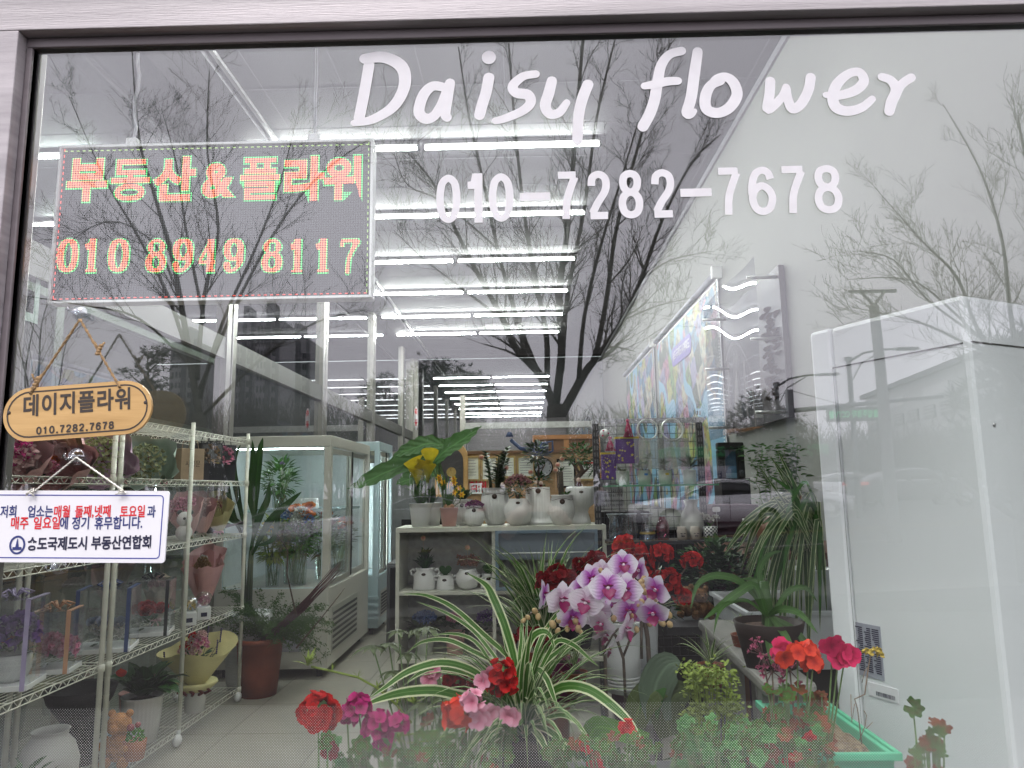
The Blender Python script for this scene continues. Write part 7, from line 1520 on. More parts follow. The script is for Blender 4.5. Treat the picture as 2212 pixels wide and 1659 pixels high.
def geran(name,label,px,py,dd,heads,leaves,seed,potm=TERR,lm=None,pz=None):
    base=V(px,py,dd); tt=thing(name,label,'geranium',(base.x,base.y,(pz or zst)+.001)); q=random.Random(seed); pot(tt,.07,.052,.12,potm)
    o=Vector((0,0,.12))
    for (hx,hy,kind,r,n_,hd) in heads:
        p=V(hx,hy,hd)-tt.location; mb=MB(); m0=o.lerp(p,.5)+Vector((q.uniform(-.02,.02),.01,.01)); mb.tube([o,m0,p],[.003,.0022,.0018],5); part('stem',mb,STEMG if kind!='s' else STEMB,tt)
        if kind=='s':
            h=part('faded_umbel',MB().ball((0,0,0),.004),STEMB,tt,M=T(*p))
            for k in range(n_):
                dv=Vector((q.uniform(-1,1),q.uniform(-1,.3),q.uniform(-.7,1))).normalized()*r*q.uniform(.7,1.1); mb=MB(); mb.tube([Vector((0,0,0)),dv],.0011,4); part('pedicel',mb,STEMR,h); link('floret',q.choice(GP['s']),h,M=Matrix.Translation(dv)@dv.to_track_quat('Z','Y').to_matrix().to_4x4())
        elif n_<=3:
            for k in range(n_): dv=Vector((q.uniform(-1,1)*r,-.01,q.uniform(-1,1)*r)); link('floret',q.choice(GP[kind]),tt,M=Matrix.Translation(p+dv)@T(rx=PI/2+q.uniform(-.4,.4),rz=q.uniform(-.5,.5),s=1.15)@T(rz=q.uniform(0,6)))
        else: head(tt,p,r,GP[kind],n_,seed+n_,core=STEMG,half=-.75)
    for (lx,ly,s,kind) in leaves:
        p=V(lx,ly,dd+q.uniform(-.12,.06))-tt.location; mb=MB(); mb.tube([o,o.lerp(p,.5)+Vector((0,0,-.02)),p],.0016,4); lf=part('petiole',mb,STEMG,tt)
        link('leaf',q.choice({'g':GL,'r':GLRr,'t':GLTt}[kind]),lf,M=T(p.x,p.y,p.z,rx=q.uniform(.2,1.2),ry=q.uniform(-.4,.4),s=s)@T(rz=q.uniform(0,6.3)))
    return tt
q=random.Random(90)
def lv(n,x0,x1,y0,y1,k,s=(.7,1.1)): return [(q.uniform(x0,x1),q.uniform(y0,y1),q.uniform(*s),q.choice(k)) for _ in range(n)]
geran('geranium','ruffled bright red geranium at the left of the foreground',720,1640,1.62,[(688,1540,'r',.043,34,1.56)],lv(14,700,800,1600,1700,'ggt'),1)
geran('geranium','magenta geranium clusters right of the big red flower',800,1650,1.66,[(773,1530,'m',.026,18,1.60),(815,1568,'m',.030,22,1.6),(861,1562,'m',.018,10,1.6),(750,1545,'m',.02,10,1.64),(830,1600,'m',.02,8,1.62)],lv(16,780,960,1580,1700,'ggg',(.5,.8)),2)
geran('geranium','bright red geranium with a pale pink flower beside it, lower centre',980,1640,1.72,[(990,1540,'c',.034,30,1.66),(1020,1512,'p',.022,6,1.64),(1030,1540,'p',.018,3,1.66)],lv(16,900,1080,1580,1700,'ggg',(.5,.8)),3)
geran('geranium','dark red geranium head under the arching striped leaves',1000,1600,1.95,[(985,1472,'d',.032,22,1.92),(1020,1490,'d',.02,10,1.95),(946,1440,'p',.008,2,1.9),(925,1470,'p',.01,2,1.9)],lv(20,920,1080,1520,1640,'grg'),4)
geran('geranium','red geranium cluster just left of the spider plant crown',1070,1600,1.85,[(1084,1453,'r',.028,20,1.8),(1068,1480,'r',.022,12,1.82),(1095,1475,'r',.018,8,1.8),(1052,1462,'p',.01,2,1.8),(1106,1535,'p',.014,3,1.75),(1060,1530,'p',.012,2,1.78)],lv(12,1040,1110,1540,1640,'gg'),5)
geran('geranium','orange red geranium with faded magenta umbels on the right',1700,1640,1.72,[(1722,1412,'c',.014,4,1.6),(1745,1405,'c',.016,5,1.6),(1757,1432,'c',.014,4,1.59),(1700,1420,'c',.01,2,1.6),(1648,1415,'s',.035,16,1.66),(1668,1450,'s',.03,16,1.66),(1706,1448,'s',.028,12,1.64),(1685,1400,'k',.010,3,1.66)],lv(34,1620,1770,1480,1600,'ggrr',(.5,1))+lv(26,1600,1790,1560,1680,'gr',(.7,1.2)),6)
geran('geranium','crimson geranium flower leaning over the air conditioner side',1770,1640,1.7,[(1799,1398,'k',.014,3,1.58),(1828,1402,'k',.013,3,1.58),(1812,1412,'k',.012,2,1.58)],lv(10,1740,1800,1500,1600,'gr',(.5,.9)),7)
geran('geranium','small reddish leaved geranium sprig at the lower right',1995,1700,1.5,[],lv(22,1965,2040,1560,1665,'grr',(.45,.75))+[(1972,1528,.8,'g')],8)
# pale ivy geraniums, ferns, succulents near the glass foot
geran('ivy_geranium','pale green ivy leaved plant behind the dotted film, right of centre',1560,1700,1.6,[],lv(130,1470,1650,1555,1690,'ttg',(.4,.8)),9)
geran('ivy_geranium','mixed green and red leaves behind the dotted film, below the orchid',1340,1700,1.65,[(1260,1612,'r',.010,4,1.6),(1286,1650,'r',.010,4,1.6),(1355,1572,'r',.012,4,1.62)],lv(90,1180,1480,1590,1700,'ggggr',(.4,.9)),10)
geran('ivy_geranium','dark mottled leaves behind the dotted film, lower left of centre',860,1720,1.7,[(710,1620,'d',.012,5,1.6)],lv(60,690,1110,1610,1720,'gggggr',(.4,.8)),11)
geran('ivy_geranium','green and rust leaves behind the dotted film under the right geranium',1720,1720,1.62,[(1740,1600,'r',.012,3,1.6),(1700,1650,'r',.012,3,1.6)],lv(110,1600,1800,1570,1700,'grgt',(.4,.9)),12)
c=V(1540,1560,1.9); t=thing('lacy_fern','yellow green lacy fern clump below the grey bench','fern',(c.x,c.y,zst+.001)); pot(t,.06,.05,.1,BLKP)
mb=MB(); rq=random.Random(41)
for k in range(42):
    px=rq.uniform(1480,1590); py=rq.uniform(1445,1560); p=V(px,py,1.9+rq.uniform(-.1,.1))-t.location; mb.tube([Vector((0,0,.1)),p*.6,p],.0012,4,cap=False)
    for w in range(26): mb.leaf(rq.uniform(.008,.016),.010,elev=rq.uniform(-.5,1),droop=.3,n=2,M=T(p.x+rq.gauss(0,.014),p.y+rq.gauss(0,.012),p.z+rq.gauss(0,.012),rz=rq.uniform(0,6.3),rx=rq.uniform(-.6,.6)))
part('fronds',mb,LYL,t,kind='stuff')
# schefflera leaves at left
c=V(905,1560,2.15); t=thing('schefflera','umbrella plant with fingered dull green leaves left of centre','plant',(c.x,c.y,zst+.001)); pot(t,.07,.055,.12,BLKP)
rq=random.Random(44); sl=leafvars('sch',LOL,.075,.026,4,45,elev=-.1,droop=.7,cup=.12,n=5)
for px,py in ((720+85,1395),(760+100,1362),(840,1390),(900,1360),(925,1355),(880,1410),(850,1450),(900,1440),(930,1430),(855,1500),(895,1485),(950,1460),(830,1480),(915,1520),(960,1500)):
    p=V(px,py,2.15+rq.uniform(-.12,.12))-t.location; mb=MB(); mb.tube([Vector((0,0,.12)),Vector((p.x*.5,0,p.z*.6)),p],.0022,5); st=part('stem',mb,STEMG,t)
    n_=rq.choice((6,7,8)); a0=rq.uniform(0,6)
    for k in range(n_): link('leaf',rq.choice(sl),st,M=T(p.x,p.y,p.z,rz=a0+2*PI*k/n_,s=rq.uniform(.6,1.0)))
# dark under-planting
mb=MB(); rq=random.Random(50)
for k in range(34): bushm(mb,(.2+rq.uniform(-.75,.55),.55+rq.uniform(-.3,.5),zst+rq.uniform(.03,.22)),.07,.07,.06,26,.06,.03,k)
for k in range(16): bushm(mb,(.2+rq.uniform(-.6,.55),.55+rq.uniform(-.35,.3),zst+rq.uniform(.05,.25)),.06,.06,.05,20,.045,.03,k+99,mi=1)
o=part('ground_foliage',mb,[LDK,LRD]); o['kind']='stuff'; o['label']='low dark and rusty leaves crowding the display bench'
# turquoise planter and dried sprig
GRN=mat('turquoise plastic',(.06,.42,.24),.45,0,.05,8); DRS=mat('dry soil with husks',(.22,.14,.08),.95,0,.5,70,1.5,110,col2=(.4,.3,.18))
zt4=V(1880,1624,1.60).z; xr=V(1928,1624,1.60).x; planter('turquoise plastic window box with dry husky soil at the lower right',xr-.16,xr,.24,.60,zt4,.16,GRN,.02,'window_box',DRS)
t=thing('window_box_stand','black crate under the turquoise window box','crate',(xr-.08,.42,FZ)); mb=MB(); mb.box(-.09,.09,-.19,.19,0,zt4-.163-FZ); part('crate',mb,BLKP,t)
c=V(1862,1600,1.72); t=thing('dried_sprig','thin leafless sprig with tiny yellow flowers growing from the window box','plant',(c.x,c.y,c.z)); 
for pts,w in (([(1862,1610),(1852,1530),(1846,1510),(1868,1500),(1876,1440),(1880,1418),(1888,1412)],2.2),([(1846,1520),(1840,1560),(1838,1500)],1.5),([(1856,1600),(1868,1570),(1872,1545),(1866,1535)],1.6),([(1870,1575),(1885,1560)],1.2),([(1876,1440),(1868,1450),(1862,1475)],1.2)):
    mb=MB(); mb.tube([V(a,b,1.70)-t.location for a,b in pts],w*.0007,5); part('twig',mb,mat('grey brown twig',(.22,.16,.12),.8),t)
for px,py in ((1872,1408),(1893,1405),(1902,1416),(1898,1408),(1878,1412)):
    p=V(px,py,1.70)-t.location; mb=MB(); puff(mb,p,.004,6,.008,px); part('flower',mb,mat('dull yellow flower',(.45,.33,.05),.6),t)
# white box and label on floor behind
c=V(1190,1640,1.75); t=thing('white_tub','pale plastic tub half hidden at the bottom edge','tub',(c.x-.09,c.y,zst+.001)); pot(t,.07,.06,.12,PLG)
# ================= street behind the camera (seen reflected) =================
ASPH=mat('asphalt',(.03,.03,.032),.95,0,.2,3,.4,200,spec=.05); PAVE=mat('paving',(.05,.048,.046),.95,0,.15,2,.3,90,spec=.05)
def gz(x): return .02+.038*max(-60,min(60,x))
def sheet(mb,x0,x1,y0,y1,dz,n=24,mi=0,th=.3):
    for k in range(n):
        a=x0+(x1-x0)*k/n; b=x0+(x1-x0)*(k+1)/n; za,zb=gz(a)+dz,gz(b)+dz
        mb.add([(a,y0,za),(b,y0,zb),(b,y1,zb),(a,y1,za),(a,y0,za-th),(b,y0,zb-th),(b,y1,zb-th),(a,y1,za-th)],[(0,1,2,3),(4,7,6,5),(0,4,5,1),(3,2,6,7)],None,mi)
mb=MB(); sheet(mb,-400,400,-600,20,-.5,40,0,.4); struct('ground',mb,mat('winter ground',(.06,.056,.045),.95,0,.3,.4,.3,20,spec=.05))
mb=MB(); mb.box(-60,60,-7.5,.0,-.2,0); struct('pavement',mb,PAVE,'paved footway outside the shop')
mb=MB(); sheet(mb,-60,60,-8.2,-7.5,.05,40); struct('kerb',mb,mat('kerb stone',(.08,.08,.078),.95,spec=.05))
mb=MB(); sheet(mb,-90,90,-32,-8.2,0,40); struct('road',mb,ASPH,'asphalt road')
mb=MB()
for y in (-14.2,-21.4):
    for i in range(-14,15): sheet(mb,i*5,i*5+2.6,y-.07,y+.07,.004,1,0,.002)
sheet(mb,-90,90,-17.9,-17.75,.004,40,1,.002); sheet(mb,-90,90,-17.6,-17.45,.004,40,1,.002)
struct('road_markings',mb,[mat('white road paint',(.25,.25,.24),.9,0,.2,20,spec=.05),mat('yellow road paint',(.12,.09,.03),.9,0,.2,20,spec=.05)])
mb=MB(); sheet(mb,-90,90,-38,-32,.14,40); struct('far_pavement',mb,PAVE)
BARK=mat('bark',(.085,.075,.062),.9,0,.3,18,.8,60)
def rnd_dir(rr,dr,ang):
    o=dr.orthogonal().normalized(); q=dr.cross(o); a=rr.uniform(0,2*PI)
    return (dr*math.cos(ang)+(o*math.cos(a)+q*math.sin(a))*math.sin(ang)).normalized()
def twigs(mb,rr,p,dr,ln,r,lev,up=.25,flat=None):
    n=4 if lev>1 else 3; pts=[p]; rs=[r]; q=Vector(p); dd=Vector(dr)
    for i in range(n):
        dd=(dd+Vector((rr.uniform(-.2,.2),rr.uniform(-.2,.2),rr.uniform(-.14,.16)+up*.12))).normalized()
        q=q+dd*ln/n; pts.append(q.copy()); rs.append(max(r*(1-.75*(i+1)/n),.0022))
        if lev>0:
            for _ in range(rr.choice((1,2)) if lev<3 else 2):
                nd=(rnd_dir(rr,dd,rr.uniform(.45,.95))+Vector((0,0,up))).normalized()
                twigs(mb,rr,q.copy(),nd,ln*rr.uniform(.35,.6),max(rs[-1]*.55,.002),lev-1,up)
    mb.tube(pts,rs,3 if r<.012 else 5,cap=False)
def limb(mb,rr,pts,r0,r1,lev,dens,ln,up=.3):
    P=[Vector(p) for p in pts]; sub=[]
    for i in range(len(P)-1):
        a,b,c,e=P[max(i-1,0)],P[i],P[i+1],P[min(i+2,len(P)-1)]
        for j in range(4):
            t=j/4; sub.append(.5*((2*b)+(c-a)*t+(2*a-5*b+4*c-e)*t*t+(3*b-a-3*c+e)*t**3))
    sub.append(P[-1]); n=len(sub); rs=[r0+(r1-r0)*i/(n-1) for i in range(n)]
    mb.tube(sub,rs,7,cap=True)
    for i in range(2,n):
        t=i/n
        if t<.2: continue
        for _ in range(dens):
            if rr.random()<.42: continue
            dd=(sub[i]-sub[i-1]).normalized(); nd=(rnd_dir(rr,dd,rr.uniform(.5,1.0))+Vector((0,0,up))).normalized()
            twigs(mb,rr,sub[i-1].lerp(sub[i],rr.random()),nd,ln*rr.uniform(.5,1.15)*(1.15-.4*t),max(rs[i]*.45,.004),lev,up)
def ptree(name,label,limbs,d,trunk,seed,lev=2,dens=2,ln=1.0,sp=1.2,group=None):
    rr=random.Random(seed); base=MV(trunk[0][0],trunk[0][1],d); base.z=0
    t=thing(name,label,'tree',base,group=group)
    mb=MB(); pts=[base]+[MV(a,b,d) for a,b,_ in trunk[1:]]; mb.tube(pts,[w*d/F/2 for _,_,w in trunk],10); part('trunk',mb,BARK,t,True)
    mb=MB(); 
    for (pp,w0,w1) in limbs:
        k=len(pp); off=rr.uniform(-sp,sp)
        limb(mb,rr,[MV(a,b,d+off*(i/(k-1))) for i,(a,b) in enumerate(pp)],w0*.8*d/F/2,max(.004,w1*.8*d/F/2),lev,dens,ln)
    part('crown',mb,BARK,t,True)
ptree('street_tree','large bare street tree reflected in the middle of the window',[
 ([(1205,905),(1170,815),(1115,755),(1085,690),(1030,590),(975,480),(930,390),(860,310)],26,3),
 ([(1165,812),(1120,700),(1080,560),(1045,400),(1010,250),(990,100)],15,4),
 ([(1180,830),(1180,730),(1160,620),(1135,480),(1115,300),(1100,90)],18,5),
 ([(1200,870),(1212,760),(1208,640),(1225,500),(1240,330),(1262,60)],24,8),
 ([(1213,800),(1225,640),(1262,450),(1290,250),(1330,80)],16,6),
 ([(1215,890),(1262,805),(1290,770),(1345,690),(1385,600),(1430,480),(1500,350),(1560,290)],26,3),
 ([(1285,775),(1310,640),(1330,500),(1370,350),(1420,180),(1450,90)],16,4),
 ([(1250,815),(1262,680),(1300,520),(1345,380),(1380,260)],14,4),
 ([(1350,690),(1420,660),(1500,640)],6,1.5),([(1290,765),(1320,750),(1370,760)],9,2),
 ([(1070,680),(990,620),(910,560),(850,500)],8,2),([(1100,560),(960,440),(880,400),(850,330)],7,2),([(1390,600),(1450,560),(1540,540)],7,1.5)],
 8.6,[(1205,1340,58),(1206,1150,52),(1205,985,48),(1205,900,50),(1203,872,44)],3,2,2,.72)
ptree('street_tree','bare street tree reflected behind the hanging LED board',[
 ([(430,900),(400,720),(370,560),(330,420),(300,300),(290,110)],20,3),
 ([(415,800),(360,640),(290,500),(220,380),(150,210)],12,2),
 ([(425,820),(440,640),(470,500),(450,330),(455,150)],14,3),
 ([(430,840),(520,640),(610,480),(700,370),(800,300)],12,2),
 ([(430,860),(480,700),(560,520),(610,380),(640,250)],13,2),
 ([(432,900),(560,780),(680,700),(790,670)],11,2),
 ([(420,800),(300,690),(180,660),(60,640)],9,2),([(400,700),(340,540),(230,480),(110,560)],7,2),
 ([(440,700),(400,500),(380,350),(350,230)],10,2)],
 10.5,[(436,1300,36),(434,1100,32),(431,940,30),(430,890,28)],11,2,2,.95)
ptree('street_tree','bare street tree reflected at the right edge over the white cabinet',[
 ([(2240,900),(2190,790),(2090,740),(1980,690),(1840,660)],16,2),
 ([(2210,840),(2120,720),(2070,600),(1990,520),(1890,410)],14,2),
 ([(2230,860),(2190,700),(2170,520),(2120,360),(2040,225)],16,2),
 ([(2150,760),(2050,660),(1960,600),(1830,600)],9,2),([(2240,800),(2260,600),(2230,400),(2200,250)],14,3),
 ([(2110,720),(2000,640),(1930,560),(1850,540)],7,1.5)],
 8.2,[(2256,1360,34),(2252,1150,30),(2245,960,28),(2240,890,26)],21,2,2,.7)
ptree('young_tree','thin many-stemmed bare tree reflected at the left window edge',[
 ([(80,980),(70,850),(40,720),(20,600)],7,1.5),([(80,960),(90,800),(95,700),(120,620)],7,1.5),([(82,960),(60,820),(80,680),(70,610)],6,1.5),([(84,960),(130,850),(150,740),(200,690)],6,1.5)],
 11,[(82,1280,12),(82,1100,10),(81,960,9)],31,1,2,.9)
# horizon woods, one mass of bare scrub
rr=random.Random(5)
PINE=mat('pine needles',(.035,.045,.030),.8,0,.3,30,0); SCRUB=mat('bare scrub',(.075,.068,.058),.9,0,.3,2)
mb=MB()
for k in range(620):
    px=rr.uniform(-60,2260); dd=rr.uniform(33,46)
    top=(865 if 480<px<900 else 895 if px<1330 else 880)+rr.uniform(-25,35); 
    if px<480: top=870+rr.uniform(-30,30)
    if px>1500: top=930+rr.uniform(-20,30)
    p=MV(px,1080,dd); b=Vector((p.x,p.y,0)); hgt=MV(px,top,dd).z
    for q in range(7):
        a=rr.uniform(0,2*PI); l=rr.uniform(.25,.5); dr=Vector((math.cos(a)*l,math.sin(a)*l*.5,1)).normalized()
        s0=b+Vector((0,0,hgt*.3)); e=s0+dr*hgt*.7*rr.uniform(.6,1.05); m0=s0.lerp(e,.5)+Vector((rr.uniform(-.2,.2),0,0))
        mb.tube([s0,m0,e],[.04,.022,.01],3,cap=False)
        for w in range(5):
            f=rr.uniform(.3,1); s=s0.lerp(e,f); x=Vector((rr.uniform(-.6,.6),0,rr.uniform(.3,.9))); mb.tube([s,s+x],[.016,.008],3,cap=False)
    mb.tube([b,b+Vector((0,0,hgt*.35))],[.07,.045],4,cap=False)
o=part('bare_woods',mb,SCRUB); o['kind']='stuff'; o['label']='belt of leafless trees along the far side of the road'
mb=MB()
for k in range(2600):
    x=rr.uniform(-75,75); y=rr.uniform(-47,-33); z=rr.uniform(0,2.2+1.6*(rr.random()**2)); s=rr.uniform(.25,.6)
    v=[Vector((rr.uniform(-s,s),rr.uniform(-s,s),rr.uniform(-s,s)))+Vector((x,y,z)) for _ in range(3)]; mb.add(v,[(0,1,2)])
o=part('evergreen_hedge',mb,mat('hedge green',(.045,.06,.035),.85,0,.35,1.5)); o['kind']='stuff'; o['label']='dark evergreen undergrowth below the bare woods'
def pine(px,topy,d,seed,label,wid=1.0,clumps=26,name='pine_tree'):
    rr=random.Random(seed); b=MV(px,1080,d); b.z=0; H=MV(px,topy,d).z
    t=thing(name,label,'tree',b)
    mb=MB(); mb.tube([(0,0,0),(rr.uniform(-.2,.2),0,H*.4),(rr.uniform(-.2,.2),0,H*.93)],[.17,.13,.03],7)
    cl=[]
    for k in range(clumps):
        f=rr.uniform(.38,1); a=rr.uniform(0,2*PI); rad=wid*(1.25-f)*rr.uniform(.5,1.5)+.15
        c=Vector((math.cos(a)*rad,math.sin(a)*rad,H*f)); cl.append(c); mb.tube([(0,0,max(.3*H,c.z-.5)),c],[.05,.015],4)
    part('trunk',mb,BARK,t)
    mb=MB()
    for c in cl:
        for q in range(22):
            s=c+Vector((rr.gauss(0,.24),rr.gauss(0,.24),rr.gauss(0,.15)))
            for w in range(12):
                dr=Vector((rr.uniform(-1,1),rr.uniform(-1,1),rr.uniform(-.3,1.2))).normalized()*rr.uniform(.12,.26); o=dr.orthogonal().normalized()*.014
                mb.add([s-o,s+o,s+dr],[(0,1,2)])
    part('crown',mb,PINE,t)
pine(938,780,27,1,'tallest dark pine reflected left of the bare trunk',1.5,70)
pine(828,812,29,2,'small dark pine reflected at left of the tallest pine',1.1,34)
pine(1012,806,29,3,'dark pine reflected just right of the tallest pine',1.5,50)
pine(1655,850,24,4,'dark pine reflected over the framed poster on the right',1.1,30)
pine(1615,905,30,5,'low dark pine reflected at the left of the poster pine',1.0,18)
pine(1715,895,26,6,'dark pine reflected beside the street lamp',.9,22)
pine(1540,920,34,7,'faint distant pine reflected over the city map',1.2,20)
pine(2215,730,9,9,'green conifer branches reflected at the right photo edge',.5,16)
pine(560,880,36,10,'dark round evergreen reflected above the wire rack',1.6,34,'evergreen_tree')
pine(300,760,30,12,'broad dark evergreen reflected left of the partition beam',1.8,40,'evergreen_tree')
# towers
TW=mat('tower concrete',(.34,.34,.36),.8,0,.08,.05); TD=mat('tower dark strip',(.12,.12,.135),.7); WN=mat('tower window',(.05,.055,.065),.3)
def tower(px0,px1,topy,d,label):
    a=MV(px0,900,d); b=MV(px1,900,d); H=MV((px0+px1)/2,topy,d).z; cx=(a.x+b.x)/2; w=abs(b.x-a.x)
    t=thing('apartment_tower',label,'building',(cx,a.y,0))
    mb=MB(); mb.box(-w/2,w/2,-12,0,0,H); part('wall',mb,TW,t)
    mb=MB(); mb.box(-w*.06,w*.12,-.3,.5,0,H*.99); mb.box(w*.34,w*.46,-.3,.4,0,H*1.015); part('dark_band',mb,TD,t)
    mb=MB(); fl=int(H/3)
    for k in range(2,fl):
        for x in (-.42,-.28,-.15,.19,.28): mb.box(x*w,x*w+w*.075,-.2,.15,k*3,k*3+1.6)
    part('windows_grid',mb,WN,t,kind='stuff')
    mb=MB(); mb.box(-w*.2,w*.05,-8,-2,H,H+5); part('roof_block',mb,TW,t)
tower(498,545,700,190,'pale apartment tower reflected, leftmost beside the partition post')
tower(548,602,692,180,'tallest apartment tower reflected left of the fridge')
tower(612,668,735,200,'apartment tower with dark stripe reflected nearest the fridge')
tower(360,420,740,210,'apartment tower reflected behind the sloping partition beam')
# parking building
PK=mat('panel wall',(.42,.42,.42),.7,0,.08,.5); PKD=mat('parking opening',(.08,.085,.09),.7)
A=MV(1870,900,62); B=MV(2290,900,34); dv=(B-A); dv.z=0; Lb=dv.length; ang=math.atan2(dv.y,dv.x)
H=MV(2212,755,39).z
t=thing('parking_building','long grey multi-storey parking building reflected on the right','building',(A.x,A.y,0),ang)
# local +x runs from the far end to the near end; the street face looks to +y
mb=MB(); mb.box(0,Lb,-14,0,0,H); part('wall',mb,PK,t)
mb=MB(); mb.box(-.4,Lb+.4,-14.3,.35,H,H+.35); part('roof',mb,TD,t)
fh=H/4.6
for k in range(1,4):
    z=k*fh
    for q in range(9):
        x0=1+q*(Lb-2)/9; mb=MB(); mb.box(x0,x0+(Lb-2)/9-1.0,-.1,.12,z,z+fh*.48); o=part('window',mb,PKD,t)
        mb=MB()
        for s in (.15,.27,.39): mb.box(x0,x0+(Lb-2)/9-1.0,.12,.2,z+fh*s-.05,z+fh*s+.05)
        part('rail',mb,PK,o)
for q in range(4):
    x0=5+q*8; mb=MB(); mb.box(x0,x0+4.2,-.1,.12,H-1.5,H-.8); part('window',mb,mat('pale opening',(.6,.6,.6),.6),t)
# lamps, gantry
POLE=mat('galvanised pole',(.14,.15,.16),.5,.5,.1)
def lamp(px,topy,d,label,arm=1):
    p=MV(px,1080,d); z=MV(px,topy,d).z; t=thing('street_lamp',label,'street lamp',(p.x,p.y,0))
    mb=MB(); mb.tube([(0,0,0),(0,0,z)],[.1,.075],10); part('pole',mb,POLE,t)
    mb=MB(); mb.tube([(0,0,z-.05),(arm*.5,0,z+.25),(arm*1.1,0,z+.36),(arm*1.7,0,z+.38)],.04,6); mb.tube([(0,0,z-.8),(arm*.4,0,z-.1),(arm*1.1,0,z+.3)],.025,6); part('arm',mb,POLE,t)
    mb=MB(); mb.box(arm*1.6,arm*2.3,-.12,.12,z+.33,z+.43); part('lamp_head',mb,POLE,t,bev=.03)
    mb=MB(); mb.lathe([(.13,z*.72),(.13,z*.72+.15)],10); mb.lathe([(.12,z),(.12,z+.12),(.001,z+.12)],10); part('collar',mb,POLE,t)
lamp(1695,832,27,'street lamp with single curved arm reflected over the framed poster')
lamp(1855,778,23,'street lamp with curved arm reflected on the white cabinet')
p=MV(1925,1080,15); t=thing('utility_pole','plain tall grey utility pole reflected on the white cabinet','pole',(p.x,p.y,0))
mb=MB(); z=MV(1903,655,15).z; mb.tube([(0,0,0),(0,0,z)],[.14,.10],12); part('pole',mb,mat('concrete pole',(.25,.25,.25),.8),t)
mb=MB(); mb.tube([(0,0,z),(.25,0,z+.3)],.03,6); mb.tube([(0,0,z),(-.25,0,z+.3)],.03,6); mb.box(-.5,.5,-.03,.03,z+.28,z+.34); part('bracket',mb,POLE,t)
p=MV(1722,1080,20); z=MV(1722,880,20).z; t=thing('sign_gantry','gantry arm carrying a green lit traffic message board, mirrored','sign',(p.x,p.y,0))
mb=MB(); mb.tube([(0,0,0),(0,0,z+.5)],.11,10); part('pole',mb,POLE,t)
mb=MB(); x1=MV(2040,868,20).x-p.x; mb.tube([(0,0,z-.1),(x1,0,z+.2)],[.07,.05],8); mb.tube([(0,0,z+.5),(x1*.35,0,z)],.012,4); part('arm',mb,POLE,t)
xa,xb=MV(1785,885,20).x-p.x,MV(1894,885,20).x-p.x
mb=MB(); mb.box(xa,xb,-.06,.06,z-.45,z-.06); part('board',mb,mat('board grey',(.12,.13,.12),.6),t)
textobj('lettering','불법주정차 CCTV불',.235,emitm('green led text',(.15,.9,.4),1.2),t,T((xa+xb)/2,.065,z-.26)@Matrix.Rotation(PI,4,'Z')@UPR,.006,.68)
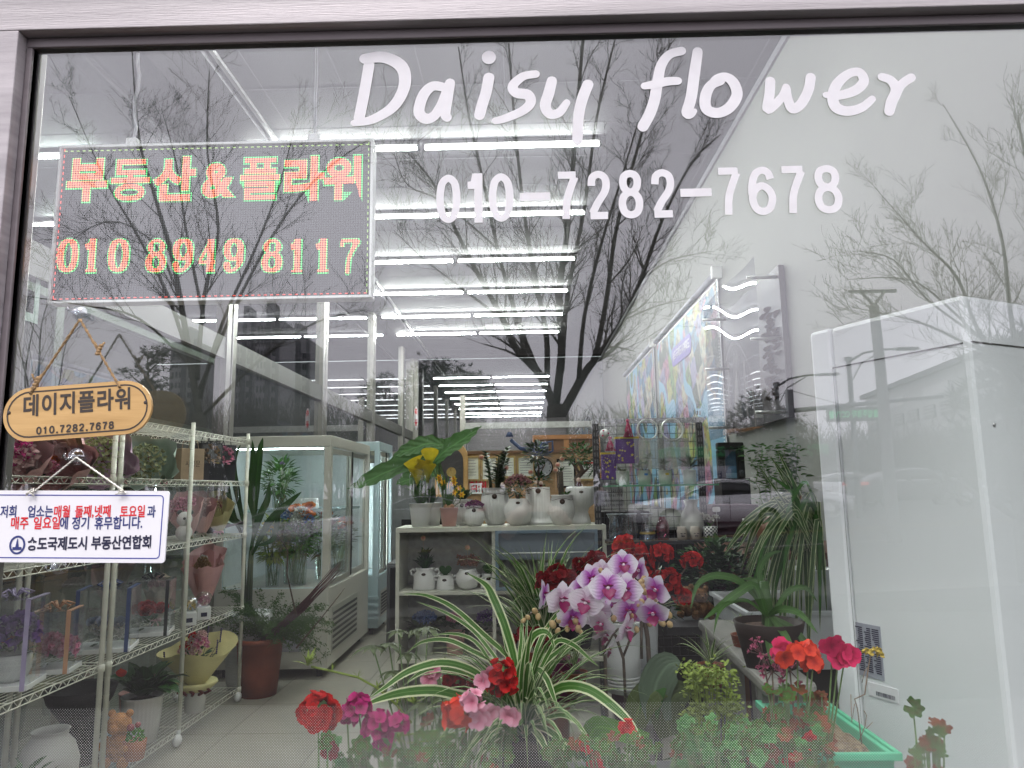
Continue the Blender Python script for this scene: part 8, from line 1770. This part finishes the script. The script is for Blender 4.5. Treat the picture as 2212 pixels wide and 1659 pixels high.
# cars
def car(px,py,d,ln,label,paint,dark=False,face=1,name='parked_car',chrome=False,cat='car'):
    p=MV(px,py,d); t=thing(name,label,cat,(p.x,p.y,gz(p.x)),0 if face>0 else PI)
    s=ln/4.7; Wd=.9
    prof=[(-2.3,.42),(-2.32,.62),(-2.25,.78),(-1.6,.92),(-1.0,1.0),(-.35,1.36),(.25,1.46),(.9,1.42),(1.55,1.16),(2.05,1.04),(2.3,.98),(2.34,.6),(2.28,.4)]
    body=[(-2.3,.30),(-2.36,.55),(-2.28,.75),(-1.9,.86),(-1.05,.97),(0,1.0),(1.2,1.04),(1.9,1.04),(2.28,1.0),(2.36,.7),(2.3,.32)]
    def loft(mb,sections,mi=0):
        n=len(sections[0]); vs=[q for s_ in sections for q in s_]; fs=[]
        for i in range(len(sections)-1):
            for j in range(n): fs.append((i*n+j,i*n+(j+1)%n,(i+1)*n+(j+1)%n,(i+1)*n+j))
        fs.append(tuple(range(n))[::-1]); fs.append(tuple((len(sections)-1)*n+j for j in range(n))); mb.add(vs,fs,None,mi,True)
    mb=MB(); xs=[-2.36,-2.28,-2.0,-1.5,-1.0,-.4,.2,.8,1.4,1.9,2.2,2.34]
    tops=[.62,.74,.82,.90,.96,.98,.99,1.01,1.04,1.06,1.02,.85]; wd=[.60,.74,.84,.89,.9,.9,.9,.9,.9,.88,.82,.72]
    secs=[]
    for x,tz,w in zip(xs,tops,wd):
        secs.append([(x*s,-w,.28*s),(x*s,-w*1.0,.6*s),(x*s,-w*.97,(tz-.08)*s),(x*s,-w*.86,tz*s),(x*s,0,(tz+.02)*s),(x*s,w*.86,tz*s),(x*s,w*.97,(tz-.08)*s),(x*s,w,.6*s),(x*s,w,.28*s)])
    loft(mb,secs); part('body',mb,paint,t)
    gl=MATS.get('car glass') or mat('car glass',(.02,.022,.025),.08,0,.05)
    mb=MB(); xs=[-1.15,-.7,-.3,.2,.8,1.3,1.75]; tz=[.97,1.2,1.36,1.43,1.40,1.27,1.05]; ww=[.78,.74,.70,.68,.68,.70,.74]
    secs=[[(x*s,-w-.08,.94*s),(x*s,-w,max(.96,z-.06)*s),(x*s,-w*.75,z*s),(x*s,w*.75,z*s),(x*s,w,max(.96,z-.06)*s),(x*s,w+.08,.94*s)] for x,z,w in zip(xs,tz,ww)]
    loft(mb,secs); part('cabin_glass',mb,gl,t)
    mb=MB(); secs=[[(x*s,-w*.8,z*s-.02),(x*s,-w*.74,z*s+.015),(x*s,w*.74,z*s+.015),(x*s,w*.8,z*s-.02)] for x,z,w in zip(xs[2:6],tz[2:6],ww[2:6])]
    loft(mb,secs); part('roof',mb,paint,t)
    if chrome or True:
        mb=MB()
        for sd in (-1,1): mb.tube([(x*s,sd*(w+.03),(max(.96,z-.05))*s) for x,z,w in zip(xs,tz,ww)]+[(1.75*s,sd*.86,.97*s),(-1.1*s,sd*.88,.97*s)],.02 if chrome else .012,5)
        part('window_trim',mb,mat('chrome trim',(.75,.75,.76),.2,.9) if chrome else paint,t)
    for x in (-1.42,1.4):
        for sd in (-1,1):
            Mx=T(x*s,sd*.80,.33*s,rx=PI/2)
            mb=MB(); mb.lathe([(.2*s,-.1),(.33*s,-.1),(.34*s,0),(.33*s,.1),(.2*s,.1)],20,M=Mx); w_=part('wheel',mb,mat('tyre',(.02,.02,.02),.8),t)
            mb=MB(); mb.lathe([(.001,-.08),(.2*s,-.1),(.21*s,0),(.2*s,.1),(.001,.08)],20,M=Mx)
            for k in range(5):
                a=k*2*PI/5; c_,s_=math.cos(a),math.sin(a)
                mb.tube([(x*s,sd*.91,.33*s),(x*s+c_*.19*s,sd*.91,.33*s+s_*.19*s)],.02,4)
            part('rim',mb,mat('alloy rim',(.35,.35,.36),.3,.8),w_)
    for sd in (-1,1):
        mb=MB(); mb.box(-2.32*s,-2.05*s,sd*.55,sd*.82,.66*s,.75*s); part('headlight',mb,mat('headlight lens',(.7,.72,.75),.15),t,bev=.02)
        mb=MB(); mb.box(2.12*s,2.37*s,sd*.5,sd*.84,.84*s,.95*s); part('tail_light',mb,emitm('tail light',(1,.08,.05),.9) if dark else mat('tail lens',(.35,.02,.02),.2),t,bev=.02)
        mb=MB(); mb.ball((-.75*s,sd*1.0,1.0*s),.1,sc=(1.2,.8,.7)); part('mirror',mb,paint,t)
        mb=MB(); mb.box(.1*s,.3*s,sd*.905,sd*.93,.82*s,.85*s); mb.box(1.0*s,1.2*s,sd*.905,sd*.93,.84*s,.87*s); part('door_handle',mb,paint,t)
    mb=MB(); 
    for sd in (-1,1):
        for x in (-.78,.28,1.15): mb.box(x*s,x*s+.012,sd*.895,sd*.906,.35*s,.96*s)
    part('door_gap',mb,gl,t)
    return t
WP=mat('white car paint',(.85,.85,.87),.2,0,.02); SP=mat('silver car paint',(.5,.5,.52),.25,.4,.03); BP=mat('black car paint',(.012,.012,.014),.15,0,.02)
car(1540,1160,21.4,4.7,'white saloon car reflected over the glass vases on the rack',WP)
car(1680,1130,25,4.7,'grey saloon car reflected behind the white saloon, facing right',SP,face=-1)
car(1982,1095,27.5,4.7,'black coupe with chrome window line and lit tail light, reflected right',BP,True,face=-1,chrome=True)
car(1835,1050,33,4.5,'small white car reflected beside the walking pedestrian',WP,face=-1)
car(900,1165,25.5,4.8,'black saloon with a chrome window arc reflected over the white flowerpots',BP,face=1,chrome=True)
car(610,1150,22,4.6,'grey car reflected over the flower fridge',SP,face=1)
# green fascia kiosk with mirrored lettering
p=MV(1605,1080,27.5); t=thing('bus_shelter','low shelter with green fascia and mirrored white boards','shelter',(p.x,p.y,0))
w=3.0; z=MV(1600,985,26).z; z2=MV(1600,962,26).z
mb=MB(); mb.box(-w,w,-.9,.9,z,z2); part('fascia',mb,mat('green fascia',(.03,.30,.09),.5),t,bev=.03)
for x in (-w+.2,0,w-.2):
    mb=MB(); mb.box(x-.06,x+.06,-.5,-.38,0,z); part('post',mb,POLE,t)
mb=MB(); mb.box(-w+.26,w-.26,-.46,-.42,.3,z-.1); part('back_pane',mb,glassy('shelter glass',(.7,.85,.75),.1,0),t)
mb=MB(); mb.box(-2.6,-.6,.7,.75,z-1.1,z-.35); part('board',mb,mat('pale board',(.62,.62,.68),.5),t)
textobj('lettering','버튼나무',.40,NAVY,t,T(-1.6,.77,z-.72)@Matrix.Rotation(PI,4,'Z')@UPR,.006,.9)
# people
def walker(px,d,label,top,trouser,face=0,arms=0,H=1.72,loc=None,skin=(.45,.30,.22)):
    p=MV(px,1080,d) if loc is None else Vector(loc); t=thing('person',label,'person',(p.x,p.y,-.1 if loc is None else p.z),face)
    s=H/1.75
    def skinmesh(name,verts,edges,rad,m,lv=2):
        me=bpy.data.meshes.new(name); me.from_pydata([tuple(Vector(v)*s) for v in verts],edges,[]); me.materials.append(m)
        o=link(name,me,t); md=o.modifiers.new('skin','SKIN'); 
        for i,r in enumerate(rad): me.skin_vertices[0].data[i].radius=((r if isinstance(r,tuple) else (r,r))[0]*s,(r if isinstance(r,tuple) else (r,r))[1]*s)
        me.skin_vertices[0].data[0].use_root=True
        o.modifiers.new('sub','SUBSURF').levels=lv; o.modifiers['sub'].render_levels=lv; 
        return o
    if not me_has_skin(): pass
    return t,skinmesh
def me_has_skin(): return True
def body(px,d,label,topc,legc,face=0,loc=None,phone=False,H=1.74):
    p=MV(px,1080,d) if loc is None else Vector(loc)
    t=thing('person',label,'person',(p.x,p.y,-.1 if loc is None else p.z),face)
    s=H/1.75
    sk=mat('skin',(.42,.27,.19),.5,0,.06)
    # x: right, -y: front
    V_=[(0,0,.95),(0,0,1.12),(0,0,1.30),(0,0,1.42),(0,0,1.50),(0,-.01,1.62),
        (.10,0,.90),(.11,-.06,.50),(.11,.05,.10),(.11,-.12,.04),(-.10,0,.90),(-.11,.10,.52),(-.12,.22,.12),(-.12,.08,.05),
        (.19,0,1.40),(-.19,0,1.40)]
    Ed=[(0,1),(1,2),(2,3),(3,4),(4,5),(0,6),(6,7),(7,8),(8,9),(0,10),(10,11),(11,12),(12,13),(3,14),(3,15)]
    rd=[(.15,.11),(.135,.10),(.165,.11),(.12,.09),(.055,.055),(.085,.10),(.095,.095),(.065,.065),(.045,.045),(.045,.035),(.095,.095),(.065,.065),(.045,.045),(.045,.035),(.065,.065),(.065,.065)]
    if phone: arms=[[(.24,-.05,1.15),(.12,-.30,1.42),(.06,-.36,1.50)],[(-.24,-.05,1.15),(-.12,-.30,1.42),(-.06,-.36,1.50)]]
    else: arms=[[(.25,.04,1.14),(.26,-.06,.90),(.26,-.08,.80)],[(-.25,-.02,1.14),(-.27,.10,.92),(-.27,.12,.82)]]
    for k,a in enumerate(arms):
        b0=len(V_); V_+=a; Ed+=[(14+k,b0),(b0,b0+1),(b0+1,b0+2)]; rd+=[(.05,.05),(.036,.036),(.042,.022)]
    me=bpy.data.meshes.new('body'); me.from_pydata([tuple(Vector(v)*s) for v in V_],Ed,[])
    for m_ in (topc,legc,sk): me.materials.append(m_)
    o=link('body',me,t); o.modifiers.new('skin','SKIN'); 
    for i,r in enumerate(rd): me.skin_vertices[0].data[i].radius=(r[0]*s,r[1]*s)
    me.skin_vertices[0].data[0].use_root=True
    sb=o.modifiers.new('sub','SUBSURF'); sb.levels=2; sb.render_levels=2
    dg=bpy.context.evaluated_depsgraph_get(); m2=bpy.data.meshes.new_from_object(o.evaluated_get(dg)); o.modifiers.clear(); o.data=m2
    if len(m2.materials)==0:
        for m_ in (topc,legc,sk): m2.materials.append(m_)
    for pl in m2.polygons:
        c=pl.center/s; pl.use_smooth=True
        pl.material_index=2 if (c.z>1.47 or (phone and c.y<-.30) or (not phone and abs(c.x)>.21 and c.z<.92)) else (1 if c.z<.93 else 0)
    mb=MB(); mb.ball((0,.02*s,1.66*s),.112*s,sc=(.9,1,.85),n=14,m=10); part('hair',mb,mat('black hair',(.015,.013,.012),.6),t)
    mb=MB(); mb.ball((0,-.105*s,1.60*s),.018*s,sc=(.7,1,1.2)); mb.ball((.09*s,0,1.60*s),.025*s,sc=(.4,.8,1.2)); mb.ball((-.09*s,0,1.60*s),.025*s,sc=(.4,.8,1.2)); part('face_features',mb,sk,t)
    mb=MB(); mb.box(.05*s,.17*s,-.17*s,.06*s,0,.07*s); mb.box(-.18*s,-.06*s,.0,.26*s,0,.08*s); part('shoe',mb,mat('shoe',(.03,.03,.03),.6),t,bev=.02)
    return t
body(1835,28,'pedestrian in dark clothes reflected on the white cabinet beside the small car',mat('dark coat',(.03,.03,.035),.8),mat('dark trousers',(.02,.02,.025),.8),2.0)
body(1300,27,'pedestrian in a white shirt with a shoulder strap, reflected beside the rack post',mat('white shirt',(.7,.7,.75),.8),mat('dark trousers',(.02,.02,.025),.8),PI)
t=body(0,0,'photographer in a dark coat holding a phone up to the window, seen only as reflection',mat('dark coat',(.03,.03,.035),.8),mat('dark trousers',(.02,.02,.025),.8),PI,loc=(.05,-1.84,0),phone=True,H=1.68)

GRP={'bouquet':'wrapped bouquets on the wire racks','gift_box':'ribboned clear gift boxes','street_tree':'bare street trees reflected in the window','pine_tree':'reflected pines','parked_car':'cars reflected in the window','suction_cup':'suction cups on the pane','certificate':'framed papers on the tan board','spider_plant':'spider plants','geranium':'geraniums by the window','ivy_geranium':'leafy plants behind the dotted film','wire_rack':'cream wire racks','wall_map':'city maps on the wall','flower_vase':'vases in the fridge','street_lamp':'reflected street lamps','apartment_tower':'reflected apartment towers','glass_vase':'glass vases on the mesh rack','face_jar':'jars with printed faces','teddy_bear':'small teddy bears','gift_bag':'gift bags','person':'people reflected in the window','potted_plant':'potted plants in the shop','tassel':'crimson tassels','clear_bag':'clear bags with ring handles','dome_ornament':'clear domes on white boxes','nursery_pot':'white pots behind the orchid'}
for o in S.objects:
    if o.parent is None and 'label' in o and 'group' not in o:
        g=GRP.get(o.name.split('.')[0])
        if g: o['group']=g
